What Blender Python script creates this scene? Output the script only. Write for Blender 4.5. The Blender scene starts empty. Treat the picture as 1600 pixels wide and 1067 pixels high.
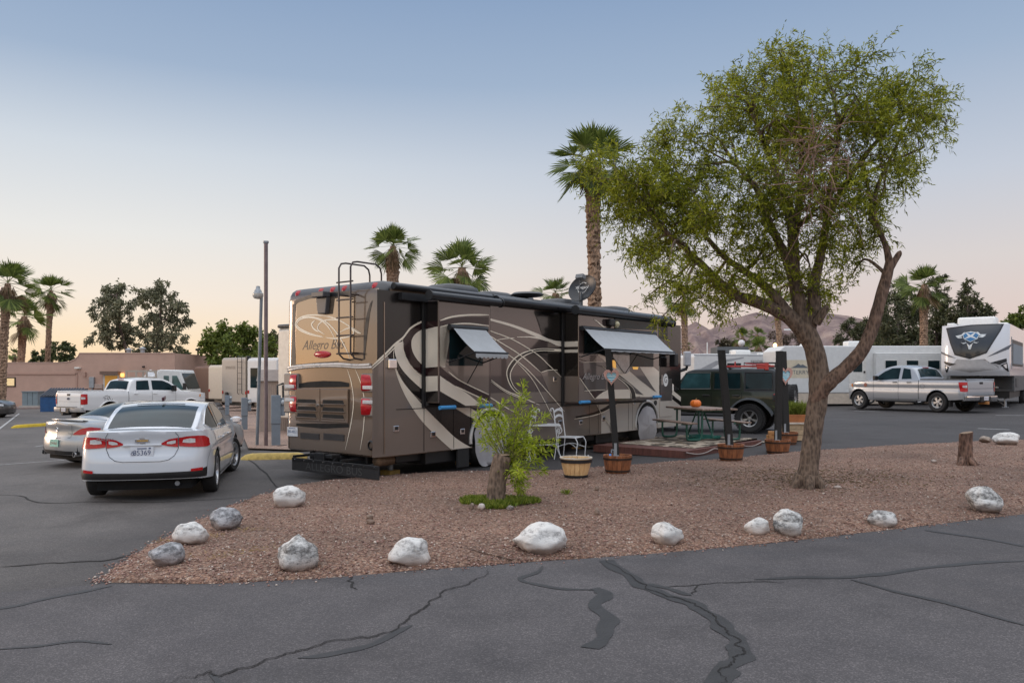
import bpy, bmesh, math, random
import numpy as np
from mathutils import Vector, Matrix
R = math.radians
PI = math.pi
scene = bpy.context.scene
col = scene.collection
rnd = random.Random(7)
# ---------------------------------------------------------------- camera model
HC, FPX, H0, SL = 1.76, 1250.0, 587.0, 0.0158   # eye height, focal length (px of a 1600 px frame), horizon row, cross fall of the lot
def gz(x, y=0.0):
	return SL * max(-70.0, min(70.0, x))
def G(px, py):
	"""ground point seen at a photo pixel"""
	t = HC / ((py - H0) / FPX + SL * (px - 800) / FPX)
	return Vector(((px - 800) / FPX * t, t, gz((px - 800) / FPX * t)))
def P(px, py, d):
	"""point at depth d seen at a photo pixel"""
	return Vector(((px - 800) / FPX * d, d, HC + (H0 - py) / FPX * d))
# ---------------------------------------------------------------- object helpers
def link(o, parent=None):
	col.objects.link(o)
	if parent is not None:
		o.parent = parent
	return o
def tag(o, label=None, cat=None, group=None, kind=None):
	if label: o['label'] = label
	if cat: o['category'] = cat
	if group: o['group'] = group
	if kind: o['kind'] = kind
	return o
def thing(name, label, cat, loc=(0, 0, 0), rz=0.0, group=None):
	o = bpy.data.objects.new(name, None)
	o.empty_display_size = 0.3
	o.location = loc
	o.rotation_euler = (0, 0, rz)
	link(o)
	return tag(o, label, cat, group)
def copy_tree(o, parent=None):
	c = o.copy()
	link(c, parent)
	for ch in o.children:
		copy_tree(ch, c)
	return c
class MB:
	def __init__(s):
		s.v = []; s.f = []; s.mi = []; s.sm = []; s.m = 0; s.smooth = False
	def add(s, vs, fs):
		b = len(s.v)
		s.v += [tuple(v) for v in vs]
		for f in fs:
			s.f.append(tuple(b + i for i in f)); s.mi.append(s.m); s.sm.append(s.smooth)
		return s
	def box(s, c, d, M=None):
		x, y, z = d[0] / 2, d[1] / 2, d[2] / 2
		vs = [Vector((sx * x, sy * y, sz * z)) for sx in (-1, 1) for sy in (-1, 1) for sz in (-1, 1)]
		if M is not None: vs = [M @ v for v in vs]
		vs = [v + Vector(c) for v in vs]
		return s.add(vs, [(0, 1, 3, 2), (4, 6, 7, 5), (0, 4, 5, 1), (2, 3, 7, 6), (0, 2, 6, 4), (1, 5, 7, 3)])
	def boxb(s, x0, x1, y0, y1, z0, z1):
		return s.box(((x0 + x1) / 2, (y0 + y1) / 2, (z0 + z1) / 2), (x1 - x0, y1 - y0, z1 - z0))
	def tube(s, pts, r, n=8, cap=True, close=False):
		pts = [Vector(p) for p in pts]
		k = len(pts)
		rs = r if isinstance(r, (list, tuple)) else [r] * k
		rings = []
		up = None
		for i, p in enumerate(pts):
			if close: t = pts[(i + 1) % k] - pts[i - 1]
			else: t = pts[min(i + 1, k - 1)] - pts[max(i - 1, 0)]
			if t.length < 1e-9: t = Vector((0, 0, 1))
			t.normalize()
			if up is None:
				up = Vector((0, 0, 1)) if abs(t.z) < .9 else Vector((1, 0, 0))
			a = t.cross(up)
			if a.length < 1e-6: a = t.orthogonal()
			a.normalize(); b = t.cross(a).normalized(); up = -b if up.dot(b) < 0 else b
			b = up
			rings.append([p + (a * math.cos(2 * PI * j / n) + b * math.sin(2 * PI * j / n)) * rs[i] for j in range(n)])
		vs = [v for rg in rings for v in rg]
		fs = []
		kk = k if close else k - 1
		for i in range(kk):
			i2 = (i + 1) % k
			for j in range(n):
				j2 = (j + 1) % n
				fs.append((i * n + j, i * n + j2, i2 * n + j2, i2 * n + j))
		if cap and not close:
			fs.append(tuple(range(n)))
			fs.append(tuple((k - 1) * n + j for j in reversed(range(n))))
		return s.add(vs, fs)
	def lathe(s, prof, n=24, c=(0, 0, 0), M=None):
		"""prof: (r, z) pairs about z"""
		vs = []
		for (r, z) in prof:
			for j in range(n):
				v = Vector((r * math.cos(2 * PI * j / n), r * math.sin(2 * PI * j / n), z))
				if M is not None: v = M @ v
				vs.append(v + Vector(c))
		fs = []
		for i in range(len(prof) - 1):
			for j in range(n):
				j2 = (j + 1) % n
				fs.append((i * n + j, i * n + j2, (i + 1) * n + j2, (i + 1) * n + j))
		return s.add(vs, fs)
	def poly(s, pts):
		return s.add(pts, [tuple(range(len(pts)))])
	def prism(s, pts, off):
		"""closed polygon extruded by the vector off"""
		off = Vector(off); n = len(pts)
		a = [Vector(p) for p in pts]
		fs = [tuple(reversed(range(n))), tuple(range(n, 2 * n))]
		fs += [(i, (i + 1) % n, n + (i + 1) % n, n + i) for i in range(n)]
		return s.add(a + [p + off for p in a], fs)
	def grid(s, rows, flip=False, closed=False):
		k = len(rows); n = len(rows[0])
		vs = [v for r in rows for v in r]
		fs = []
		for i in range(k - 1):
			for j in range(n if closed else n - 1):
				j2 = (j + 1) % n
				q = (i * n + j, i * n + j2, (i + 1) * n + j2, (i + 1) * n + j)
				fs.append(q[::-1] if flip else q)
		return s.add(vs, fs)
	def text(s, txt, size, M, shear=0.0, sx=1.0, space=1.0):
		c = bpy.data.curves.new('t', 'FONT')
		c.body = txt; c.size = size; c.shear = shear; c.align_x = 'CENTER'; c.align_y = 'CENTER'
		c.resolution_u = 3; c.space_character = space
		o = bpy.data.objects.new('t', c)
		me = o.to_mesh()
		vs = [M @ Vector((v.co.x * sx, v.co.y, 0)) for v in me.vertices]
		fs = [tuple(p.vertices) for p in me.polygons]
		o.to_mesh_clear()
		bpy.data.objects.remove(o); bpy.data.curves.remove(c)
		return s.add(vs, fs)
	def xf(s, M):
		s.v = [tuple(M @ Vector(v)) for v in s.v]
		return s
	def build(s, name, mats, parent=None, bevel=0.0, seg=2, smooth=None, normals=True, weld=0.0, sub=0):
		me = bpy.data.meshes.new(name)
		me.from_pydata(s.v, [], s.f)
		if not isinstance(mats, (list, tuple)): mats = [mats]
		for m in mats: me.materials.append(m)
		me.polygons.foreach_set('material_index', s.mi)
		sm = s.sm if smooth is None else [smooth] * len(s.f)
		me.polygons.foreach_set('use_smooth', sm)
		if normals or weld:
			b = bmesh.new(); b.from_mesh(me)
			if weld: bmesh.ops.remove_doubles(b, verts=b.verts, dist=weld)
			if normals: bmesh.ops.recalc_face_normals(b, faces=b.faces)
			b.to_mesh(me); b.free()
		me.update()
		o = bpy.data.objects.new(name, me)
		link(o, parent)
		if bevel > 0:
			m = o.modifiers.new('bevel', 'BEVEL')
			m.width = bevel; m.segments = seg; m.limit_method = 'ANGLE'; m.angle_limit = R(35)
		if sub:
			m = o.modifiers.new('sub', 'SUBSURF'); m.levels = sub; m.render_levels = sub
		return o
def build_each(mb, name, mats, parent=None, ang=None, bevel=0.0):
	"""one object per separate piece of the mesh"""
	par = list(range(len(mb.v)))
	def find(a):
		while par[a] != a:
			par[a] = par[par[a]]; a = par[a]
		return a
	for f in mb.f:
		r0 = find(f[0])
		for i in f[1:]: par[find(i)] = r0
	groups = {}
	for k, f in enumerate(mb.f): groups.setdefault(find(f[0]), []).append(k)
	out = []
	for ks in groups.values():
		q = MB(); idx = {}
		for k in ks:
			ff = []
			for i in mb.f[k]:
				if i not in idx: idx[i] = len(q.v); q.v.append(mb.v[i])
				ff.append(idx[i])
			q.f.append(tuple(ff)); q.mi.append(mb.mi[k]); q.sm.append(mb.sm[k])
		o = q.build(name, mats, parent, bevel=bevel)
		if ang: smooth_angle(o, ang)
		out.append(o)
	return out
def smooth_angle(o, deg=35):
	me = o.data
	me.polygons.foreach_set('use_smooth', [True] * len(me.polygons))
	me.set_sharp_from_angle(angle=R(deg))
	return o
def np_mesh(name, verts, faces, mats, parent=None, smooth=False, mi=None):
	"""fast mesh from numpy arrays; faces (n,3) or (n,4)"""
	me = bpy.data.meshes.new(name)
	verts = np.asarray(verts, np.float32); faces = np.asarray(faces, np.int32)
	k = faces.shape[1]; n = len(faces)
	me.vertices.add(len(verts)); me.vertices.foreach_set('co', verts.ravel())
	me.loops.add(n * k); me.loops.foreach_set('vertex_index', faces.ravel())
	me.polygons.add(n); me.polygons.foreach_set('loop_start', np.arange(0, n * k, k, dtype=np.int32))
	if smooth: me.polygons.foreach_set('use_smooth', np.ones(n, bool))
	if mi is not None: me.polygons.foreach_set('material_index', np.asarray(mi, np.int32))
	for m in (mats if isinstance(mats, (list, tuple)) else [mats]): me.materials.append(m)
	me.update(calc_edges=True); me.validate()
	o = bpy.data.objects.new(name, me)
	return link(o, parent)
def crom(pts, n=6, close=False):
	"""Catmull-Rom through points (any dimension)"""
	pts = [Vector(p) for p in pts]
	k = len(pts); out = []
	for i in range(k if close else k - 1):
		if close: a, b, c, d = pts[i - 1], pts[i], pts[(i + 1) % k], pts[(i + 2) % k]
		else: a, b, c, d = pts[max(i - 1, 0)], pts[i], pts[i + 1], pts[min(i + 2, k - 1)]
		for j in range(n):
			t = j / n
			out.append(.5 * ((2 * b) + (c - a) * t + (2 * a - 5 * b + 4 * c - d) * t * t + (3 * b - a - 3 * c + d) * t ** 3))
	if not close: out.append(pts[-1])
	return out
def lerpf(tab, x):
	"""piecewise linear table"""
	if x <= tab[0][0]: return tab[0][1]
	for (a, b), (c, d) in zip(tab, tab[1:]):
		if x <= c: return b + (d - b) * (x - a) / (c - a)
	return tab[-1][1]
def smf(tab, x):
	"""smooth monotone-ish (cosine blended hermite) table"""
	k = len(tab)
	if x <= tab[0][0]: return tab[0][1]
	if x >= tab[-1][0]: return tab[-1][1]
	for i in range(k - 1):
		x0, y0 = tab[i]; x1, y1 = tab[i + 1]
		if x <= x1:
			h = x1 - x0; d = (y1 - y0) / h
			def slope(j):
				if j == 0 or j == k - 1:
					return (tab[1][1] - tab[0][1]) / (tab[1][0] - tab[0][0]) if j == 0 else (tab[-1][1] - tab[-2][1]) / (tab[-1][0] - tab[-2][0])
				a = (tab[j][1] - tab[j - 1][1]) / (tab[j][0] - tab[j - 1][0]); b = (tab[j + 1][1] - tab[j][1]) / (tab[j + 1][0] - tab[j][0])
				return 0 if a * b <= 0 else 2 * a * b / (a + b)
			m0, m1 = slope(i), slope(i + 1)
			t = (x - x0) / h
			return y0 * (2 * t ** 3 - 3 * t * t + 1) + m0 * h * (t ** 3 - 2 * t * t + t) + y1 * (-2 * t ** 3 + 3 * t * t) + m1 * h * (t ** 3 - t * t)
	return tab[-1][1]
# ---------------------------------------------------------------- materials
_M = {}
class NT:
	def __init__(s, m):
		s.t = m.node_tree; s.n = s.t.nodes; s.l = s.t.links
	def node(s, typ, **kw):
		n = s.n.new(typ)
		for k, v in kw.items():
			if k.startswith('i_'):
				key = k[2:]
				key = int(key) if key.isdigit() else key.replace('_', ' ')
				s.put(n.inputs[key], v)
			else: setattr(n, k, v)
		return n
	def put(s, sock, v):
		if hasattr(v, 'is_output'): s.l.new(v, sock)
		else: sock.default_value = v
	def ramp(s, fac, stops, interp='LINEAR'):
		n = s.n.new('ShaderNodeValToRGB'); n.color_ramp.interpolation = interp
		e = n.color_ramp.elements
		while len(e) < len(stops): e.new(.5)
		for q, (p, c) in zip(e, stops):
			q.position = p; q.color = (*c, 1) if len(c) == 3 else c
		s.put(n.inputs[0], fac)
		return n.outputs[0]
	def mix(s, fac, a, b, mode='MIX'):
		n = s.n.new('ShaderNodeMix'); n.data_type = 'RGBA'; n.blend_type = mode
		for i, v in ((0, fac), (6, a), (7, b)):
			if isinstance(v, (tuple, list)) and len(v) == 3: v = (*v, 1)
			s.put(n.inputs[i], v)
		return n.outputs[2]
	def math(s, op, a, b=0.0, clamp=False):
		n = s.n.new('ShaderNodeMath'); n.operation = op; n.use_clamp = clamp
		s.put(n.inputs[0], a); s.put(n.inputs[1], b)
		return n.outputs[0]
	def noise(s, co, scale, detail=4, rough=.6, out='Fac'):
		n = s.n.new('ShaderNodeTexNoise')
		n.inputs['Scale'].default_value = scale; n.inputs['Detail'].default_value = detail; n.inputs['Roughness'].default_value = rough
		if co is not None: s.put(n.inputs['Vector'], co)
		return n.outputs[out]
	def voro(s, co, scale, feature='F1', out='Distance', rand=1.0):
		n = s.n.new('ShaderNodeTexVoronoi'); n.feature = feature
		n.inputs['Scale'].default_value = scale; n.inputs['Randomness'].default_value = rand
		if co is not None: s.put(n.inputs['Vector'], co)
		return n.outputs[out]
	def bump(s, h, strength=.5, dist=.01):
		n = s.n.new('ShaderNodeBump')
		n.inputs['Strength'].default_value = strength; n.inputs['Distance'].default_value = dist
		s.put(n.inputs['Height'], h)
		return n.outputs[0]
def new_mat(name):
	m = bpy.data.materials.new(name); m.use_nodes = True
	t = NT(m)
	b = t.n['Principled BSDF']
	return m, t, b
def mat(name, c, rough=.5, metal=0.0, var=.12, scale=6.0, bump=0.0, bscale=60.0, coat=0.0, spec=.5, emit=None, estr=0.0, alpha=1.0):
	"""general painted / natural surface: noise-varied colour, roughness and light bump"""
	if name in _M: return _M[name]
	m, t, b = new_mat(name)
	co = t.node('ShaderNodeTexCoord').outputs['Object']
	n1 = t.noise(co, scale, 5, .65)
	if var > 0:
		lo = tuple(max(0, x * (1 - var)) for x in c); hi = tuple(min(1, x * (1 + var)) for x in c)
		t.put(b.inputs['Base Color'], t.ramp(n1, [(.3, lo), (.7, hi)]))
	else: b.inputs['Base Color'].default_value = (*c, 1)
	t.put(b.inputs['Roughness'], t.ramp(n1, [(.3, (max(.02, rough - .06),) * 3), (.7, (min(1, rough + .06),) * 3)]))
	b.inputs['Metallic'].default_value = metal
	b.inputs['Specular IOR Level'].default_value = spec
	if coat:
		b.inputs['Coat Weight'].default_value = coat; b.inputs['Coat Roughness'].default_value = .04
	if bump:
		t.put(b.inputs['Normal'], t.bump(t.noise(co, bscale, 3, .6), bump, .01))
	if emit:
		b.inputs['Emission Color'].default_value = (*emit, 1); b.inputs['Emission Strength'].default_value = estr
	_M[name] = m
	return m
def paint(name, c, metal=0.0, rough=.32, coat=1.0, dirt=.12):
	"""car paint: clear coat over base with dust gathered low down"""
	if name in _M: return _M[name]
	m, t, b = new_mat(name)
	tc = t.node('ShaderNodeTexCoord')
	co = tc.outputs['Object']
	sep = t.node('ShaderNodeSeparateXYZ'); t.put(sep.inputs[0], co)
	low = t.ramp(sep.outputs[2], [(.15, (1, 1, 1)), (.85, (0, 0, 0))])
	n = t.noise(co, 3.2, 6, .7)
	d = t.math('MULTIPLY', t.math('MULTIPLY', low, n), dirt * 2)
	t.put(b.inputs['Base Color'], t.mix(d, c, (.25, .21, .17)))
	t.put(b.inputs['Roughness'], t.math('ADD', t.math('MULTIPLY', d, .6), rough))
	b.inputs['Metallic'].default_value = metal
	b.inputs['Coat Weight'].default_value = coat
	t.put(b.inputs['Coat Roughness'], t.math('ADD', t.math('MULTIPLY', d, .5), .03))
	_M[name] = m
	return m
def glass(name='dark_glass', c=(.005, .013, .015), rough=.04):
	if name in _M: return _M[name]
	m, t, b = new_mat(name)
	co = t.node('ShaderNodeTexCoord').outputs['Object']
	n = t.noise(co, 2.0, 3, .5)
	t.put(b.inputs['Base Color'], t.ramp(n, [(.35, c), (.7, tuple(x * 2.2 for x in c))]))
	b.inputs['Roughness'].default_value = rough
	b.inputs['Specular IOR Level'].default_value = .22
	_M[name] = m
	return m
BLACK = mat('black_plastic', (.012, .012, .013), .45, var=.25, bump=.1)
RUBBER = mat('tyre_rubber', (.018, .017, .017), .85, var=.35, scale=14, bump=.3)
CHROME = mat('chrome', (.75, .75, .76), .12, 1.0, var=.05)
STEEL = mat('galvanised_steel', (.30, .32, .34), .5, .5, var=.18, bump=.1)
ALLOY = mat('alloy_wheel', (.45, .45, .46), .3, .8, var=.1)
DARK = mat('dark_void', (.006, .006, .006), .9, var=0)
REDLENS = mat('red_lens', (.40, .006, .010), .2, var=.25, scale=40, coat=.15)
CLEARLENS = mat('clear_lens', (.62, .62, .62), .15, .2, var=.15, scale=40, coat=.8)
AMBER = mat('amber_lens', (.75, .25, .03), .15, var=.2, coat=.8)
GLASS = glass()
WHITE = mat('white_enamel', (.72, .72, .70), .4, var=.06, bump=.05)
# ---------------------------------------------------------------- sky, sun, camera
def build_world():
	w = bpy.data.worlds.new('World'); scene.world = w; w.use_nodes = True
	t = NT(w); out = t.n['World Output']; bg = t.n['Background']
	sky = t.node('ShaderNodeTexSky', sky_type='NISHITA', sun_disc=False)
	sky.sun_elevation = R(1.5); sky.sun_rotation = R(-72)
	sky.altitude = 600; sky.air_density = 1.0; sky.dust_density = 1.5; sky.ozone_density = 1.5
	t.put(bg.inputs[0], sky.outputs[0]); bg.inputs[1].default_value = .012
	# the dusk glow: colour by elevation, warmer towards the set sun in the west (-x)
	tc = t.node('ShaderNodeTexCoord')
	nrm = t.node('ShaderNodeVectorMath', operation='NORMALIZE'); t.put(nrm.inputs[0], tc.outputs['Generated'])
	sep = t.node('ShaderNodeSeparateXYZ'); t.put(sep.inputs[0], nrm.outputs[0])
	z = sep.outputs[2]
	top = [(.34, (.335, .43, .575)), (.43, (.245, .345, .515)), (.50, (.32, .41, .56)), (.64, (1.32, 1.36, 1.45)), (1.0, (1.45, 1.48, 1.56))]  # stops overhead brightened beyond the dusk sky to add light on the ground
	east = t.ramp(z, [(0.0, (.68, .52, .47)), (.06, (.70, .57, .53)), (.13, (.66, .61, .60)), (.22, (.53, .57, .65))] + top)
	west = t.ramp(z, [(0.0, (.96, .66, .38)), (.04, (.93, .74, .52)), (.09, (.87, .77, .67)), (.16, (.77, .76, .74)), (.25, (.60, .65, .71))] + top)
	f = t.math('MULTIPLY', sep.outputs[0], -1.0)
	f = t.ramp(t.math('ADD', f, .45), [(.0, (0, 0, 0)), (.95, (1, 1, 1))], 'EASE')
	c = t.mix(f, east, west)
	back = t.math('ADD', t.math('MULTIPLY', t.math('MULTIPLY', sep.outputs[1], -1.0, True), .55), 1.0)  # extra sky brightness added behind the camera to light surfaces facing it
	c = t.mix(1.0, c, back, 'MULTIPLY')
	bg2 = t.node('ShaderNodeBackground'); t.put(bg2.inputs[0], c); bg2.inputs[1].default_value = 1.05
	add = t.node('ShaderNodeAddShader')
	t.l.new(bg.outputs[0], add.inputs[0]); t.l.new(bg2.outputs[0], add.inputs[1])
	t.l.new(add.outputs[0], out.inputs[0])
	s = bpy.data.lights.new('sun', 'SUN'); s.energy = 1.1; s.angle = R(14); s.color = (1.0, .74, .55)
	o = bpy.data.objects.new('sun', s); link(o)
	d = Vector((math.sin(R(-72)) * math.cos(R(7)), math.cos(R(-72)) * math.cos(R(7)), math.sin(R(7))))
	o.rotation_euler = d.to_track_quat('Z', 'Y').to_euler()
def build_camera():
	c = bpy.data.cameras.new('camera'); o = bpy.data.objects.new('camera', c); link(o)
	o.location = (0, 0, HC); o.rotation_euler = (R(90), 0, 0)
	c.sensor_width = 36; c.lens = FPX / 1600 * 36
	c.shift_y = (H0 - 533.5) / 1600
	c.clip_start = .1; c.clip_end = 20000
	scene.camera = o
build_world(); build_camera()
scene.view_settings.view_transform = 'Standard'; scene.view_settings.look = 'None'; scene.view_settings.exposure = 0
scene.render.engine = 'CYCLES'
scene.cycles.max_bounces = 6; scene.cycles.transparent_max_bounces = 12
scene.cycles.use_denoising = True
# ---------------------------------------------------------------- ground materials
def asphalt(name, c, tint, worn=.5, patch=False):
	m, t, b = new_mat(name)
	co = t.node('ShaderNodeTexCoord').outputs['Object']
	big = t.noise(co, .22, 6, .62)
	mid = t.noise(co, 1.7, 6, .7)
	fine = t.noise(co, 70, 2, .7)
	sp = t.voro(co, 120, out='Color')
	a = tuple(x * .58 for x in c); h = tuple(x * 1.5 for x in c)
	base = t.ramp(big, [(.3, a), (.55, c), (.75, h)])
	base = t.mix(.45, base, t.ramp(mid, [(.3, a), (.7, tint)]))
	sepc = t.node('ShaderNodeSeparateColor'); t.put(sepc.inputs[0], sp)
	speck = t.ramp(sepc.outputs[0], [(.0, (.55, .55, .55)), (.75, (1, 1, 1)), (.97, (2.0, 1.95, 1.9))])
	base = t.mix(.6, base, speck, 'MULTIPLY')
	# oil and tyre stains
	st = t.ramp(t.noise(co, .8, 5, .65), [(.52, (1, 1, 1)), (.70, (.52, .52, .53))])
	base = t.mix(worn, base, st, 'MULTIPLY')
	if patch:   # newer, darker surfacing on the pitches right of the drive
		sx = t.node('ShaderNodeSeparateXYZ'); t.put(sx.inputs[0], co)
		e = t.math('ADD', t.math('MULTIPLY', t.math('ADD', sx.outputs[0], 5.6), .35), t.math('MULTIPLY', t.math('ADD', t.noise(co, .6, 4, .6), -.5), 1.6), True)
		base = t.mix(e, base, t.mix(1, base, (.50, .50, .53), 'MULTIPLY'))
	t.put(b.inputs['Base Color'], base)
	t.put(b.inputs['Roughness'], t.ramp(mid, [(.3, (.72,) * 3), (.7, (.92,) * 3)]))
	b.inputs['Specular IOR Level'].default_value = .35
	t.put(b.inputs['Normal'], t.bump(t.math('ADD', fine, t.math('MULTIPLY', mid, .5)), .55, .008))
	return m
def gravel_mat(name='red_gravel', grey=0.0):
	m, t, b = new_mat(name)
	co = t.node('ShaderNodeTexCoord').outputs['Object']
	v1 = t.node('ShaderNodeTexVoronoi'); v1.inputs['Scale'].default_value = 36; t.put(v1.inputs['Vector'], co)
	v2 = t.node('ShaderNodeTexVoronoi'); v2.inputs['Scale'].default_value = 80; t.put(v2.inputs['Vector'], co)
	s1 = t.node('ShaderNodeSeparateColor'); t.put(s1.inputs[0], v1.outputs['Color'])
	s2 = t.node('ShaderNodeSeparateColor'); t.put(s2.inputs[0], v2.outputs['Color'])
	st = [(0, (.10, .056, .042)), (.22, (.23, .125, .088)), (.45, (.35, .205, .145)), (.65, (.47, .30, .215)), (.85, (.24, .175, .15)), (.96, (.55, .45, .37))]
	c1 = t.ramp(s1.outputs[0], st); c2 = t.ramp(s2.outputs[1], st)
	c = t.mix(.45, c1, c2)
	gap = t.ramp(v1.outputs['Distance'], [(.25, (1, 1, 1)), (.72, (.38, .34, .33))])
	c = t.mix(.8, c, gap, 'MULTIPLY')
	big = t.ramp(t.noise(co, .55, 5, .6), [(.3, (.66, .64, .62)), (.7, (1.2, 1.14, 1.08))])
	c = t.mix(1, c, big, 'MULTIPLY')
	dry = t.ramp(t.noise(co, 2.6, 4, .7), [(.66, (0, 0, 0)), (.8, (.5, .5, .5))])
	c = t.mix(dry, c, (.30, .22, .12))
	if grey: c = t.mix(grey, c, (.52, .47, .44), 'ADD')
	t.put(b.inputs['Base Color'], c)
	b.inputs['Roughness'].default_value = .93
	h = t.math('ADD', t.math('MULTIPLY', v1.outputs['Distance'], -1), t.math('MULTIPLY', v2.outputs['Distance'], -.5))
	t.put(b.inputs['Normal'], t.bump(h, 1.0, .02))
	return m
LOT = asphalt('lot_asphalt', (.105, .097, .094), (.142, .130, .124), .6, True)
ROAD = asphalt('road_asphalt', (.083, .077, .081), (.125, .116, .117), .45)
FARLOT = asphalt('far_asphalt', (.050, .050, .053), (.07, .07, .073))
TAR = mat('crack_sealer', (.026, .026, .028), .62, var=.3, scale=9, bump=.35, bscale=45)
CRACK = mat('open_crack', (.012, .011, .011), .95, var=.3)
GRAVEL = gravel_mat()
LINE = mat('worn_white_paint', (.33, .33, .33), .8, var=.35, scale=9)
def struct(name, mb, m, **k):
	return tag(mb.build(name, m, **k), kind='structure')
def sheet(pts, dz, nsub=0):
	mb = MB()
	mb.poly([(p[0], p[1], gz(p[0]) + dz) for p in pts])
	return mb
def ground():
	mb = MB()
	xs = [-6000, -70, 70, 6000]
	ys = [-200, 5, 40, 150, 9000]
	mb.grid([[(x, y, gz(x)) for x in xs] for y in ys])
	struct('ground', mb, LOT)
	# road along the front of the gravel bed
	front = [(-400, 1012), (0, 925), (160, 912), (330, 912), (500, 903), (700, 887), (800, 880), (1000, 866), (1200, 849), (1400, 826), (1600, 803), (1900, 769), (2300, 724)]
	e = [G(*p) for p in front]
	poly = [(p.x, p.y - .02) for p in e] + [(60, 12), (60, -20), (-60, -20)]
	r = sheet(poly, .004); struct('road', r, ROAD)
	# gravel bed
	back = [(1900, 668), (1700, 681), (1600, 689), (1550, 690), (1400, 697), (1300, 704), (1250, 707), (1125, 719), (1080, 721), (990, 727), (925, 732), (860, 737), (760, 738), (660, 741), (560, 748), (480, 757), (420, 771), (350, 796), (290, 825), (230, 855), (190, 880), (160, 902), (172, 911)]
	b = [G(*p) for p in back]
	outl = crom([(p.x, p.y) for p in e[3:12]], 5) + crom([(p.x, p.y) for p in b], 5)[:-1]
	rr = random.Random(3)
	n = len(outl)
	cen = Vector((sum(p[0] for p in outl) / n, sum(p[1] for p in outl) / n))
	mb = MB(); mb.smooth = True
	base = [Vector((p[0] + rr.uniform(-.02, .02), p[1] + rr.uniform(-.02, .02))) for p in outl]
	rows = []
	# rings shrinking to a medial line so that the bed is gently mounded
	import mathutils
	def inset(d):
		res = []
		for i, p in enumerate(base):
			a = base[i - 1]; c = base[(i + 1) % n]
			tn = (c - a).normalized(); nn = Vector((-tn.y, tn.x))
			res.append((p, nn))
		return res
	b2 = bmesh.new()
	vs = [b2.verts.new((p.x, p.y, 0)) for p in base]
	b2.faces.new(vs)
	bmesh.ops.triangulate(b2, faces=b2.faces)
	# finer: cut on a lattice
	for axis, rng in ((0, np.arange(-12, 26, .5)), (1, np.arange(5, 26, .5))):
		for q in rng:
			co = (q, 0, 0) if axis == 0 else (0, q, 0)
			no = (1, 0, 0) if axis == 0 else (0, 1, 0)
			bmesh.ops.bisect_plane(b2, geom=b2.verts[:] + b2.edges[:] + b2.faces[:], plane_co=co, plane_no=no)
	kd = [(p.x, p.y) for p in base]
	arr = np.array(kd)
	for v in b2.verts:
		# distance to outline
		p = np.array((v.co.x, v.co.y))
		a = arr; c = np.roll(arr, -1, 0)
		ab = c - a; tt = np.clip(((p - a) * ab).sum(1) / ((ab * ab).sum(1) + 1e-9), 0, 1)
		d = np.sqrt((((a + ab * tt[:, None]) - p) ** 2).sum(1)).min()
		h = .03 + .07 * (1 - math.exp(-d / .5)) + .02 * math.sin(v.co.x * 1.7) * math.sin(v.co.y * 2.1) * min(1, d)
		if d < 1e-3: h = .0
		for (cx, cy, rad, dep) in BASINS:
			q = math.hypot(v.co.x - cx, v.co.y - cy) / rad
			if q < 1.5: h -= dep * math.exp(-q * q * 2.2) - dep * .55 * math.exp(-((q - 1) / .22) ** 2)
		v.co.z = gz(v.co.x) + h + .002
	me = bpy.data.meshes.new('gravel_bed'); b2.to_mesh(me); b2.free()
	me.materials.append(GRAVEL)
	me.polygons.foreach_set('use_smooth', [True] * len(me.polygons))
	o = bpy.data.objects.new('gravel_bed', me); link(o); tag(o, kind='structure')
	if me.polygons[0].normal.z < 0: me.flip_normals()
	return arr, o
def bed_z(x, y):
	hit = BEDTREE.ray_cast(Vector((x, y, 5)), Vector((0, 0, -1)))
	return hit[0].z if hit[0] is not None else gz(x)
SAP = G(777, 787); TREE = G(1262, 757); STUMP = G(1508, 723)
BASINS = [(SAP.x, SAP.y, .55, .10), (TREE.x, TREE.y, .8, .07), (STUMP.x, STUMP.y, .6, .05)]
BEDOUT, bed_obj = ground()
from mathutils.bvhtree import BVHTree
BEDTREE = BVHTree.FromPolygons([v.co.copy() for v in bed_obj.data.vertices], [tuple(p.vertices) for p in bed_obj.data.polygons])
def GB(px, py):
	"""point on the gravel bed seen at a photo pixel"""
	d = Vector(((px - 800) / FPX, 1, (H0 - py) / FPX)).normalized()
	h = BEDTREE.ray_cast(Vector((0, 0, HC)), d)
	return h[0].copy() if h[0] is not None else G(px, py)
def inside(p, arr):
	x, y = p; c = False; n = len(arr); j = n - 1
	for i in range(n):
		if (arr[i][1] > y) != (arr[j][1] > y) and x < (arr[j][0] - arr[i][0]) * (y - arr[i][1]) / (arr[j][1] - arr[i][1]) + arr[i][0]: c = not c
		j = i
	return c
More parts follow.
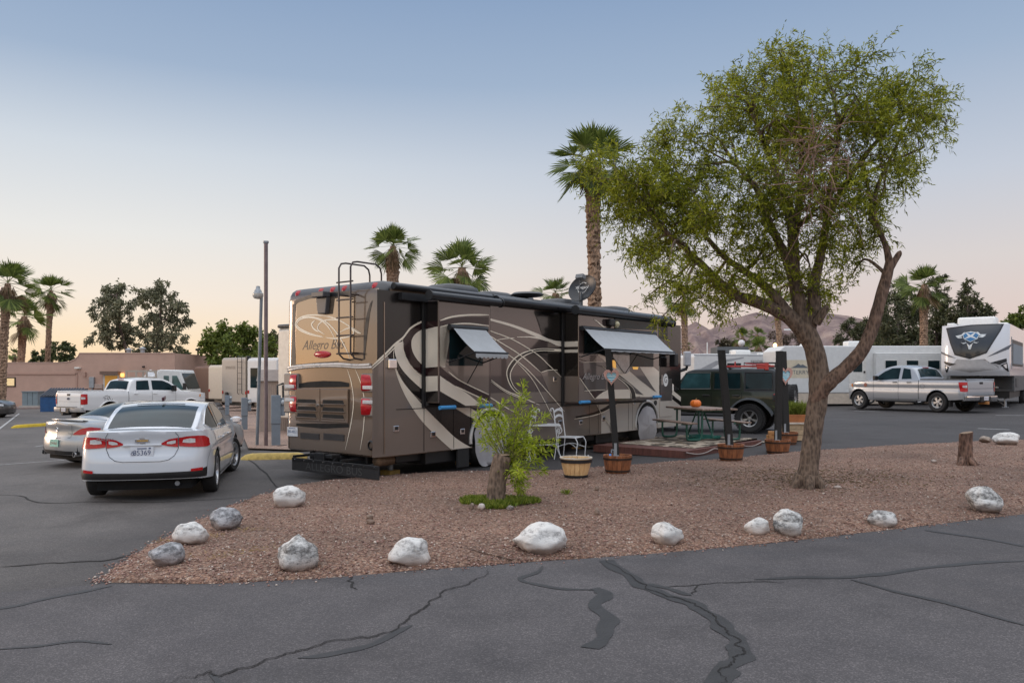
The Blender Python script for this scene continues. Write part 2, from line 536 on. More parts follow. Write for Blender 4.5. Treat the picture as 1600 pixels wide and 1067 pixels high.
def stones():
	"""loose chippings lying on the bed and spilt over its edge"""
	r = np.random.RandomState(5)
	N = 15000
	oct_v = np.array([(1, 0, 0), (-1, 0, 0), (0, 1, 0), (0, -1, 0), (0, 0, 1), (0, 0, -.6)], float)
	oct_f = np.array([(0, 2, 4), (2, 1, 4), (1, 3, 4), (3, 0, 4), (2, 0, 5), (1, 2, 5), (3, 1, 5), (0, 3, 5)])
	V = []; F = []; k = 0
	while k < N:
		# denser near the camera
		y = 6.3 + 14 * r.rand() ** 2.0; x = r.uniform(-.55, .70) * y
		edge = k % 9 == 0
		if edge:
			i = r.randint(len(BEDOUT)); a = BEDOUT[i]; b = BEDOUT[(i + 1) % len(BEDOUT)]
			q = a + (b - a) * r.rand(); x, y = q + r.normal(0, .07, 2)
		elif not inside((x, y), BEDOUT): continue
		s = r.uniform(.007, .017) * (1.6 if r.rand() < .02 else 1)
		v = oct_v * (1 + r.uniform(-.35, .35, (6, 3))) * s * np.array((1, .8, .7))
		a = r.rand() * 6.28; c, sn = math.cos(a), math.sin(a)
		v = v @ np.array(((c, -sn, 0), (sn, c, 0), (0, 0, 1)))
		V.append(v + (x, y, max(bed_z(x, y), gz(x) + .004) + s * .3)); F.append(oct_f + 6 * k); k += 1
	m, t, b = new_mat('loose_chippings')
	g = t.node('ShaderNodeNewGeometry').outputs['Random Per Island']
	t.put(b.inputs['Base Color'], t.ramp(g, [(0, (.10, .055, .045)), (.3, (.22, .12, .095)), (.6, (.31, .18, .145)), (.85, (.36, .24, .2)), (.97, (.52, .45, .39))]))
	b.inputs['Roughness'].default_value = .9
	o = np_mesh('gravel_stones', np.concatenate(V), np.concatenate(F), m)
	tag(o, 'loose reddish gravel chippings scattered over the bed', None, None, 'stuff')
stones()
# ---------------------------------------------------------------- cracks, tar, lines
import mathutils.noise as mn_
def ribbon(name, pts, w, m, dz, seed=0, taper=True):
	"""a strip on the ground following photo points; w in metres"""
	rr = random.Random(seed)
	q = crom([(G(*p).x, G(*p).y) for p in pts], 10)
	L = []; n = len(q)
	for i, p in enumerate(q):
		a = q[max(i - 1, 0)]; b = q[min(i + 1, n - 1)]
		tn = (b - a).normalized() if (b - a).length > 0 else Vector((1, 0)); nn = Vector((-tn.y, tn.x))
		ww = (w if not isinstance(w, (list, tuple)) else w[0] + (w[1] - w[0]) * i / n) * (1 + .16 * math.sin(i * .31 + seed) + .08 * math.sin(i * .8 + 2 * seed)) / 2
		if taper: ww *= min(1, .25 + 2.5 * min(i, n - 1 - i) / n * 2)
		if m is CRACK: p = p + nn * (rr.uniform(-.010, .010) + .05 * mn_.noise(Vector((i * .23, seed * 7.3, 0))))
		j = nn * (.25 * math.sin(i * .43 + 2 * seed)) * ww
		L.append([(p.x + nn.x * s * ww + j.x, p.y + nn.y * s * ww + j.y, gz(p.x) + dz) for s in (1, -1)])
	mb = MB(); mb.grid(L)
	return tag(mb.build(name, m), kind='structure')
def zr(l): return [(800 + x / 2, 600 + y / 2) for x, y in l]
def zl(l): return [(x / 2, 600 + y / 2) for x, y in l]
main = zr([(290, 552), (350, 590), (400, 625), (450, 650), (540, 680), (600, 710), (650, 750), (690, 790), (715, 830), (700, 870), (662, 893), (650, 945)])
ribbon('tar_strip', main, (.13, .14), TAR, .008, 1, False)
ribbon('road_crack', main, .012, CRACK, .012, 2)
ribbon('tar_strip', zr([(430, 625), (490, 642), (560, 662)]), .07, TAR, .0085, 8)
ribbon('tar_strip', zr([(95, 570), (75, 592), (25, 608), (60, 624), (150, 640), (260, 645)]), .055, TAR, .008, 3)
ribbon('tar_strip', zr([(255, 640), (290, 655), (262, 690), (300, 738), (290, 780), (250, 828)]), .12, TAR, .0085, 4, False)
ribbon('tar_strip', zr([(755, 612), (900, 606), (1050, 605), (1150, 595), (1300, 575), (1450, 560), (1650, 553)]), .075, TAR, .008, 5)
ribbon('road_crack', zr([(470, 635), (580, 628), (720, 622), (850, 620)]), .014, CRACK, .008, 6)
ribbon('road_crack', zr([(575, 628), (580, 645), (562, 660)]), .012, CRACK, .008, 61)
ribbon('tar_strip', zr([(1290, 458), (1450, 480), (1620, 512)]), .07, TAR, .008, 7)
ribbon('tar_strip', zr([(1060, 612), (1180, 645), (1350, 685), (1620, 760)]), .055, TAR, .0085, 9)
lc = zl([(1530, 580), (1500, 610), (1390, 650), (1340, 690), (1270, 740), (1200, 785), (1070, 800), (960, 830), (880, 850), (780, 885), (680, 915), (655, 905), (600, 918), (520, 934)])
ribbon('road_crack', lc, .015, CRACK, .012, 10)
ribbon('tar_strip', zl([(930, 858), (1070, 840), (1180, 808), (1285, 755)]), .07, TAR, .008, 11)
ribbon('tar_strip', zl([(660, 905), (690, 950)]), .03, TAR, .0085, 12)
ribbon('tar_strip', zl([(-60, 712), (60, 692), (180, 665), (350, 632)]), .06, TAR, .008, 13)
ribbon('road_crack', zl([(0, 572), (150, 560), (330, 550), (450, 522)]), .03, CRACK, .006, 14)
ribbon('road_crack', zl([(-30, 345), (70, 350), (130, 372), (300, 368), (450, 370), (640, 362), (840, 350)]), .028, CRACK, .006, 15)
ribbon('tar_strip', zl([(-20, 832), (120, 820), (250, 805), (350, 815)]), .04, TAR, .008, 16)
ribbon('road_crack', zl([(1100, 605), (1095, 620), (1112, 645)]), .02, CRACK, .008, 17)
ribbon('road_crack', zl([(770, 230), (820, 270), (870, 320), (960, 350)]), .03, CRACK, .006, 18)
for a, b, w in (((-10, 727), (100, 719), .07), ((-5, 673), (30, 646), .09), ((55, 698), (68, 696), .08), ((1528, 669.5), (1578, 671.5), .14), ((1555, 649), (1602, 649), .14), ((1335, 642), (1375, 643), .12)):
	p, q = G(*a), G(*b); d = (q - p).normalized(); n = Vector((-d.y, d.x, 0)) * w / 2
	mb = MB(); mb.poly([(v.x, v.y, gz(v.x) + .006) for v in (p + n, p - n, q - n, q + n)])
	tag(mb.build('parking_line', LINE), kind='structure')
# ---------------------------------------------------------------- far range
def mountains():
	ridge = [(380, 575), (560, 566), (700, 560), (850, 548), (980, 538), (1050, 519), (1068, 511), (1087, 502), (1098, 508), (1109, 515), (1121, 507), (1138, 500), (1160, 492), (1182, 487), (1205, 493), (1230, 490), (1260, 483), (1295, 488), (1325, 493), (1350, 498), (1390, 512), (1440, 525), (1520, 540), (1700, 555), (2000, 570)]
	D = 3000.0
	import mathutils.noise as mn
	xs = np.linspace(380, 2000, 560)
	rows = []
	for j in range(60):
		f = j / 59
		row = []
		for px in xs:
			hp = H0 - lerpf([(a, b) for a, b in ridge], px)
			x = (px - 800) / FPX * D
			H = hp / FPX * D + mn.noise(Vector((x * .012, 3, 0))) * 6 + mn.noise(Vector((x * .04, 9, 0))) * 3
			y = D - f * 900
			prof = (1 - f) ** 1.15
			rg = mn.fractal(Vector((x * .006, f * 2.4, 1)), .9, 2.1, 6)
			sp = abs(mn.noise(Vector((x * .014 + 1.5 * f, f * .8, 5))))
			z = H * prof + (rg * 26 - sp * 55 + 12) * math.sin(PI * min(1, f * 1.02)) * min(1, H / 90)
			row.append((x * (1 - .10 * f), y, max(z, -5) - (3 if j else 0)))
		rows.append(row)
	mb = MB(); mb.smooth = True; mb.grid(rows)
	m, t, b = new_mat('hazy_rock')
	co = t.node('ShaderNodeTexCoord').outputs['Object']
	n = t.noise(co, .012, 8, .68)
	t.put(b.inputs['Base Color'], t.ramp(n, [(.3, (.135, .10, .105)), (.5, (.24, .18, .17)), (.7, (.37, .285, .245))]))  # mauve haze of distance is mixed into the rock colour
	b.inputs['Roughness'].default_value = 1; b.inputs['Specular IOR Level'].default_value = 0
	t.put(b.inputs['Normal'], t.bump(n, .8, 30))
	struct('mountains', mb, m)
mountains()
# ---------------------------------------------------------------- motor home
RVD = Vector((.6235, .7818, 0)); RVN = Vector((-.7818, .6235, 0)); RVO = Vector((-2.208, 13.40, 0))
RVA = math.atan2(RVD.y, RVD.x)
RVL, RVW = 10.5, 2.68
CAM = Vector((0, 0, HC))
def rv_local(p):
	q = p - RVO
	return Vector((q.dot(RVD), q.dot(RVN), q.z))
def rv_hit(px, py, n, off):
	"""photo pixel -> local point on the RV plane (n local axis 0 = u, 1 = w)"""
	d = Vector(((px - 800) / FPX, 1, (H0 - py) / FPX))
	o = rv_local(CAM); dl = Vector((d.dot(RVD), d.dot(RVN), d.z))
	t = (off - o[n]) / dl[n]
	return o + dl * t
def side(px, py, w=0.0): return rv_hit(px, py, 1, w)
def rear(px, py, u=0.0): return rv_hit(px, py, 0, u)
def A_(l): return [(580 + x * .29985, 420 + y * .2999) for x, y in l]
def B_(l): return [(740 + x * .24357, 440 + y * .24367) for x, y in l]
def C_(l): return [(890 + x * .23438, 470 + y * .2343) for x, y in l]
def D_(l): return [(430 + x * .1687, 420 + y * .1687) for x, y in l]
def E_(l): return [(430 + x * .1687, 570 + y * .1687) for x, y in l]
TAUPE = paint('taupe_pearl_paint', (.225, .162, .118), .45, .17)
MAUVE = paint('brown_pearl_paint', (.095, .072, .066), .35, .16, 1.0, dirt=.04)
TAUPE2 = paint('warm_grey_pearl_paint', (.20, .165, .142), .35, .2, dirt=.06)
LOWGREY = paint('light_pewter_paint', (.50, .455, .40), .2, .3)
PBLACK = paint('gloss_black_paint', (.006, .005, .005), 0, .2, .35, dirt=.02)
BEIGE = paint('champagne_paint', (.72, .655, .55), .15, .3, dirt=.05)
MAROON = paint('maroon_paint', (.022, .007, .008), .1, .25, .35, dirt=.02)
CREAM = paint('cream_pinstripe', (.80, .72, .58), 0, .35, dirt=.0)
SMOKE = paint('smoke_grey_paint', (.07, .062, .060), .2, .28, dirt=.05)
AWNF = mat('awning_fabric', (.36, .38, .40), .8, var=.08, bump=.15, bscale=140)
AWNM = mat('awning_metal', (.022, .024, .028), .32, .2, var=.25)
FOAM = mat('blue_foam', (.05, .26, .55), .7, var=.12, bump=.3)
TARP = mat('wheel_cover_cloth', (.38, .365, .375), .85, var=.12, scale=5, bump=.5, bscale=9)
RVMATS = [TAUPE, MAUVE, TAUPE2, LOWGREY, PBLACK, BEIGE, MAROON, CREAM, SMOKE, GLASS]
T_, MV, T2, LG, BK, BG, MR, CR, SK, GL = range(10)
def build_rv():
	rv = thing('motorhome', 'large brown and black motorhome with swirl paintwork, roof ladder and awnings', 'motorhome', RVO, RVA)
	TOP = 3.42; BOT = .38
	# shell: rounded plan, rounded roof edge
	def ring(z, ins, top=0):
		L, W = RVL, RVW
		rr_, rf = .20, .45
		pts = []
		def arc(cx, cy, r, a0, a1, n):
			for i in range(n + 1):
				a = a0 + (a1 - a0) * i / n
				pts.append((cx + math.cos(a) * r, cy + math.sin(a) * r))
		r1 = max(.03, rr_ - ins); r2 = max(.05, rf - ins)
		arc(ins + r1, ins + r1, r1, PI, 1.5 * PI, 6)
		arc(L - ins - r2, ins + r2, r2, 1.5 * PI, 2 * PI, 8)
		arc(L - ins - r2, W - ins - r2, r2, 0, .5 * PI, 8)
		arc(ins + r1, W - ins - r1, r1, .5 * PI, PI, 6)
		return [(x + (.03 * ((z - .4) / 3) if x < .5 else 0), y, z) for x, y in pts]
	zs = [(BOT, .03), (BOT + .03, 0.0), (1.0, 0), (1.74, 0), (2.6, 0), (3.14, .0), (3.24, .02), (3.32, .06), (3.37, .13), (3.395, .25), (3.42, .6), (3.43, 1.0)]
	mb = MB(); mb.smooth = True
	rings = [ring(z, i) for z, i in zs]
	mb.grid(rings, closed=True)
	mb.smooth = False
	n = len(rings[0])
	mb.add([v for v in rings[-1]], [tuple(range(n))]); mb.add([v for v in rings[0]], [tuple(reversed(range(n)))])
	for k, f in enumerate(mb.f):
		cx = sum(mb.v[i][0] for i in f) / len(f); cz = sum(mb.v[i][2] for i in f) / len(f); cy = sum(mb.v[i][1] for i in f) / len(f)
		if cz > 3.2: mb.mi[k] = 2
		elif cx > 10.0: mb.mi[k] = 1 if cz > 1.5 else 3
		elif 0.02 < cx < .25 and cy < .12 and cz > 1.74: mb.mi[k] = 1
	smooth_angle(mb.build('body', [TAUPE, PBLACK, mat('roof_dark_grey', (.06, .062, .068), .4, var=.15), LOWGREY], rv), 40)
	mb = MB(); mb.boxb(.6, 10.2, .25, 2.3, .22, .40); mb.boxb(1.2, 3.4, .12, 2.4, .16, .39); mb.boxb(7, 8, .2, 2.3, .14, .39)
	mb.boxb(.15, .8, .5, 2.1, .22, .4); mb.boxb(-.02, .3, 1.0, 1.7, .22, .36)
	mb.build('chassis', BLACK, rv, bevel=.02)
	# ---- painted graphics on the side wall (w = 0) and slide faces
	def flat(mb, m, pts, w, order=0):
		"""photo polygon -> flat sheet on plane w (proud by 1.5 mm per paint layer)"""
		mb.m = m
		off = -.003 - .0015 * order
		q = [side(x, y, w) for x, y in pts]
		q = [Vector((p.x, w + off, min(max(p.z, BOT + .02), 3.2))) for p in q]
		b = bmesh.new()
		f = b.faces.new([b.verts.new(p) for p in q])
		r = bmesh.ops.triangulate(b, faces=[f])
		b.verts.index_update()
		mb.add([v.co.copy() for v in b.verts], [tuple(v.index for v in f.verts) for f in b.faces])
		b.free()
	def band(mb, m, up, lo, w, order, n=8):
		mb.m = m; off = -.003 - .0015 * order
		def res(pl):
			q = crom(pl, n); d = [0]
			for a, b in zip(q, q[1:]): d.append(d[-1] + (b - a).length)
			out = []
			for k in range(41):
				t = d[-1] * k / 40; j = max(i for i in range(len(q)) if d[i] <= t + 1e-9); j = min(j, len(q) - 2)
				out.append(q[j].lerp(q[j + 1], (t - d[j]) / max(1e-9, d[j + 1] - d[j])))
			return out
		mb.grid([[(p.x, w + off, min(max(p.z, BOT + .02), 3.2)) for p in (side(*a, w), side(*b, w))] for a, b in zip(res(up), res(lo))])
	def line(mb, m, pts, wd, w, order, n=8):
		mb.m = m
		q = [side(p[0], p[1], w) for p in crom(pts, n)]
		off = -.003 - .0015 * order
		L = []
		k = len(q)
		for i, p in enumerate(q):
			a = q[max(0, i - 1)]; b = q[min(k - 1, i + 1)]
			t = Vector((b.x - a.x, b.z - a.z)); t = t.normalized() if t.length > 0 else Vector((1, 0))
			hw = wd / 2 * min(1, .35 + 4 * min(i, k - 1 - i) / k)
			L.append([(p.x - t.y * s * hw, w + off, p.z + t.x * s * hw) for s in (1, -1)])
		mb.grid(L)
	S1, S2 = -.36, -.42           # how far the two slide-outs stand proud
	g = MB(); g.m = MV
	# upper side colour, whole length, above the belt
	def uvrect(mb, m, u0, u1, z0, z1, w, order):
		mb.m = m; off = -.003 - .0015 * order
		mb.add([(u0, w + off, z0), (u1, w + off, z0), (u1, w + off, z1), (u0, w + off, z1)], [(0, 1, 2, 3)])
	# belt sweep from the rear corner
	belt = A_([(4, 505), (32, 478), (70, 436), (120, 392), (165, 355)])
	uvrect(g, MV, 1.0, 10.25, 1.42, 3.16, 0, 0)
	uvrect(g, T2, 1.0, 6.9, .40, 1.42, 0, 0)
	uvrect(g, LG, 6.9, 10.25, .40, 1.6, 0, 0)
	flat(g, BK, A_([(30, 64), (350, 118), (350, 700), (283, 702), (205, 640), (165, 585), (140, 540), (117, 450), (122, 388), (75, 440), (30, 482)]), 0, 1)
	flat(g, T2, A_([(5, 505), (32, 480), (75, 440), (120, 392), (115, 450), (140, 540), (205, 640), (283, 702), (283, 1000), (5, 1000)]), 0, 1)
	# lower black field
	flat(g, BK, A_([(255, 690), (400, 712), (520, 722), (600, 735), (600, 790), (556, 860), (546, 945), (430, 945), (300, 800)]), 0, 2)
	band(g, BG, A_([(120, 515), (150, 605), (195, 695), (260, 790), (340, 872), (432, 952)]), A_([(126, 520), (165, 590), (210, 645), (290, 735), (370, 815), (445, 885), (540, 942)]), 0, 3)
	band(g, BG, A_([(122, 388), (122, 440), (150, 510), (205, 575), (290, 648), (360, 690)]), A_([(168, 378), (172, 430), (210, 505), (275, 560), (340, 600), (400, 640)]), 0, 3)
	flat(g, BG, A_([(430, 722), (515, 724), (588, 765), (572, 795), (500, 765)]), 0, 4)
	band(g, MR, A_([(300, 268), (215, 300), (172, 352), (166, 410), (190, 480), (240, 540), (300, 575)]), A_([(300, 312), (240, 332), (208, 380), (218, 440), (265, 500), (300, 520)]), 0, 3)
	flat(g, BG, [tuple(p) for p in crom(A_([(320, 304), (270, 314), (228, 340), (208, 380), (218, 440), (265, 500), (330, 520)]), 8)], 0, 4)
	line(g, CR, A_([(4, 506), (32, 480), (75, 440), (120, 394), (165, 357), (205, 308), (270, 272), (300, 268)]), .035, 0, 5)
	line(g, CR, A_([(4, 520), (40, 488), (85, 446), (122, 410), (160, 380)]), .02, 0, 5)
	line(g, CR, A_([(122, 392), (114, 450), (128, 520), (165, 615), (225, 720), (300, 830), (420, 945)]), .012, 0, 6)
	line(g, CR, A_([(165, 357), (160, 400), (185, 480), (240, 545), (300, 582)]), .012, 0, 6)
	# middle wall
	flat(g, BK, B_([(330, 480), (430, 432), (700, 425), (700, 800), (560, 605), (535, 572), (480, 566), (430, 582)]), 0, 1)
	flat(g, BK, B_([(385, 190), (700, 180), (700, 390), (560, 400), (440, 350), (420, 260)]), 0, 1)  # black shape paints in the slide-out's dark reflection on the wall
	flat(g, T2, B_([(430, 582), (480, 566), (535, 572), (560, 605), (700, 600), (700, 780), (560, 780), (480, 700)]), 0, 2)
	band(g, BG, B_([(90, 232), (250, 275), (400, 330), (520, 378), (700, 385)]), B_([(90, 246), (250, 292), (385, 348), (480, 385), (555, 415), (700, 418)]), 0, 3)
	band(g, BG, B_([(275, 354), (380, 352), (470, 370), (520, 385)]), B_([(276, 357), (370, 360), (460, 380), (520, 398)]), 0, 4)
	band(g, CR, B_([(700, 430), (555, 432), (430, 428), (330, 448), (258, 490), (212, 560), (214, 625), (250, 692), (325, 742)]), B_([(700, 456), (540, 448), (420, 446), (345, 468), (285, 510), (243, 570), (238, 622), (265, 680), (330, 738)]), 0, 3)
	band(g, BK, B_([(520, 436), (430, 432), (335, 453), (264, 495), (218, 562), (220, 622), (256, 690), (318, 734)]), B_([(510, 441), (420, 441), (340, 464), (280, 507), (237, 570), (232, 622), (260, 680), (318, 732)]), 0, 4)
	for pts, wd in ((B_([(60, 300), (120, 322), (250, 372), (400, 462), (480, 535), (560, 612)]), .018), (B_([(60, 320), (150, 378), (290, 465), (430, 582)]), .02), (B_([(430, 582), (480, 567), (535, 566)]), .016), (B_([(195, 450), (330, 552), (450, 680), (580, 832)]), .018), (B_([(270, 512), (370, 620), (450, 760), (515, 890)]), .016), (B_([(120, 380), (200, 365), (260, 362)]), .014), (B_([(110, 630), (200, 695), (300, 738), (420, 790)]), .02), (B_([(110, 640), (200, 705), (300, 748)]), .012), (B_([(-40, 670), (100, 740), (230, 820), (300, 850)]), .02)):
		line(g, CR, pts, wd, 0, 5)
	# lower bays to the front
	flat(g, LG, C_([(165, 665), (740, 640), (740, 900), (280, 900), (270, 830)]), 0, 2)
	flat(g, MV, B_([(640, 640), (740, 640), (740, 655), (640, 655)]), 0, 1)
	band(g, BK, C_([(40, 770), (150, 745), (230, 712), (315, 655)]), C_([(40, 784), (150, 762), (235, 732), (312, 690)]), 0, 4)
	line(g, CR, C_([(30, 787), (150, 766), (235, 736), (312, 692)]), .02, 0, 5)
	line(g, CR, C_([(165, 665), (215, 760), (270, 832)]), .014, 0, 5)
	# front wall beside the door
	flat(g, PB_ if False else BK, C_([(560, 150), (740, 165), (740, 600), (590, 470), (560, 400)]), 0, 1)
	flat(g, BG, C_([(540, 375), (600, 440), (600, 600), (540, 600)]), 0, 2)
	flat(g, BG, C_([(596, 525), (740, 640), (740, 668), (596, 560)]), 0, 3)
	flat(g, BK, C_([(560, 385), (594, 425), (594, 445), (552, 400)]), 0, 3)
	flat(g, BK, C_([(596, 562), (740, 672), (740, 700), (596, 590)]), 0, 3)
	# bay seams
	for px in A_([(273, 738), (428, 720), (517, 725)]):
		p = side(*px); uvrect(g, BK, p.x - .006, p.x + .006, .42, 1.18, 0, 6)
	for px in C_([(190, 700), (270, 690), (390, 660), (417, 660), (130, 700)]):
		p = side(*px); uvrect(g, BK, p.x - .005, p.x + .005, .42, 1.12, 0, 6)
	uvrect(g, BK, .35, 8.4, 1.178, 1.19, 0, 6)
	p = side(*A_([(66, 500)])[0]); uvrect(g, T_, p.x - .012, p.x + .012, .45, 3.0, 0, 6)
	g.build('side_graphics', RVMATS, rv)
	# ---- slide-outs
	def slide(u0, u1, z0, z1, w, name):
		mb = MB(); mb.m = MV; mb.boxb(u0, u1, w, .02, z0, z1)
		s = mb.build(name, RVMATS, rv, bevel=.015)
		mb = MB()
		for uu in (u0 - .03, u1 + .03):
			mb.boxb(uu - .035, uu + .035, -.05, -.004, z0 - .05, z1 + .06)
		mb.boxb(u0 - .06, u1 + .06, -.05, -.004, z0 - .08, z0 - .03)
		mb.build('seal', BLACK, s, bevel=.008)
		return s
	# slide one: bedroom
	pa = side(685, 480, S1); pb = side(767, 480, S1)
	z1a = side(700, 470, S1).z; z0a = side(690, 630, S1).z
	sl1 = slide(pa.x, pb.x, z0a, z1a, S1, 'bedroom_slide')
	g = MB()
	band(g, BG, A_([(357, 300), (420, 297), (390, 335), (372, 395), (368, 450)]), A_([(357, 505), (385, 512), (372, 470), (369, 455), (368, 451)]), S1, 1)
	flat(g, BG, A_([(357, 300), (405, 298), (420, 297), (388, 335), (370, 395), (370, 460), (386, 510), (357, 506)]), S1, 1)
	band(g, T2, A_([(357, 455), (500, 505), (612, 470)]), A_([(357, 712), (500, 715), (612, 712)]), S1, 0)
	band(g, MR, A_([(357, 508), (420, 560), (500, 606), (612, 660)]), A_([(357, 557), (420, 597), (500, 640), (612, 690)]), S1, 2)
	band(g, BG, A_([(357, 557), (420, 600), (500, 650), (575, 712)]), A_([(357, 636), (400, 662), (450, 690), (490, 712)]), S1, 3)
	flat(g, BK, A_([(357, 640), (400, 664), (450, 692), (488, 714), (357, 714)]), S1, 2)
	flat(g, MR, A_([(357, 272), (420, 258), (500, 250), (612, 250), (612, 290), (480, 286), (420, 292), (357, 300)]), S1, 1)
	for pts, wd in ((A_([(357, 270), (420, 250), (500, 241), (612, 240)]), .03), (A_([(357, 302), (420, 290), (500, 285), (612, 297)]), .022), (A_([(400, 535), (450, 575), (520, 612), (612, 655)]), .02), (A_([(440, 612), (520, 650), (612, 692)]), .022)):
		line(g, CR, pts, wd, S1, 4)
	flat(g, GL, A_([(405, 300), (580, 320), (580, 505), (405, 505)]), S1, 5)
	g.build('slide_graphics', RVMATS, sl1)
	# rear-facing cheek of slide one
	g = MB(); uu = pa.x - .003
	def cheek(m, zz0, zz1, zz2, zz3, k=0):
		g.m = m; x = uu - .0015 * k
		g.add([(x, -.055, zz0), (x, S1 + .012, zz1), (x, S1 + .012, zz3), (x, -.055, zz2)], [(0, 1, 2, 3)])
	zf = lambda y: side(*A_([(357, y)])[0], S1).z
	zw = lambda y: side(*A_([(285, y)])[0], -.05).z
	cheek(BK, z0a + .02, z0a + .02, z1a - .02, z1a - .02)
	for m, a, b, c, d in ((BG, 515, 510, 315, 300), (MR, 555, 557, 517, 511), (BG, 640, 635, 560, 558), (MR, 312, 299, 275, 272)):
		cheek(m, zw(a), zf(b), zw(c), zf(d), 1)
	g.build('slide_cheek', RVMATS, sl1)
	# slide two: living room
	pa2 = side(904, 520, S2); pb2 = side(1029, 560, S2)
	z1b = side(930, 490, S2).z; z0b = side(920, 629, S2).z
	sl2 = slide(pa2.x, pb2.x, z0b, z1b, S2, 'living_room_slide')
	g = MB()
	w = S2
	flat(g, T2, C_([(62, 500), (200, 350), (595, 330), (595, 640), (62, 665)]), w, 0)
	flat(g, MR, C_([(66, 405), (240, 405), (240, 590), (215, 612), (168, 652), (66, 512)]), w, 1)
	flat(g, SK, C_([(90, 408), (238, 408), (238, 600), (100, 600)]), w, 2)
	flat(g, BG, C_([(395, 438), (555, 438), (596, 472), (596, 640), (470, 640), (330, 430)]), w, 1)
	band(g, BG, C_([(160, 355), (235, 362), (330, 440), (420, 535), (500, 632)]), C_([(180, 355), (225, 395), (300, 470), (365, 545), (430, 640)]), w, 2)
	flat(g, BG, C_([(285, 400), (395, 478), (440, 530), (495, 625), (440, 600), (330, 500)]), w, 3)
	flat(g, SK, C_([(395, 440), (465, 440), (520, 520), (580, 610), (560, 600), (470, 530), (400, 470)]), w, 4)
	flat(g, SK, C_([(300, 470), (340, 500), (420, 565), (492, 628), (445, 620), (400, 600), (350, 530)]), w, 4)
	flat(g, BG, C_([(175, 652), (215, 612), (255, 592), (400, 590), (404, 650)]), w, 3)
	band(g, BK, C_([(325, 500), (375, 555), (405, 600), (408, 655)]), C_([(330, 495), (400, 560), (432, 605), (440, 650)]), w, 5)
	for pts, wd in ((C_([(64, 512), (110, 580), (166, 656)]), .02), (C_([(166, 656), (200, 625), (250, 598)]), .018), (C_([(215, 435), (300, 500), (375, 560), (404, 610), (408, 655)]), .02), (C_([(290, 480), (400, 560), (430, 600), (440, 650)]), .014), (C_([(465, 440), (525, 530), (578, 612)]), .014), (C_([(70, 410), (240, 405)]), .012), (C_([(95, 600), (240, 592)]), .012)):
		line(g, CR, pts, wd, w, 6)
	flat(g, CR, C_([(155, 120), (175, 128), (250, 188), (235, 188)]), w, 3)
	flat(g, GL, C_([(95, 190), (556, 222), (556, 440), (396, 440), (396, 345), (200, 356), (95, 356)]), w, 7)
	flat(g, GL, C_([(300, 112), (580, 145), (580, 195), (300, 185)]), w, 7)
	g.build('slide_graphics', RVMATS, sl2)
	g = MB(); g.m = 0
	flat(g, 0, C_([(282, 346), (396, 343), (396, 470), (372, 486), (300, 430)]), w, 8)
	g.build('window', mat('pale_reflection_pane', (.33, .34, .34), .08, var=.5, scale=3, coat=1), sl2)  # pale colour stands in for reflections on this pane
	g = MB(); flat(g, 0, C_([(284, 395), (303, 398), (306, 452), (284, 440)]), w, 9)
	flat(g, 0, C_([(415, 440), (455, 440), (450, 458), (420, 456)]), w, 9)
	build_each(g, 'lit_pane', mat('warm_lit_pane', (.8, .5, .15), .4, emit=(1, .5, .1), estr=.5), sl2)
	t = MB(); c = side(*C_([(172, 505)])[0], w)
	t.text('Allegro Bus', .20, Matrix.Translation((c.x, w - .016, c.z)) @ Matrix.Rotation(PI / 2, 4, 'X'), .35, 1.15)
	t.build('lettering', mat('silver_lettering', (.48, .45, .44), .4, var=.1), sl2)
	g = MB(); uu = pa2.x - .003
	def cheek2(m, a, b, k=0):
		g.m = m; x = uu - .0015 * k
		g.add([(x, -.055, a), (x, S2 + .012, a), (x, S2 + .012, b), (x, -.055, b)], [(0, 1, 2, 3)])
	zz = lambda y: side(*B_([(700, y)])[0], S2).z
	cheek2(BK, z0b + .02, z1b - .02); cheek2(BG, zz(418), zz(384), 1); cheek2(BG, zz(455), zz(436), 1); cheek2(T2, z0b + .02, zz(606), 1)
	g.build('slide_cheek', RVMATS, sl2)
	# ---- awning boxes along the roof edge and over the slides
	def roller(u0, u1, wy, z, r, name):
		mb = MB(); mb.smooth = True
		mb.tube([(u0, wy, z), (u1, wy, z)], r, 14)
		mb.boxb(u0 + .02, u1 - .02, wy, wy + r * 1.5, z + r * .2, z + r * .95)
		o = smooth_angle(mb.build(name, AWNM, rv), 40)
		e = MB()
		for u in (u0 - .03, u1 + .01):
			e.tube([(u, wy, z), (u + .03, wy, z)], r * 1.18, 14)
		build_each(e, 'end_cap', BLACK, o, 40)
		return o
	a = side(672, 462, S1 - .08); roller(a.x, side(781, 470, S1 - .08).x, S1 - .08, a.z + .01, .075, 'slide_awning')
	a = side(900, 484, S2 - .08); roller(a.x, side(1035, 505, S2 - .08).x, S2 - .08, a.z, .085, 'slide_awning')
	roller(side(1026, 500, -.12).x, side(1050, 506, -.12).x, -.12, side(1048, 505, -.12).z, .09, 'door_awning')
	a = side(776, 455, -.1); roller(a.x, side(1045, 498, -.1).x, -.1, 3.23, .085, 'patio_awning')
	a = side(596, 437, -.03); roller(.3, side(770, 455, -.05).x, -.03, 3.29, .05, 'roof_rail')
	mb = MB(); mb.tube([(side(664, 480).x, -.06, 3.07), (side(664, 480).x, -.06, z0a - .05)], .035, 8)
	mb.boxb(side(622, 470).x, side(700, 470).x - .1, -.1, -.01, side(640, 466).z - .05, side(640, 466).z + .08)
	mb.build('slide_arm', BLACK, rv)
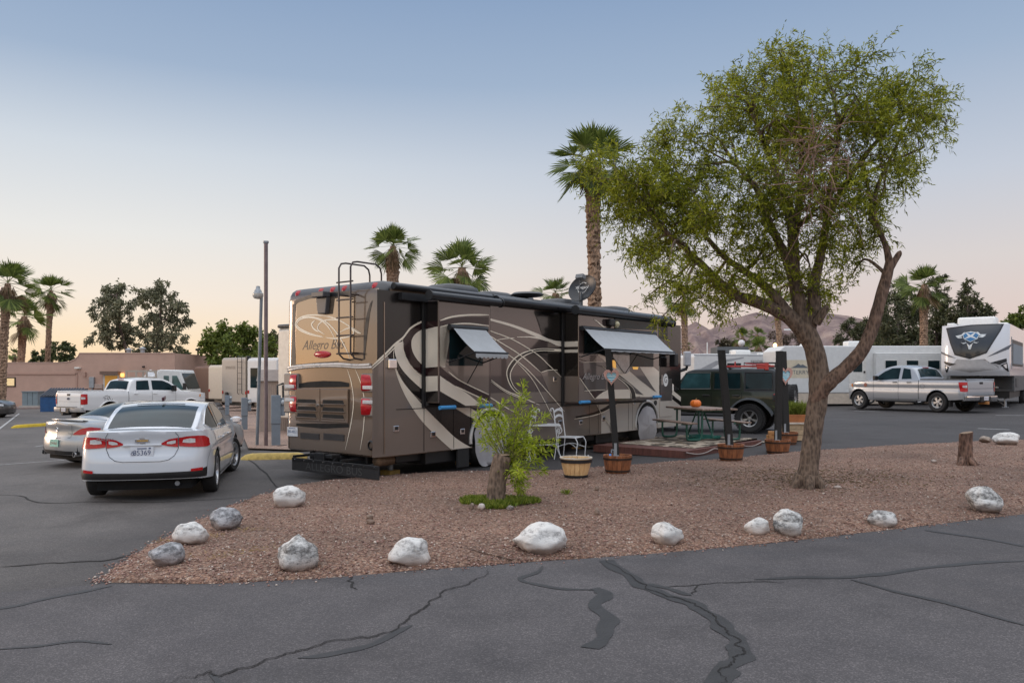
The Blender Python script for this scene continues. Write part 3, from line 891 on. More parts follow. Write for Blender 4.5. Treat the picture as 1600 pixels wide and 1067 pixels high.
	# ---- window awnings
	def win_awning(top, bot, w, out_, name, drop):
		(x0, y0), (x1, y1) = top
		a = side(x0, y0, w - .06); b = side(x1, y1, w - .06)
		za = (a.z + b.z) / 2
		o_ = MB(); o_.smooth = True
		o_.tube([(a.x, w - .06, za), (b.x, w - .06, za)], .055, 10)
		o = smooth_angle(o_.build(name, AWNM, rv), 40)
		c0 = side(*bot[0], w - out_); c1 = side(*bot[1], w - out_); zb = (c0.z + c1.z) / 2
		f = MB(); f.smooth = True
		rows = []
		N = 40
		for i in range(N + 1):
			q = i / N
			uu0 = a.x + .06 + (b.x - a.x - .12) * q; uu1 = uu0
			row = []
			for j in range(9):
				s = j / 8
				row.append((uu0 + (uu1 - uu0) * s, w - .06 - (out_ - .06) * s, za + .03 + (zb - za - .03) * s - .03 * math.sin(PI * s)))
			row.append((uu1, w - out_ - .012, zb - .03))
			row.append((uu1, w - out_ - .008, zb - drop * (.75 + .25 * abs(math.sin(q * N * PI / 5)))))
			rows.append(row)
		f.grid(rows)
		f.build('awning_canvas', AWNF, o)
		ar = MB()
		for u in (a.x + .05, b.x - .05):
			ar.tube([(u, w - .01, za - .62), (u, w - out_, zb)], .014, 6)
		ar.tube([(a.x + .05, w - out_, zb), (b.x - .05, w - out_, zb)], .018, 8)
		ar.build('awning_arm', AWNM, o)
		return o
	win_awning(((702, 511), (760, 515)), ((731, 551), (788, 551)), S1, .62, 'window_awning', .10)
	win_awning(((909, 514), (1024, 521)), ((944, 548), (1046, 548)), S2, .62, 'window_awning', .05)
	mb = MB()
	for (x0, y0), (x1, y1), w in ((A_([(573, 465)])[0], A_([(500, 597)])[0], S1), (C_([(460, 345)])[0], C_([(372, 482)])[0], S2), (C_([(285, 372)])[0], C_([(365, 484)])[0], S2)):
		a = side(x0, y0, w - .5); b = side(x1, y1, w - .04); mb.tube([a, b], .010, 5)
	build_each(mb, 'pull_strap', BLACK, rv)
	# blue foam guards on slide corners
	for (x0, y0), (x1, y1), w in (((687, 637), (711, 635), S1), ((751, 634), (768, 632.5), S1), ((906, 628.5), (921, 626), S2), ((1021, 620), (1032, 618), S2)):
		a = side(x0, y0, w - .03); b = side(x1, y1, w - .03)
		mb = MB(); mb.tube([(a.x, a.y, a.z), (b.x, b.y, a.z)], .036, 10)
		smooth_angle(mb.build('foam_guard', FOAM, rv), 40)
	# ---- wheels: cloth covered, chrome arch rings
	for (cx, cy), rad in (((765, 680), .52), ((1010, 655), .52)):
		c = side(cx, cy, 0)
		u, z = c.x, .50
		mb = MB(); mb.smooth = True
		mb.tube([(u + math.cos(t) * (rad + .06), -.015, max(.4, z + .03 + math.sin(t) * (rad + .06))) for t in np.linspace(-.1, PI + .1, 28)], .035, 8)
		arch = smooth_angle(mb.build('wheel_arch', mat('brushed_arch', (.55, .54, .52), .35, .3), rv), 50)
		mb = MB(); mb.add([(u + math.cos(t) * (rad + .05), -.012, max(.37, z + .03 + math.sin(t) * (rad + .05))) for t in np.linspace(0, PI, 28)], [tuple(range(28))])
		mb.build('wheel_well', DARK, rv)
		mb = MB(); mb.lathe([(.01, -.13), (.3, -.13), (.47, -.11), (.5, -.06), (.5, .2), (.3, .22), (.01, .22)], 28, (u, .10, z), Matrix.Rotation(PI / 2, 4, 'X') @ Matrix.Rotation(PI, 4, 'X'))
		wh = smooth_angle(mb.build('wheel', RUBBER, rv), 40)
		mb = MB(); mb.smooth = True
		rows = []
		rr = random.Random(5)
		for i in range(9):
			f = i / 8
			rows.append([(u + math.cos(t) * (rad - .03) * f * (1 + .03 * math.sin(3 * t + 1)), -.03 - .012 * math.sin(t * 5 + f * 4) * f - .05 * (1 - f) - .010 * math.sin(t * 9 + 5 * f * f) * f, max(.02 + .02 * math.sin(t * 7), z + math.sin(t) * (rad - .03) * f * (1.0 if math.sin(t) > 0 else 1.12))) for t in np.linspace(0, 2 * PI, 37)[:-1]])
		mb.grid(rows, closed=True)
		mb.build('wheel_cover', TARP, wh)
	mb = MB(); mb.add([side(745, 700, -.03) + Vector((-.3, 0, 0))] , [])
	a = side(733, 702, -.02)
	mb = MB(); mb.boxb(a.x - .3, a.x + .02, .0, .04, .05, .42); mb.build('mud_flap', RUBBER, rv)
	for u, w_ in ((.9, .5), (2.9, .5), (6.9, .4)):
		mb = MB(); mb.boxb(u - .13, u + .13, w_ + .1, w_ + .35, -.06, .05); mb.build('levelling_block', mat('yellow_wood', (.42, .25, .06), .7, var=.3), rv, bevel=.01)
		mb = MB(); mb.tube([(u, w_ + .22, .05), (u, w_ + .22, .4)], .05, 10); mb.build('levelling_jack', STEEL, rv)
	# ---- bay latches, vents, small fittings
	for px in A_([(128, 833), (320, 863), (473, 847)]) + C_([(224, 785), (428, 675), (72, 812)]) + B_([(520, 628), (552, 905)]):
		c = side(*px)
		mb = MB(); mb.box((c.x, -.012, c.z), (.13, .02, .11)); mb.m = 1; mb.box((c.x, -.022, c.z + .01), (.075, .02, .06))
		mb.build('bay_latch', [CHROME, BLACK], rv, bevel=.012)
	c = side(*A_([(103, 495)])[0]); mb = MB(); mb.box((c.x, -.03, c.z), (.19, .06, .17)); mb.build('vent_cover', CHROME, rv, bevel=.02)
	c = side(*C_([(262, 146)])[0], S2); mb = MB(); mb.box((c.x, S2 - .06, c.z), (.24, .12, .16)); mb.build('camera_housing', BLACK, rv, bevel=.03)
	c = side(*C_([(316, 158)])[0], S2 - .1); mb = MB(); mb.smooth = True; mb.lathe([(0, 0), (.06, .01), (.085, .07), (.06, .13), (0, .15)], 14, (c.x - .1, c.y, c.z), Matrix.Rotation(PI / 2, 4, 'Y')); mb.build('porch_light', mat('lamp_glass', (.4, .36, .22), .2, coat=.5), rv)
	c = side(*C_([(568, 680)])[0]); mb = MB(); mb.tube([(c.x, -.004, c.z), (c.x, -.03, c.z)], .065, 16); mb.build('fuel_cap', BLACK, rv)
	# entry door
	a = side(*C_([(597, 480)])[0]); b = side(*C_([(680, 775)])[0]); zt = 2.25; zb = side(*C_([(600, 775)])[0]).z
	mb = MB(); mb.m = BK; mb.boxb(a.x, b.x, -.022, -.002, zb + .62, zt); mb.m = LG; mb.boxb(a.x, b.x, -.022, -.002, zb, zb + .55)
	mb.m = SK; mb.boxb(a.x + .02, b.x - .03, -.026, -.003, zb + .42, zb + 1.0)
	door = mb.build('entry_door', RVMATS, rv, bevel=.006)
	c = side(*C_([(634, 528)])[0])
	mb = MB()
	mb.add([(c.x + .14 * math.cos(t), -.028, c.z + .17 * math.sin(t)) for t in np.linspace(0, 2 * PI, 33)[:-1]], [tuple(range(32))])
	mb.m = 1
	mb.text('G', .24, Matrix.Translation((c.x, -.031, c.z)) @ Matrix.Rotation(PI / 2, 4, 'X'))
	mb.build('round_emblem', [WHITE, SMOKE], door)
	mb = MB(); mb.tube([(a.x + .05, -.06, zb + .85), (a.x + .05, -.06, zb + 1.1)], .012, 6); mb.build('handle', CHROME, door)
	mb = MB(); mb.m = 0
	q = [side(*p, 0) for p in C_([(585, 165), (650, 172), (650, 258), (585, 250)])]
	mb.add([(p.x, -.016, p.z) for p in q], [(0, 1, 2, 3)]); mb.build('window', GLASS, rv)
	# ---- rear wall
	def rpoly(mb, m, pts, k=1, u0=None):
		mb.m = m
		q = []
		for x, y in pts:
			p = rear(x, y, 0.0)
			u = .03 * ((p.z - .4) / 3) - .002 * k
			q.append((u, min(max(p.y, .18), RVW - .18), p.z))
		b = bmesh.new(); f = b.faces.new([b.verts.new(p) for p in q]); bmesh.ops.triangulate(b, faces=[f]); b.verts.index_update()
		mb.add([v.co.copy() for v in b.verts], [tuple(v.index for v in f.verts) for f in b.faces]); b.free()
	def rline(mb, m, pts, wd, k=3, n=8):
		mb.m = m; q = [rear(p[0], p[1], 0) for p in crom(pts, n)]; L = []; kk = len(q)
		for i, p in enumerate(q):
			a = q[max(0, i - 1)]; b = q[min(kk - 1, i + 1)]
			t = Vector((b.y - a.y, b.z - a.z)); t = t.normalized() if t.length > 0 else Vector((1, 0))
			hw = wd / 2 * min(1, .25 + 4 * min(i, kk - 1 - i) / kk)
			u = .03 * ((p.z - .4) / 3) - .002 * k
			L.append([(u, p.y - t.y * s * hw, p.z + t.x * s * hw) for s in (1, -1)])
		mb.grid(L)
	MIRROR = paint('gloss_bronze_rear_panel', (.46, .35, .25), .8, .07, dirt=.0)
	mb = MB()
	rpoly(mb, 0, D_([(185, 300), (300, 268), (460, 250), (735, 240), (735, 840), (600, 855), (420, 862), (185, 885)]), 1)
	rp = mb.build('rear_panel', MIRROR, rv)
	mb = MB()
	rpoly(mb, 0, D_([(165, 300), (190, 285), (300, 245), (450, 215), (700, 205), (735, 220), (735, 250), (600, 252), (420, 262), (300, 278), (200, 312), (170, 340)]), 3)
	rpoly(mb, 0, D_([(150, 330), (172, 320), (180, 340), (172, 600), (185, 890), (140, 895), (150, 600)]), 2)
	rpoly(mb, 0, D_([(180, 888), (420, 865), (580, 852), (580, 862), (420, 875), (180, 898)]), 3)
	mb.build('panel_surround', BLACK, rp)
	mb = MB()
	for pts, wd in ((D_([(440, 632), (330, 612), (225, 570), (180, 515), (215, 458), (300, 430), (430, 432), (560, 465), (680, 530), (790, 598)]), .022), (D_([(430, 628), (320, 598), (235, 560), (192, 515), (230, 465), (320, 450), (420, 480), (500, 560), (580, 725)]), .022),
					(D_([(230, 450), (340, 448), (460, 490), (560, 590), (650, 740), (690, 850)]), .022), (D_([(360, 480), (330, 510), (350, 555), (395, 582)]), .026), (D_([(450, 605), (395, 570), (388, 530), (430, 485), (510, 470), (600, 480)]), .022), (D_([(460, 636), (560, 645), (680, 625), (720, 590), (690, 550), (640, 560), (590, 590)]), .024), (D_([(600, 480), (660, 520), (740, 580), (785, 600)]), .02)):
		rline(mb, 0, pts, wd)
	rline(mb, 0, E_([(660, 35), (700, 160), (722, 330), (705, 520), (650, 785)]), .016, 2)
	rline(mb, 0, E_([(735, 35), (795, 190), (825, 360), (815, 600), (787, 790)]), .016, 2)
	mb.build('pinstripe', CREAM, rp)
	mb = MB(); c = rear(*D_([(430, 706)])[0])
	MR_ = lambda y, z, u=-.012: Matrix.Translation((u, y, z)) @ Matrix.Rotation(-PI / 2, 4, 'Z') @ Matrix.Rotation(PI / 2, 4, 'X')
	mb.text('Allegro Bus', .25, MR_(c.y, c.z, .03 * (c.z - .4) / 3 - .0045), .4, 1.0); mb.build('lettering', mat('dark_lettering', (.06, .04, .03), .4), rp)
	# chrome belt moulding
	mb = MB(); mb.smooth = True
	mb.tube([(.0 + .12 * max(0, (rear(x, y).y - RVW + .2) / .2, (.2 - rear(x, y).y) / .2) ** 2, min(RVW - .02, max(.02, rear(x, y).y)), rear(x, y).z) for x, y in crom(D_([(92, 928), (150, 912), (250, 900), (430, 888), (600, 885), (760, 895), (880, 888)]), 5)], .028, 8)
	mb.tube([(.0 + .12 * max(0, (rear(x, y).y - RVW + .2) / .2, (.2 - rear(x, y).y) / .2) ** 2, min(RVW - .02, max(.02, rear(x, y).y)), rear(x, y).z) for x, y in crom(D_([(92, 945), (250, 915), (430, 902), (600, 903), (760, 915), (900, 912)]), 5)], .022, 8)
	smooth_angle(mb.build('belt_moulding', mat('satin_moulding', (.58, .55, .52), .3, .3), rv), 60)
	# camera cowl, third brake light
	c = rear(*D_([(455, 320)])[0])
	mb = MB(); mb.prism([(.02, c.y + .16, c.z + .1), (.02, c.y - .16, c.z + .1), (.02, c.y - .11, c.z - .19), (.02, c.y + .11, c.z - .19)], (-.09, 0, 0)); mb.boxb(-.16, .0, c.y - .17, c.y + .17, c.z + .10, c.z + .2); mb.build('rear_camera', mat('grey_cowl', (.06, .06, .065), .4), rv, bevel=.015)
	c = rear(*D_([(432, 793)])[0])
	mb = MB(); mb.smooth = True; mb.lathe([(0, .03), (.15, .025), (.23, .012), (.235, 0)], 28, (.012, c.y, c.z), Matrix.Rotation(-PI / 2, 4, 'Y') @ Matrix.Diagonal((.28, 1, 1, 1))); mb.build('brake_light', REDLENS, rv)
	for x, y in D_([(175, 174), (390, 122), (497, 103), (606, 88), (886, 66)]):
		c = rear(x, y); mb = MB(); mb.smooth = True; mb.lathe([(0, .05), (.05, .04), (.075, .0), (.08, -.05)], 12, (.12, min(max(c.y, .2), RVW - .2), 3.30)); mb.build('clearance_light', REDLENS, rv)
	# dark vertical fairing at the right rear edge
	mb = MB(); rpoly(mb, 0, D_([(893, 290), (870, 400), (850, 560), (822, 830), (812, 830), (815, 600), (840, 420), (870, 320)]), 3); mb.build('fairing', BLACK, rv)
	# engine doors with louvres
	a = rear(*E_([(195, 215)])[0]); b = rear(*E_([(682, 540)])[0]); mid = rear(*E_([(425, 300)])[0]).y
	for y0, y1 in ((a.y, mid + .008), (mid - .008, b.y)):
		mb = MB(); mb.boxb(-.03, .0, y1, y0, b.z, a.z)
		d = mb.build('engine_door', TAUPE, rv, bevel=.012)
		mb = MB()
		for k in (340, 408, 472):
			z = rear(*E_([(425, k)])[0]).z
			ww = (y0 - y1)
			mb.prism([(-.034, y0 - .07, z - .03), (-.034, y1 + .09, z - .03), (-.034, y1 + .12, z + .035), (-.034, y0 - .09, z + .035)], (.003, 0, 0))
		build_each(mb, 'louvre', DARK, d)
		mb = MB()
		for k in (340, 408, 472):
			z = rear(*E_([(425, k)])[0]).z; mb.boxb(-.05, -.03, y1 + .07, y0 - .05, z - .05, z - .03)
		build_each(mb, 'louvre_lip', TAUPE, d, bevel=.006)
		mb = MB(); mb.tube([(-.03, y1 + .06 if y1 > mid - .1 else y0 - .06, a.z - .3), (-.045, y1 + .06 if y1 > mid - .1 else y0 - .06, a.z - .3)], .03, 12); mb.build('door_lock', CHROME, d)
	mb = MB()
	rpoly(mb, 0, E_([(195, 178), (300, 158), (440, 148), (600, 152), (682, 168), (682, 205), (195, 212)]), 2)
	rpoly(mb, 0, E_([(195, 542), (682, 545), (682, 578), (440, 590), (195, 565)]), 2)
	build_each(mb, 'air_intake', DARK, rv)
	for p in ((235, 625, 410, 692), (450, 632, 640, 705)):
		a = rear(*E_([(p[0], p[1])])[0]); b = rear(*E_([(p[2], p[3])])[0])
		mb = MB(); mb.boxb(-.008, .01, b.y, a.y, b.z, a.z); mb.m = 1
		for k in range(7): mb.boxb(-.011, 0, b.y + .01, a.y - .01, b.z + (a.z - b.z) * (k + .5) / 7 - .004, b.z + (a.z - b.z) * (k + .5) / 7 + .004)
		mb.build('grille', [mat('mesh_grille', (.03, .028, .027), .7, bump=.6, bscale=200), SMOKE], rv)
	# licence plate
	a = rear(*E_([(105, 572)])[0]); b = rear(*E_([(180, 660)])[0])
	mb = MB(); yc, zc = (a.y + b.y) / 2 - .07, (a.z + b.z) / 2; mb.box((-.008, yc, zc), (.012, .31, .17)); mb.m = 1
	mb.text('J80-4852', .075, MR_(yc, zc, -.016)); mb.boxb(-.0155, -.0145, yc - .1, yc + .1, zc + .055, zc + .07)
	mb.build('licence_plate', [mat('plate_white', (.62, .64, .66), .5), mat('plate_blue', (.05, .10, .22), .5)], rv, bevel=.004)
	# tail lamps (both corners)
	for sgn in (0, 1):
		for (y0, y1) in ((90, 243), (312, 468)):
			za = rear(*E_([(890, y0)])[0]).z; zb = rear(*E_([(890, y1)])[0]).z
			yA, yB = (.05, .44) if sgn == 0 else (RVW - .44, RVW - .05)
			mb = MB(); mb.smooth = True
			rows = []
			for i in range(9):
				f = i / 8; y = yA + (yB - yA) * f
				e = f if sgn else 1 - f
				u = -.035 + .10 * e ** 3
				rows.append([(u + .03, y, za + .01), (u, y, za - .01), (u - .012, y, (za + zb) / 2), (u, y, zb + .01), (u + .03, y, zb - .01)])
			mb.grid(rows)
			lamp = mb.build('tail_lamp', REDLENS, rv)
			mb = MB(); zc = za - .06 if y0 > 200 else zb + .06
			mb.boxb(-.054, .0, yA + .06, yB - .05, zc - .032, zc + .032)
			mb.build('reverse_lamp', CLEARLENS, lamp, bevel=.01)
			mb = MB(); mb.boxb(-.02, .04, yA - .02, yB + .02, zb - .02, za + .02); mb.build('lamp_bezel', mat('bezel_grey', (.18, .16, .15), .4, .3), lamp, bevel=.02)
	c = rear(*E_([(965, 748)])[0])
	mb = MB(); mb.lathe([(.075, 0), (.085, .03), (.06, .045), (.055, .0), (.0, -.01)], 20, (.015, .22, c.z), Matrix.Rotation(-PI / 2, 4, 'Y')); mb.m = 0
	smooth_angle(mb.build('round_port', BLACK, rv), 40)
	# hitch and tow-guard flap
	mb = MB(); mb.boxb(-.28, .3, 1.15, 1.27, .28, .38); mb.boxb(-.3, -.1, .9, 1.5, .33, .40); mb.tube([(-.2, .9, .3), (-.2, 1.5, .3)], .05, 10); mb.boxb(-.33, -.2, 1.08, 1.34, .24, .42)
	mb.build('tow_hitch', BLACK, rv, bevel=.012)
	a = rear(*E_([(165, 870)])[0], -.32); b = rear(*E_([(970, 920)])[0], -.32)
	zt, zb = .30, .075
	mb = MB(); mb.boxb(-.345, -.325, b.y, a.y, zb, zt)
	fl = mb.build('mud_guard', RUBBER, rv, bevel=.006)
	mb = MB(); mb.boxb(-.352, -.346, b.y + .01, a.y - .01, zt - .05, zt - .01); mb.build('guard_bar', BLACK, fl)
	for k in range(9):
		y = a.y - .1 - (a.y - b.y - .2) * k / 8
		mb = MB(); mb.tube([(-.352, y, zt - .03), (-.358, y, zt - .03)], .012, 6); mb.build('bolt', CHROME, fl)
	mb = MB(); mb.text('ALLEGRO BUS', .19, MR_((a.y + b.y) / 2, (zt + zb) / 2 - .02, -.348), 0, 1.25); mb.build('lettering', mat('moulded_rubber', (.05, .05, .05), .55), fl)
	mb = MB()
	for y in (.6, 1.9): mb.boxb(-.34, .2, y - .03, y + .03, .30, .34)
	build_each(mb, 'guard_bracket', BLACK, fl)
	mb = MB(); mb.smooth = True; mb.tube([(.15, .25, .30), (.5, .35, .28), (.9, .4, .30)], .09, 10); mb.build('exhaust', mat('rusty_pipe', (.20, .13, .08), .6, .4, var=.4), rv)
	# ---- ladder
	LBAR = mat('ladder_tube', (.05, .035, .03), .35, .3, var=.3)
	yl = rear(*D_([(590, 400)])[0], -.15).y; yr = rear(*D_([(698, 400)])[0], -.15).y
	yl2 = yl; 
	zt = 3.72; zb = rear(*D_([(620, 832)])[0], -.15).z
	lad = MB(); lad.smooth = True
	for y in (yl, yr):
		pts = [(.02, y - .1, zb - .02), (-.10, y - .06, zb), (-.15, y, zb + .08), (-.15, y, 2.4), (-.15, y, zt - .1), (-.10, y, zt - .02), (.0, y, zt), (.42, y, zt), (.52, y, zt - .06), (.55, y, zt - .16), (.55, y, 3.40)]
		lad.tube(pts, .016, 8)
	for k in (285, 450, 616, 785, 120):
		z = rear(*D_([(650, k)])[0], -.15).z
		lad.tube([(-.15, yl + .06, z), (-.15, yr - .06, z)], .014, 8)
	for z in (3.15, 2.15):
		for y in (yl, yr): lad.tube([(-.15, y, z), (.05, y, z)], .016, 6)
	smooth_angle(lad.build('ladder', LBAR, rv), 60)
	# ---- roof gear
	def pod(u, w_, l, wd, h, name, m=BLACK):
		mb = MB(); mb.smooth = True
		rows = []
		for f, z in ((1, 0), (1, h * .45), (.93, h * .8), (.75, h), (.3, h * 1.04)):
			rows.append([(u + l / 2 * f * max(-1, min(1, 1.25 * math.cos(t))), w_ + wd / 2 * f * max(-1, min(1, 1.25 * math.sin(t))), 3.39 + z) for t in np.linspace(0, 2 * PI, 33)[:-1]])
		mb.grid(rows, closed=True); mb.add(rows[-1], [tuple(range(32))])
		return smooth_angle(mb.build(name, m, rv), 50)
	DKG = mat('roof_grey_plastic', (.05, .052, .056), .45, var=.2)
	pod(3.0, 1.15, 1.0, .8, .22, 'air_conditioner', DKG)
	pod(4.3, 1.2, .9, .75, .18, 'roof_vent', DKG); pod(5.0, 1.0, .6, .6, .14, 'roof_vent', DKG)
	pod(6.9, 1.2, 1.0, .8, .22, 'air_conditioner', DKG); pod(9.3, 1.2, .9, .8, .2, 'air_conditioner', DKG)
	c = side(824, 452, 1.0)
	mb = MB(); mb.smooth = True; mb.lathe([(.03, 0), (.03, .14), (.30, .16), (.36, .20), (.30, .24), (.1, .26), (0, .26)], 24, (side(824, 440, .5).x, .5, 3.32)); smooth_angle(mb.build('tv_antenna', DKG, rv), 40)
	# satellite dish: aims back and to the right of the coach
	c = side(909, 449, .6)
	dish = thing('dish_mount', None, None, (0, 0, 0)); dish.parent = rv
	cu, cz = side(909, 450, .6).x, side(909, 450, .6).z
	# world direction of the dish face -> local
	dw = Vector((-.62, -.62, .30)).normalized(); dl = Vector((dw.dot(RVD), dw.dot(RVN), dw.z))
	rot = dl.to_track_quat('Z', 'Y').to_matrix().to_4x4()
	sc = Matrix.Diagonal((1.12, .92, 1, 1))
	mb = MB(); mb.smooth = True
	mb.lathe([(0, -.10), (.12, -.093), (.24, -.065), (.34, -.02), (.37, .0), (.375, -.012), (.34, -.035), (.2, -.10), (0, -.13)], 36, (cu, .6, cz), rot @ sc)
	d = smooth_angle(mb.build('satellite_dish', mat('dish_black', (.016, .018, .022), .4, var=.2), rv), 50)
	bpy.data.objects.remove(dish)
	mb = MB(); M = Matrix.Translation((cu, .6, cz)) @ rot
	up = Matrix.Identity(4)
	# keep the lettering upright
	zax = dl; xax = Vector((0, 0, 1)).cross(zax).normalized(); yax = zax.cross(xax)
	MU = Matrix((xax, yax, zax)).transposed().to_4x4(); MU.translation = Vector((cu, .6, cz)) + zax * -.035 + xax * -.0
	mb.text('Winegard', .10, MU @ Matrix.Translation((-.03, .03, 0)))
	mb.tube([MU @ Vector((-.03 + .14 * math.cos(t), .03 + .14 * math.sin(t), -.025)) for t in np.linspace(.9, 2 * PI - .2, 24)], .008, 5)
	mb.build('dish_lettering', WHITE, d)
	mb = MB(); mb.tube([Vector((cu, .6, cz)) + yax * -.34 - zax * .02, Vector((cu, .6, cz)) + zax * .38 + yax * .08 + xax * .22], .014, 6)
	e = Vector((cu, .6, cz)) + zax * .38 + yax * .10 + xax * .24
	mb.box(e, (.22, .10, .13), MU.to_3x3().to_4x4()); mb.tube([(cu + .02, .62, cz - .15), (cu + .08, .66, 3.33)], .035, 8); mb.tube([(cu - .06, .58, cz - .1), (cu - .05, .62, 3.33)], .03, 8)
	mb.build('feed_arm', mat('dish_grey', (.16, .17, .18), .4), d, bevel=.006)
	# front mirror / cab glass
	mb = MB(); mb.boxb(10.1, 10.3, -.28, -.1, 2.0, 2.35); mb.build('wing_mirror', BLACK, rv, bevel=.03)
	return rv
build_rv()
# ---------------------------------------------------------------- vehicles (local x: rear -> front, y: to the left, z up)
class Car:
	"""a car body lofted from a plan outline, a belt line and a roof line"""
	def __init__(s, c):
		s.c = c
		pl = c['plan']
		q = crom([(p[0], p[1]) for p in pl], 14)
		# resample by arc length
		d = [0]
		for a, b in zip(q, q[1:]): d.append(d[-1] + (b - a).length)
		n = int(d[-1] / .03)
		s.out = []; s.sig = []
		j = 0
		for i in range(n + 1):
			t = d[-1] * i / n
			while j < len(d) - 2 and d[j + 1] < t: j += 1
			f = (t - d[j]) / max(1e-9, d[j + 1] - d[j])
			s.out.append(q[j].lerp(q[j + 1], f)); s.sig.append(t)
		s.L = max(p.x for p in s.out)
		s.nrm = []
		for i in range(len(s.out)):
			a = s.out[max(0, i - 1)]; b = s.out[min(len(s.out) - 1, i + 1)]
			t = (b - a).normalized(); s.nrm.append(Vector((-t.y, t.x)) * -1)
		# outward = to the right of travel is -; travel goes rear -> +y side -> front, outward is left of travel
		for i in range(len(s.nrm)):
			t = s.nrm[i]
			cx = s.out[i] - Vector((s.L / 2, 0))
			if t.dot(Vector((cx.x / (s.L / 2) ** 2, cx.y))) < 0: s.nrm[i] = -t
	def idx(s, sg):
		n = len(s.sig); f = sg / s.sig[-1] * (n - 1); i = int(min(n - 2, max(0, f))); return i, f - i
	def wts(s, i):
		"""blend weights rear / side / front from the outward normal"""
		n = s.nrm[i]; r = max(0, -n.x) ** 1.2; f = max(0, n.x) ** 1.2; sd = abs(n.y) ** 1.2
		t = r + f + sd
		return r / t, sd / t, f / t
	def sill(s, x):
		return lerpf(s.c['sill'], x)
	def belt(s, x): return smf(s.c['belt'], x)
	def wall(s, sg, z, off=0.0):
		"""point on the body wall at arc position sg (signed) and height z"""
		sgn = 1 if sg >= 0 else -1
		i, f = s.idx(abs(sg))
		p = s.out[i].lerp(s.out[i + 1], f); n = s.nrm[i].lerp(s.nrm[i + 1], f).normalized()
		w = s.wts(i if f < .5 else i + 1)
		x = p.x
		ins = sum(wk * smf(tab, z) for wk, tab in zip(w, (s.c['prof_r'], s.c['prof_s'], s.c['prof_f'])))
		q = p - n * (ins - off)
		return Vector((q.x, q.y * sgn, z))
	def build_body(s, root, m, name='body', deckz=None):
		c = s.c
		rows_z = 14
		mb = MB(); mb.smooth = True
		left = []
		for i, sg in enumerate(s.sig):
			x = s.out[i].x
			zt = s.belt(x); zb = s.sill(x)
			w = s.wts(i)
			zb = zb if w[1] > .5 else w[1] * zb + w[0] * c.get('zr', zb) + w[2] * c.get('zf', zb)
			za = 0
			if w[1] > .3:
				for xc, zc, Ra in c['arches']:
					dx = abs(x - xc)
					if dx < Ra: za = max(za, zc + math.sqrt(Ra * Ra - dx * dx))
			col_ = []
			for j in range(rows_z + 1):
				f = j / rows_z
				z = zb + (zt - zb) * f
				z = max(z, za + .004 * j) if za else z
				z = min(z, zt)
				col_.append(s.wall(sg, z))
			left.append(col_)
		n = len(left)
		right = [[Vector((p.x, -p.y, p.z)) for p in r] for r in left]
		mb.grid(left); mb.grid(right, flip=True)
		# deck between the two top edges
		rows = []
		K = 12
		for r in left:
			p = r[-1]; x = p.x
			cr = smf(c['crown'], x)
			row = []
			for k in range(K + 1):
				t = -1 + 2 * k / K
				y = p.y * t
				row.append((x, y, p.z + cr * (1 - abs(t) ** c.get('crown_p', 2.2))))
			rows.append(row)
		mb.grid(rows)
		# greenhouse shell
		if 'roof' in c:
			rows = []
			x0, x1 = c['roof'][0][0], c['roof'][-1][0]
			xs = sorted(set(list(np.linspace(x0, x1, 60)) + [p[0] for p in c['roof']]))
			for x in xs: rows.append(s.gh_section(x))
			mb.grid(rows)
			mb.add(rows[0], [tuple(range(len(rows[0])))]); mb.add(rows[-1], [tuple(range(len(rows[-1])))])
		o = mb.build(name, m, root, weld=.0008)
		smooth_angle(o, 38)
		# dark underbody and wheel houses
		u = MB()
		w = max(p.y for p in s.out)
		sl = min(z for _, z in c['sill'])
		u.boxb(.25, s.L - .25, -w + .28, w - .28, sl - .02, min(.62, c['arches'][0][1] + .25))
		u.boxb(.12, .4, -w * .7, w * .7, c.get('zr', sl) + .01, c.get('zr', sl) + .2)
		for xc, zc, Ra in c['arches']:
			u.boxb(xc - Ra, xc + Ra, -w + .3, w - .3, sl, zc + Ra - .02)
			for sgn in (1, -1):
				u.add([(xc + math.cos(t) * Ra * 1.02, sgn * (w - dd), max(sl, zc + math.sin(t) * Ra * 1.02)) for dd in (.06, .32) for t in np.linspace(-.2, PI + .2, 20)], [(k, k + 1, 21 + k, 20 + k) for k in range(19)])
		u.build('underbody', DARK, root)
		return o
	def gh_wb(s, x):
		"""half width of the greenhouse base"""
		return smf(s.c['gh_w'], x)
	def gh_section(s, x):
		c = s.c
		zt = smf(c['roof'], x); zb = s.belt(x) - .02
		wb = s.gh_wb(x); h = max(zt - zb, 0.001)
		cr = min(c.get('roof_crown', .05), h * .5); ze = zt - cr
		tum = c.get('tumble', .32)
		we = wb - tum * (ze - zb)
		pts = []
		for f in (0, .25, .5, .75, .92): pts.append((x, wb - tum * (ze - zb) * f, zb + (ze - zb) * f))
		for t in (.985, .94, .85, .6, .3, 0):
			pts.append((x, we * t, ze + cr * (1 - abs(t) ** 2.6)))
		return [Vector(p) for p in pts] + [Vector((p[0], -p[1], p[2])) for p in reversed(pts[:-1])]
	def gh_side(s, x, z, sgn, off=.005):
		c = s.c
		zb = s.belt(x) - .02
		return Vector((x, sgn * (s.gh_wb(x) - c.get('tumble', .32) * (z - zb) + off), z))
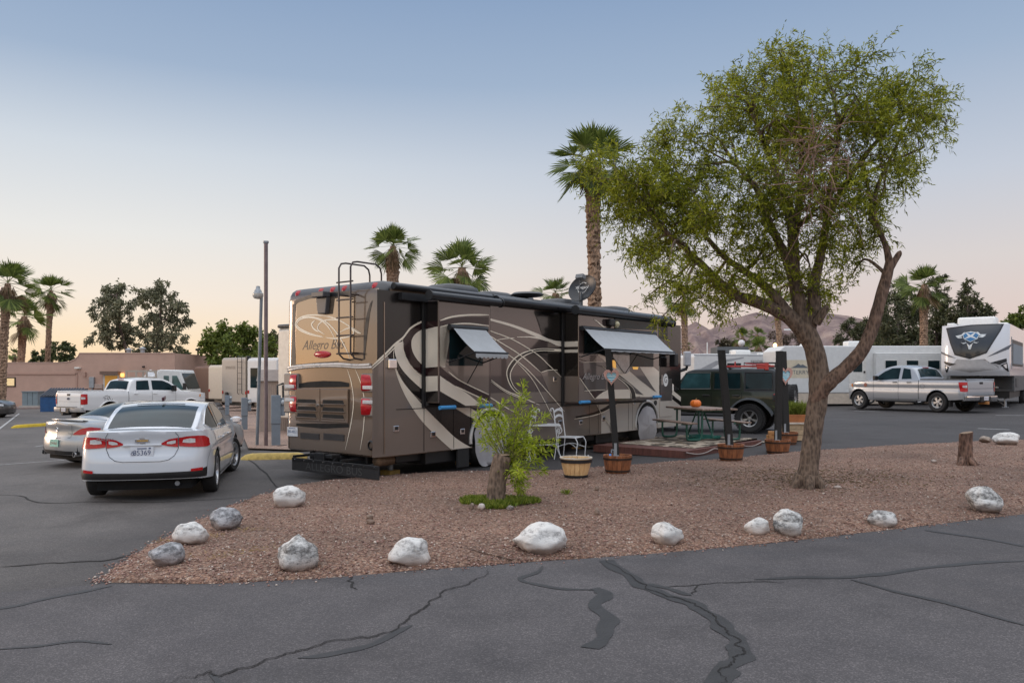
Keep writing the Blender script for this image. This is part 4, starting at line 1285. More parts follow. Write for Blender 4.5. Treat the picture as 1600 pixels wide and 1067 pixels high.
	def gh_top(s, x, f, off=.006):
		"""point on the top skin (backlight, roof, screen) at station x, lateral fraction f of the roof half width"""
		c = s.c
		zt = smf(c['roof'], x); zb = s.belt(x) - .02; h = max(zt - zb, .001)
		cr = min(c.get('roof_crown', .05), h * .5); ze = zt - cr
		we = s.gh_wb(x) - c.get('tumble', .32) * (ze - zb)
		e = .02
		sl = (smf(c['roof'], x + e) - smf(c['roof'], x - e)) / (2 * e)
		n = Vector((-sl, 0, 1)).normalized()
		return Vector((x, we * f, ze + cr * (1 - abs(f) ** 2.6))) + n * off
	def side_pane(s, root, lower, upper, sgn, m, name, off=.006, n=16):
		"""glass between two polylines of (x, z)"""
		mb = MB(); mb.smooth = True
		x0 = min(p[0] for p in lower); x1 = max(p[0] for p in lower)
		rows = []
		def at(pl, t):
			d = [0]
			for a, b in zip(pl, pl[1:]): d.append(d[-1] + math.hypot(b[0] - a[0], b[1] - a[1]))
			q = t * d[-1]
			for i in range(len(pl) - 1):
				if q <= d[i + 1] + 1e-9:
					f = (q - d[i]) / max(1e-9, d[i + 1] - d[i]); return (pl[i][0] + (pl[i + 1][0] - pl[i][0]) * f, pl[i][1] + (pl[i + 1][1] - pl[i][1]) * f)
			return pl[-1]
		for i in range(n + 1):
			a = at(lower, i / n); b = at(upper, i / n)
			rows.append([s.gh_side(a[0] + (b[0] - a[0]) * k / 5, a[1] + (b[1] - a[1]) * k / 5, sgn, off) for k in range(6)])
		mb.grid(rows)
		return mb.build(name, m, root)
	def top_pane(s, root, x0, x1, m, name, f0=.90, f1=.90, off=.006):
		mb = MB(); mb.smooth = True
		rows = []
		for i in range(15):
			x = x0 + (x1 - x0) * i / 14; f = f0 + (f1 - f0) * i / 14
			rows.append([s.gh_top(x, f * (-1 + 2 * k / 14), off) for k in range(15)])
		mb.grid(rows)
		return mb.build(name, m, root)
	def patch(s, root, lower, upper, m, name, off=.006, n=14, mirror=False, rows_=6):
		"""panel on the wall between two polylines of (sigma, z)"""
		mb = MB(); mb.smooth = True
		def at(pl, t):
			k = t * (len(pl) - 1); i = int(min(k, len(pl) - 2)); f = k - i
			return (pl[i][0] + (pl[i + 1][0] - pl[i][0]) * f, pl[i][1] + (pl[i + 1][1] - pl[i][1]) * f)
		rows = []
		for i in range(n + 1):
			a = at(lower, i / n); b = at(upper, i / n)
			rows.append([s.wall((a[0] + (b[0] - a[0]) * k / rows_) * (-1 if mirror else 1), a[1] + (b[1] - a[1]) * k / rows_, off) for k in range(rows_ + 1)])
		mb.grid(rows)
		return mb.build(name, m, root)
	def seam(s, pts, mb, wd=.006, off=.004, sgn=1):
		"""thin dark line on the wall along (sigma, z)"""
		q = [s.wall(a * sgn, z, off) for a, z in pts]
		L = []
		for i, p in enumerate(q):
			a = pts[max(0, i - 1)]; b = pts[min(len(pts) - 1, i + 1)]
			t = Vector((b[0] - a[0], b[1] - a[1])); t = t.normalized() if t.length else Vector((1, 0))
			L.append([s.wall((pts[i][0] - t.y * k * wd / 2) * sgn, pts[i][1] + t.x * k * wd / 2, off) for k in (1, -1)])
		mb.grid(L)
	def sx(s, x):
		"""sigma of the side position x"""
		best = min(range(len(s.sig)), key=lambda i: abs(s.out[i].x - x) + (0 if s.wts(i)[1] > .5 else 5))
		return s.sig[best]
def wheel(root, x, y, r, wd, rimr, spokes, style='five', rimm=None, steer=0.0, rot=.2, name='wheel'):
	"""wheel with tyre and rim, outward on the side of y"""
	sgn = 1 if y > 0 else -1
	M = Matrix.Translation((x, y, r)) @ Matrix.Rotation(steer, 4, 'Z') @ Matrix.Rotation(-sgn * PI / 2, 4, 'X')   # local z -> outward (sgn*y)
	w = bpy.data.objects.new(name, None); link(w, root)
	h = wd / 2
	mb = MB(); mb.smooth = True
	mb.lathe([(rimr, -h * .8), (rimr + .02, -h * .95), (r - .04, -h), (r - .008, -h * .8), (r, -h * .5), (r, h * .5), (r - .008, h * .8), (r - .035, h), (rimr + .025, h * .95), (rimr, h * .82), (rimr - .01, h * .5)], 40)
	# tread grooves
	tread = MB()
	mb.xf(M)
	t = smooth_angle(mb.build('tyre', RUBBER, w), 35)
	if style == 'offroad':
		tb = MB()
		for k in range(36):
			a = 2 * PI * k / 36
			for zz in (-.3, .3):
				tb.box((math.cos(a) * (r - .004), math.sin(a) * (r - .004), zz * wd * 1.15), (.03, .045, wd * .42), Matrix.Rotation(a, 4, 'Z'))
		tb.xf(M); tb.build('tread', RUBBER, t)
	rm = MB(); rm.smooth = True
	rm.lathe([(rimr - .012, -h * .6), (rimr - .025, h * .35), (rimr - .008, h * .78), (rimr + .004, h * .86), (rimr - .002, h * .92), (rimr - .018, h * .84), (rimr - .03, h * .5)], 40)
	rm.m = 1; rm.lathe([(rimr - .02, -h * .1), (.02, -h * .1)], 30); rm.m = 0
	rm.lathe([(.055, h * .2), (.06, h * .6), (.05, h * .68), (.0, h * .7)], 20)
	for k in range(spokes):
		a = rot + 2 * PI * k / spokes
		def sp(da, w0, w1, z0, z1):
			ca, sa = math.cos(a + da), math.sin(a + da)
			tn = Vector((-sa, ca, 0)); rd = Vector((ca, sa, 0))
			p0 = rd * .045; p1 = rd * (rimr - .022)
			rm.prism([p0 + tn * w0 + Vector((0, 0, z0)), p1 + tn * w1 + Vector((0, 0, z1)), p1 - tn * w1 + Vector((0, 0, z1)), p0 - tn * w0 + Vector((0, 0, z0))], (0, 0, h * .22))
		if style == 'twin':
			sp(.14, .014, .012, h * .42, h * .58); sp(-.14, .014, .012, h * .42, h * .58)
		elif style == 'offroad':
			sp(.10, .013, .016, h * .4, h * .6); sp(-.10, .013, .016, h * .4, h * .6)
		elif style == 'steel':
			sp(0, .03, .06, h * .4, h * .35)
		else:
			sp(0, .024, .020, h * .4, h * .58)
	rm.xf(M)
	smooth_angle(rm.build('rim', [rimm or ALLOY, BLACK], w), 35)
	return w
def plate(root, x, y, z, txt, m0, m1, w=.305, h=.15, size=.085, sx=1.0, extra=None, rx=0.0):
	mb = MB()
	M = Matrix.Translation((x, y, z)) @ Matrix.Rotation(rx, 4, 'Y') @ Matrix.Rotation(-PI / 2, 4, 'Z') @ Matrix.Rotation(PI / 2, 4, 'X')
	mb.box((0, 0, -.004), (w, h, .008)); mb.m = 1
	mb.text(txt, size, Matrix.Translation((0, -.008, .002)), 0, sx)
	if extra: extra(mb)
	mb.xf(M)
	return mb.build('licence_plate', [m0, m1], root)
PLW = mat('plate_white2', (.60, .62, .66), .45, var=.08)
PLB = mat('plate_ink', (.03, .05, .13), .5, var=.1)
# ------------------------------------------------ white sedan
def sedan():
	M_ = paint('white_car_paint', (.56, .585, .62), 0, .28)
	a = math.atan2(.963, -.235)
	f = Vector((math.cos(a), math.sin(a), 0))
	rc = Vector((-5.60, 12.57, 0)) - f * 1.03
	root = thing('sedan', 'white four-door saloon with red tail lamps parked nearest on the left', 'car', (rc.x, rc.y, gz(rc.x)), a)
	c = dict(
		plan=[(0, 0), (.012, .35), (.05, .62), (.15, .79), (.36, .885), (.8, .922), (1.6, .926), (2.6, .926), (3.5, .925), (4.1, .91), (4.5, .84), (4.75, .65), (4.87, .35), (4.9, 0)],
		belt=[(0, 1.03), (.35, 1.03), (.9, .985), (1.6, .965), (2.6, .94), (3.3, .93), (4.1, .87), (4.6, .74), (4.9, .60)],
		sill=[(0, .335), (.6, .30), (1.5, .19), (3.4, .19), (4.4, .2), (4.9, .22)], zr=.335, zf=.22,
		arches=[(1.03, .335, .375), (3.86, .335, .375)],
		prof_r=[(.2, .10), (.30, .045), (.42, .0), (.60, .0), (.68, .02), (.74, .045), (.86, .055), (.96, .04), (1.02, .0), (1.03, .02)],
		prof_s=[(.15, .05), (.28, .015), (.45, .0), (.62, .012), (.74, .004), (.80, .015), (.9, .035), (1.05, .085)],
		prof_f=[(.2, .08), (.35, .0), (.6, .05), (.9, .25)],
		crown=[(0, .02), (.15, .028), (.6, .03), (1.5, .02), (3.2, .03), (4.2, .05), (4.9, .03)],
		roof=[(.42, 1.02), (.6, 1.085), (.9, 1.20), (1.2, 1.305), (1.5, 1.365), (1.85, 1.410), (2.2, 1.422), (2.6, 1.412), (2.95, 1.35), (3.3, 1.22), (3.65, 1.03), (3.8, .95)],
		gh_w=[(.42, .60), (.7, .70), (1.2, .79), (2.0, .845), (3.0, .85), (3.4, .82), (3.8, .76)], tumble=.42, roof_crown=.045)
	C = Car(c)
	C.build_body(root, M_)
	C.top_pane(root, .58, 1.50, GLASS, 'rear_window', .90, .87)
	C.top_pane(root, 2.78, 3.68, GLASS, 'windscreen', .92, .95)
	for sg in (1, -1):
		C.side_pane(root, [(1.02, 1.08), (1.35, 1.0), (1.98, .985)], [(1.10, 1.13), (1.5, 1.29), (1.98, 1.365)], sg, GLASS, 'side_window')
		C.side_pane(root, [(2.05, .982), (3.25, .965)], [(2.05, 1.368), (2.55, 1.355), (2.95, 1.24), (3.25, 1.03)], sg, GLASS, 'side_window')
		mb = MB(); mb.smooth = True
		mb.tube([C.gh_side(x, z, sg, .008) for x, z in ((.98, 1.07), (1.1, 1.145), (1.5, 1.305), (2.0, 1.385), (2.55, 1.37), (2.98, 1.25), (3.32, 1.0))], .009, 6)
		mb.tube([C.gh_side(x, z, sg, .008) for x, z in ((.98, 1.07), (1.35, .985), (2.0, .968), (3.3, .95))], .009, 6)
		mb.build('window_trim', CHROME, root)
		# mirrors
		mb = MB(); mb.smooth = True
		rows = []
		for i in range(7):
			q = i / 6; rr = math.sin(PI * min(.98, max(.06, q))) ** .5
			rows.append([(3.2 + .06 * rr * math.cos(t), sg * (.90 + .20 * q), 1.03 + .062 * rr * math.sin(t)) for t in np.linspace(0, 2 * PI, 13)[:-1]])
		mb.grid(rows, closed=True)
		mir = mb.build('wing_mirror', M_, root)
		mb = MB(); mb.box((3.137, sg * 1.01, 1.03), (.006, .14, .08)); mb.build('mirror_glass', CHROME, mir, bevel=.002)
		# lamps: outer on the wing, inner on the boot lid
		C.patch(root, [(.50, .815), (.62, .80), (.80, .79), (.98, .785), (1.10, .80)], [(.50, .955 - .02), (.62, .955), (.80, .958), (.98, .945), (1.10, .90)], REDLENS, 'tail_lamp', .012, mirror=sg < 0)
		C.patch(root, [(.26, .84), (.36, .815), (.485, .80)], [(.26, .862), (.36, .915), (.485, .938)], REDLENS, 'tail_lamp', .012, mirror=sg < 0)
		C.patch(root, [(.55, .865), (.66, .855), (.74, .86)], [(.56, .905), (.66, .925), (.74, .915)], CLEARLENS, 'reverse_lamp', .017, mirror=sg < 0)
		C.patch(root, [(.33, .85), (.40, .845), (.455, .86)], [(.34, .878), (.40, .895), (.455, .90)], CLEARLENS, 'reverse_lamp', .017, mirror=sg < 0)
		C.patch(root, [(.66, .44), (.84, .445)], [(.66, .48), (.84, .49)], REDLENS, 'reflector', .014, mirror=sg < 0)
		C.patch(root, [(.0, .345), (.35, .345), (.7, .345), (.95, .345)], [(.0, .435), (.35, .44), (.7, .445), (.95, .49)], BLACK, 'bumper_trim', .008, mirror=sg < 0)
		sm = MB()
		C.seam([(.0, .60), (.25, .60), (.36, .62), (.44, .68), (.49, .78), (.495, .96), (.45, 1.02)], sm, .007, .006, sg)
		C.seam([(.95, .46), (1.0, .60), (1.12, .72), (1.14, .80)], sm, .006, .005, sg)
		for x0 in (2.02, 3.15): C.seam([(C.sx(x0 + (.04 if z < .5 else 0)), z) for z in (.26, .4, .6, .8, .93)], sm, .008, .005, sg)
		C.seam([(C.sx(1.42), .55), (C.sx(1.36), .75), (C.sx(1.28), .94)], sm, .008, .005, sg)
		C.seam([(C.sx(x), .255) for x in (1.45, 2.0, 2.6, 3.3)], sm, .012, .005, sg)
		build_each(sm, 'panel_gap', DARK, root)
		for xx in (1.55, 2.35):
			p = C.wall(C.sx(xx + .1) * sg, .84, .025)
			mb = MB(); mb.tube([p + Vector((-.1, 0, 0)), p + Vector((-.08, sg * .012, 0)), p + Vector((.08, sg * .012, 0)), p + Vector((.1, 0, 0))], .014, 8); mb.build('door_handle', M_, root)
		wheel(root, 1.03, sg * .815, .335, .225, .225, 5, 'twin')
		wheel(root, 3.86, sg * .815, .335, .225, .225, 5, 'twin', steer=-.25)
		# headlamps
		C.patch(root, [(C.sx(4.35), .62), (C.sx(4.35) + .35, .58)], [(C.sx(4.35), .70), (C.sx(4.35) + .35, .66)], CLEARLENS, 'headlamp', .006, mirror=sg < 0)
	# brake light, aerial fin
	mb = MB(); rows = []
	mb.smooth = True
	for y in np.linspace(-.5, .5, 21): 
		q = C.gh_top(1.52, 0); w_ = .60 * y / .5
		rows.append([C.gh_top(x, y * 1.1, .02) for x in (1.50, 1.56)])
	mb.grid(rows); mb.build('high_brake_lamp', DARK, root)
	mb = MB(); mb.smooth = True
	mb.prism([(1.66, -.018, 1.425), (1.9, -.004, 1.455), (1.9, .004, 1.455), (1.66, .018, 1.425)], (-.02, 0, .06)); mb.build('aerial_fin', mat('fin_maroon', (.06, .012, .02), .3), root, bevel=.008)
	# bow-tie badge, script, plate
	zc = .905; xw = C.wall(0, zc).x - .012
	mb = MB(); mb.prism([(xw, .10, zc - .008), (xw, .085, zc - .03), (xw, .03, zc - .03), (xw, .03, zc - .045), (xw, -.045, zc - .045), (xw, -.03, zc - .018), (xw, -.1, zc - .018), (xw, -.085, zc + .022), (xw, -.03, zc + .022), (xw, -.03, zc + .038), (xw, .045, zc + .038), (xw, .03, zc + .018), (xw, .1, zc + .014)], (.012, 0, 0))
	mb.m = 1; mb.boxb(xw - .003, xw, -.075, .075, zc - .013, zc + .008)
	mb.build('badge', [CHROME, mat('gold_badge', (.55, .36, .10), .25, .8)], root)
	mb = MB(); mb.text('MALIBU', .05, Matrix.Translation((C.wall(.48, .93, .01).x - .004, .50, .955 - .03)) @ Matrix.Rotation(-PI / 2, 4, 'Z') @ Matrix.Rotation(PI / 2, 4, 'X'), 0, 1.3); mb.build('lettering', CHROME, root)
	def wheelchair(mb):
		mb.tube([(-.125 + .020 * math.cos(t), -.018 + .020 * math.sin(t), .003) for t in np.linspace(2.2, 2 * PI, 12)], .0035, 5)
		mb.tube([(-.13, .024, .003), (-.128, -.004, .003), (-.112, -.006, .003), (-.100, -.03, .003)], .0045, 5)
		mb.box((0, .056, .001), (.13, .014, .003)); mb.box((.105, .058, .001), (.03, .02, .003))
	plate(root, C.wall(0, .72).x - .018, 0, .735, '85369', PLW, PLB, .31, .165, .105, .92, wheelchair)
	mb = MB(); mb.boxb(C.wall(0, .82).x - .02, C.wall(0, .82).x + .03, -.26, .26, .825, .85); mb.build('handle_trim', M_, root, bevel=.006)
	mb = MB(); mb.tube([(.2, -.45, .25), (.5, -.4, .25)], .035, 10); mb.build('exhaust', STEEL, root)
	# hint of seats behind the glass is left to the dark pane
	return C
sedan()
# ------------------------------------------------ silver coupe
def coupe():
	M_ = paint('silver_car_paint', (.42, .42, .42), .6, .32)
	a = R(58); f = Vector((math.cos(a), math.sin(a), 0)); l = Vector((-f.y, f.x, 0))
	rw = G(119, 721.5)
	rc = rw - l * .82 - f * .92
	root = thing('coupe', 'silver two-door coupe with round exhausts half hidden behind the white saloon', 'car', (rc.x, rc.y, gz(rc.x)), a)
	c = dict(
		plan=[(0, 0), (.03, .35), (.11, .62), (.26, .79), (.5, .885), (.95, .915), (1.8, .90), (2.8, .905), (3.6, .905), (4.0, .85), (4.3, .65), (4.47, .35), (4.5, 0)],
		belt=[(0, .93), (.35, .945), (.9, .96), (1.6, .93), (2.6, .90), (3.4, .85), (4.0, .74), (4.5, .58)],
		sill=[(0, .26), (.6, .24), (1.5, .18), (3.3, .18), (4.5, .2)], zr=.28, zf=.2,
		arches=[(.92, .335, .375), (3.54, .335, .375)],
		prof_r=[(.2, .09), (.33, .02), (.46, .0), (.6, .015), (.66, .05), (.8, .06), (.9, .03), (.94, .04)],
		prof_s=[(.15, .06), (.3, .015), (.5, .0), (.68, .0), (.8, .02), (.95, .08)],
		prof_f=[(.2, .08), (.35, .0), (.6, .06), (.9, .25)],
		crown=[(0, .03), (.4, .05), (1.5, .03), (3.2, .05), (4.2, .06), (4.5, .03)],
		roof=[(.72, .99), (.95, 1.10), (1.3, 1.24), (1.7, 1.325), (2.1, 1.345), (2.4, 1.31), (2.8, 1.15), (3.1, .98), (3.2, .93)],
		gh_w=[(.7, .60), (1.0, .70), (1.6, .76), (2.5, .77), (3.2, .70)], tumble=.45, roof_crown=.05)
	C = Car(c); C.build_body(root, M_)
	C.top_pane(root, .86, 1.55, GLASS, 'rear_window', .88, .84)
	C.top_pane(root, 2.35, 3.05, GLASS, 'windscreen', .9, .9)
	for sg in (1, -1):
		C.side_pane(root, [(1.45, .97), (2.9, .94)], [(1.6, 1.2), (2.1, 1.25), (2.4, 1.22), (2.9, .98)], sg, GLASS, 'side_window')
		C.patch(root, [(.52, .70), (.70, .70), (.90, .72), (1.10, .80)], [(.56, .74), (.70, .82), (.90, .86), (1.10, .83)], REDLENS, 'tail_lamp', .012, mirror=sg < 0)
		sm = MB(); C.seam([(0, .62), (.45, .64), (.5, .72), (.5, .9)], sm, .007, .006, sg)
		C.seam([(C.sx(1.6), .3), (C.sx(1.6), .6), (C.sx(1.55), .9)], sm, .008, .005, sg)
		build_each(sm, 'panel_gap', DARK, root)
		C.patch(root, [(.0, .285), (.4, .285), (.7, .29)], [(.0, .37), (.4, .36), (.7, .36)], BLACK, 'bumper_trim', .008, mirror=sg < 0)
		mb = MB(); mb.smooth = True; mb.lathe([(.05, .0), (.055, -.12), (.045, -.12), (.04, 0), (.0, .0)], 18, (.20, sg * .58, .30), Matrix.Rotation(PI / 2, 4, 'Y')); smooth_angle(mb.build('exhaust', CHROME, root), 40)
		for x in (.92, 3.54): wheel(root, x, sg * .80, .335, .23, .235, 5, 'five')
		p = C.wall(C.sx(1.15) * sg, .74, .004)
		if sg < 0:
			mb = MB(); mb.tube([p + Vector((.08 * math.cos(t), 0, .075 * math.sin(t))) for t in np.linspace(0, 2 * PI, 21)[:-1]], .003, 4, close=True); mb.build('fuel_flap', DARK, root)
	# spoiler lip, badge, plate
	mb = MB(); mb.smooth = True
	rows = [[(.10 + .16 * (y / .6) ** 2 + dx, y, .965 + .03 - .02 * (y / .6) ** 2 + dz) for dx, dz in ((.12, 0), (0, .02), (.0, .0), (.10, -.03))] for y in np.linspace(-.6, .6, 19)]
	mb.grid(rows, closed=True); mb.build('spoiler', M_, root)
	mb = MB(); xw = C.wall(0, .82).x - .008
	mb.tube([(xw, .05 * math.cos(t), .80 + .04 * math.sin(t)) for t in np.linspace(0, 2 * PI, 25)[:-1]], .006, 5, close=True)
	mb.tube([(xw, .02, .82), (xw, .012, .785), (xw, -.025, .785)], .005, 5)
	mb.build('badge', CHROME, root)
	plate(root, C.wall(0, .52).x - .012, 0, .52, '274 RKD', mat('plate_green', (.25, .50, .40), .5, var=.3, scale=12), mat('plate_red_ink', (.35, .06, .04), .5), .31, .155, .07)
	mb = MB(); mb.text('SC430', .05, Matrix.Translation((C.wall(.42, .73, .008).x, -.42, .72)) @ Matrix.Rotation(-PI / 2, 4, 'Z') @ Matrix.Rotation(PI / 2, 4, 'X')); mb.build('lettering', CHROME, root)
coupe()
# ------------------------------------------------ pick-up trucks
def pickup(rootname, label, loc, ang, c, M_, wheels, wr, wstyle, kind):
	root = thing(rootname, label, 'pickup truck', loc, ang)
	C = Car(c); C.build_body(root, M_)
	L = C.L; bx0, bx1 = c['bed']
	zb = C.belt(.6)
	w = max(p.y for p in C.out)
	# bed opening: dark liner with rails standing round it
	mb = MB(); mb.boxb(bx0 + .06, bx1 - .04, -w + .14, w - .14, zb - .02, zb + .035); mb.build('bed_liner', DARK, root)
	for sg in (1, -1):
		mb = MB(); mb.boxb(bx0 + .02, bx1 - .02, sg * (w - .115) - .035, sg * (w - .115) + .035, zb - .01, zb + .05); mb.build('bed_rail', BLACK if kind == 'silver' else M_, root, bevel=.012)
	mb = MB(); mb.boxb(bx0 + .0, bx0 + .07, -w + .12, w - .12, zb - .01, zb + .05); mb.build('tailgate_cap', M_, root, bevel=.012)
	# panes
	r0 = c['roof'][0][0]
	C.top_pane(root, c['bl'][0], c['bl'][1], GLASS, 'rear_window', .84, .80, .012)
	C.top_pane(root, c['ws'][0], c['ws'][1], GLASS, 'windscreen', .92, .95)
	for sg in (1, -1):
		for lo, up in c['panes']:
			C.side_pane(root, lo, up, sg, GLASS, 'side_window', .008)
		sm = MB()
		C.seam([(C.sx(bx1 + .02), z) for z in np.linspace(.5, zb - .0, 6)], sm, .02, .006, sg)
		for x in c['doors']: C.seam([(C.sx(x), z) for z in np.linspace(.45, zb - .0, 6)], sm, .010, .006, sg)
		C.seam([(C.sx(x), .48) for x in np.linspace(bx1 + .05, c['doors'][-1], 5)], sm, .012, .006, sg)
		C.seam([(w - .17, z) for z in np.linspace(.62, zb, 4)], sm, .008, .006, sg)
		build_each(sm, 'panel_gap', DARK, root)
		for x in c['handles']:
			p = C.wall(C.sx(x) * sg, zb - .10, .02)
			mb = MB(); mb.tube([p + Vector((-.1, 0, 0)), p + Vector((-.07, sg * .02, 0)), p + Vector((.07, sg * .02, 0)), p + Vector((.1, 0, 0))], .018, 8); mb.build('door_handle', BLACK if kind == 'silver' else M_, root)
		# mirror
		xm = c['mirror']
		mb = MB(); mb.smooth = False
		mb.boxb(xm - .06, xm + .08, min(sg * (w + .03), sg * (w + .22)), max(sg * (w + .03), sg * (w + .22)), zb - .02, zb + (.26 if kind == 'white' else .18))
		mb.boxb(xm, xm + .06, min(sg * (w - .1), sg * (w + .06)), max(sg * (w - .1), sg * (w + .06)), zb, zb + .06)
		mir = mb.build('wing_mirror', BLACK, root, bevel=.03)
		if kind == 'white':
			mb = MB(); mb.boxb(xm + .075, xm + .09, min(sg * (w + .05), sg * (w + .2)), max(sg * (w + .05), sg * (w + .2)), zb + .02, zb + .12); mb.build('repeater', AMBER, mir)
		# tail lamps on the corner
		s0 = w - .155
		C.patch(root, [(s0, zb - .52 if kind == 'white' else zb - .44), (s0 + .12, zb - .52 if kind == 'white' else zb - .46), (s0 + .30, zb - .50 if kind == 'white' else zb - .44)], [(s0, zb - .08), (s0 + .12, zb - .07), (s0 + (.30 if kind == 'white' else .36), zb - .08)], REDLENS, 'tail_lamp', .014, mirror=sg < 0)
		C.patch(root, [(s0 + .03, zb - .30), (s0 + .2, zb - .29)], [(s0 + .03, zb - .2), (s0 + .2, zb - .21)], CLEARLENS, 'reverse_lamp', .019, mirror=sg < 0)
		sh = C.sx(L - .55)
		C.patch(root, [(sh, zb - .38), (sh + .55, zb - .36)], [(sh + .05, zb - .16), (sh + .55, zb - .12)], CLEARLENS, 'headlamp', .012, mirror=sg < 0)
		C.patch(root, [(sh - .05, zb - .3), (sh + .05, zb - .3)], [(sh - .02, zb - .18), (sh + .05, zb - .18)], AMBER, 'side_marker', .014, mirror=sg < 0)
		for x in wheels:
			wheel(root, x, sg * (w - .145), wr, .27, wr * .58, 5 if kind == 'silver' else 8, wstyle, mat('silver_wheel', (.40, .40, .40), .35, .5) if kind == 'silver' else ALLOY)
			# arch lip
			if kind == 'white':
				mb = MB(); mb.smooth = True
				ra = [q for q in c['arches'] if abs(q[0] - x) < .01][0]
				mb.tube([C.wall(C.sx(x + math.cos(t) * (ra[2] + .03)) * sg, ra[1] + math.sin(t) * (ra[2] + .03), .015) for t in np.linspace(.1, PI - .1, 22)], .028, 6)
				mb.build('arch_lip', M_, root)
		mb = MB(); mb.tube([(bx1 + .1, sg * (w - .05), .40), (c['doors'][-1] - .1, sg * (w - .05), .40)], .05, 8); mb.build('side_step', BLACK if kind == 'silver' else mat('step_grey', (.2, .2, .2), .5), root)
		mb = MB(); mb.boxb(wheels[0] - wr - .12, wheels[0] - wr - .10, min(sg * (w - .28), sg * (w - .03)), max(sg * (w - .28), sg * (w - .03)), .22, .6); mb.build('mud_flap', RUBBER, root)
	# bumper
	zc = c['bz']
	BUM = CHROME if kind == 'silver' else mat('bumper_silver', (.45, .43, .42), .35, .5)
	mb = MB(); mb.smooth = True
	q = [(.06, -w + .02), (-.05, -w + .06), (-.13, -w * .7), (-.14, 0), (-.13, w * .7), (-.05, w - .06), (.06, w - .02)]
	q = crom(q, 4)
	rows = [[(p.x + .0, p.y, zc - .09), (p.x - .02, p.y, zc - .02), (p.x - .01, p.y, zc + .09), (p.x + .08, p.y * .98, zc + .10), (p.x + .10, p.y * .98, zc - .1)] for p in q]
	mb.grid(rows, closed=True)
	bm = smooth_angle(mb.build('rear_bumper', BUM, root), 40)
	mb = MB(); mb.boxb(-.16, .0, -w * .62, w * .62, zc + .085, zc + .115); mb.build('step_pad', BLACK, bm)
	mb = MB(); mb.boxb(-.19, .1, -.33, .33, zc - .15, zc + .07); mb.build('plate_recess', BLACK, bm, bevel=.02)
	mb = MB(); mb.boxb(-.28, .1, -.06, .06, zc - .24, zc - .12); mb.build('tow_hitch', mat('hitch_orange', (.4, .17, .05), .5) if kind == 'silver' else BLACK, root, bevel=.01)
	plate(bm, -.196, .0 if kind == 'silver' else .05, zc, 'AV6 312' if kind == 'silver' else '48C 906', PLW, mat('plate_ink_red', (.30, .04, .05), .5), .30, .15, .07)
	# tailgate: recess, handle
	mb = MB(); mb.boxb(C.wall(0, zb - .12).x - .01, .03, -.11, .11, zb - .16, zb - .07); mb.build('tailgate_handle', BLACK, root, bevel=.012)
	if kind == 'white':
		mb = MB(); z = zb - .28; x = C.wall(0, z).x - .01
		mb.add([(x, .115 * math.cos(t), z + .05 * math.sin(t)) for t in np.linspace(0, 2 * PI, 29)[:-1]], [tuple(range(28))]); mb.build('badge', mat('blue_oval', (.03, .05, .10), .25, coat=1), root)
		mb = MB(); xs = C.wall(0, zb - .45).x - .008
		C.seam([(0, zb - .40), (.72, zb - .40)], mb, .012, .006); C.seam([(0, zb - .40), (.72, zb - .40)], mb, .012, .006, -1)
		build_each(mb, 'panel_crease', mat('crease_grey', (.35, .34, .33), .5), root)
		# the swirl decal on the bed side
		mb = MB()
		for sg in (-1,):
			def on(px, pz): return C.wall(C.sx(1.0 + px) * sg, zb - .28 + pz, .012)
			mb.tube([on(.0, .1), on(.1, .13), on(.16, .08), on(.08, .02), on(.18, -.05), on(.1, -.12)], .008, 5)
			mb.tube([on(-.06, .06), on(.02, .02), on(-.02, -.06)], .008, 5); mb.tube([on(.2, .1), on(.24, -.02), on(.32, -.12), on(.36, -.02)], .008, 5)
		mb.build('decal', mat('decal_black', (.02, .02, .02), .5), root)
	else:
		mb = MB(); C.seam([(0, zb - .33), (.78, zb - .33)], mb, .02, .006); C.seam([(0, zb - .33), (.78, zb - .33)], mb, .02, .006, -1)
		build_each(mb, 'panel_crease', mat('crease_dark', (.12, .12, .13), .5), root)
		mb = MB()
		for sg in (1,):
			p0 = C.wall(C.sx(3.35) * sg, zb - .42, .008)
			mb.boxb(3.2, 3.75, p0.y, p0.y + .004, zb - .43, zb - .405)
		mb.build('badge_strip', WHITE, root)
		p0 = C.wall(C.sx(4.55), zb - .22, .008)
		mb = MB(); mb.lathe([(0, .002), (.09, .002), (.1, 0)], 5, (p0.x, p0.y + .004, p0.z), Matrix.Rotation(-PI / 2, 4, 'X')); mb.build('decal', mat('decal_rust', (.25, .08, .05), .5), root)
		p0 = C.wall(C.sx(1.85), zb - .25, .004)
		mb = MB(); mb.tube([p0 + Vector((.09 * math.cos(t), 0, .09 * math.sin(t))) for t in np.linspace(0, 2 * PI, 21)[:-1]], .004, 4, close=True); mb.build('fuel_flap', DARK, root)
	# third brake lamp
	mb = MB(); p = C.gh_top(c['bl'][1] + .06, 0, .01); mb.boxb(p.x - .03, p.x + .03, -.18, .18, p.z - .015, p.z + .015); mb.build('high_brake_lamp', REDLENS, root, bevel=.008)
	return root, C
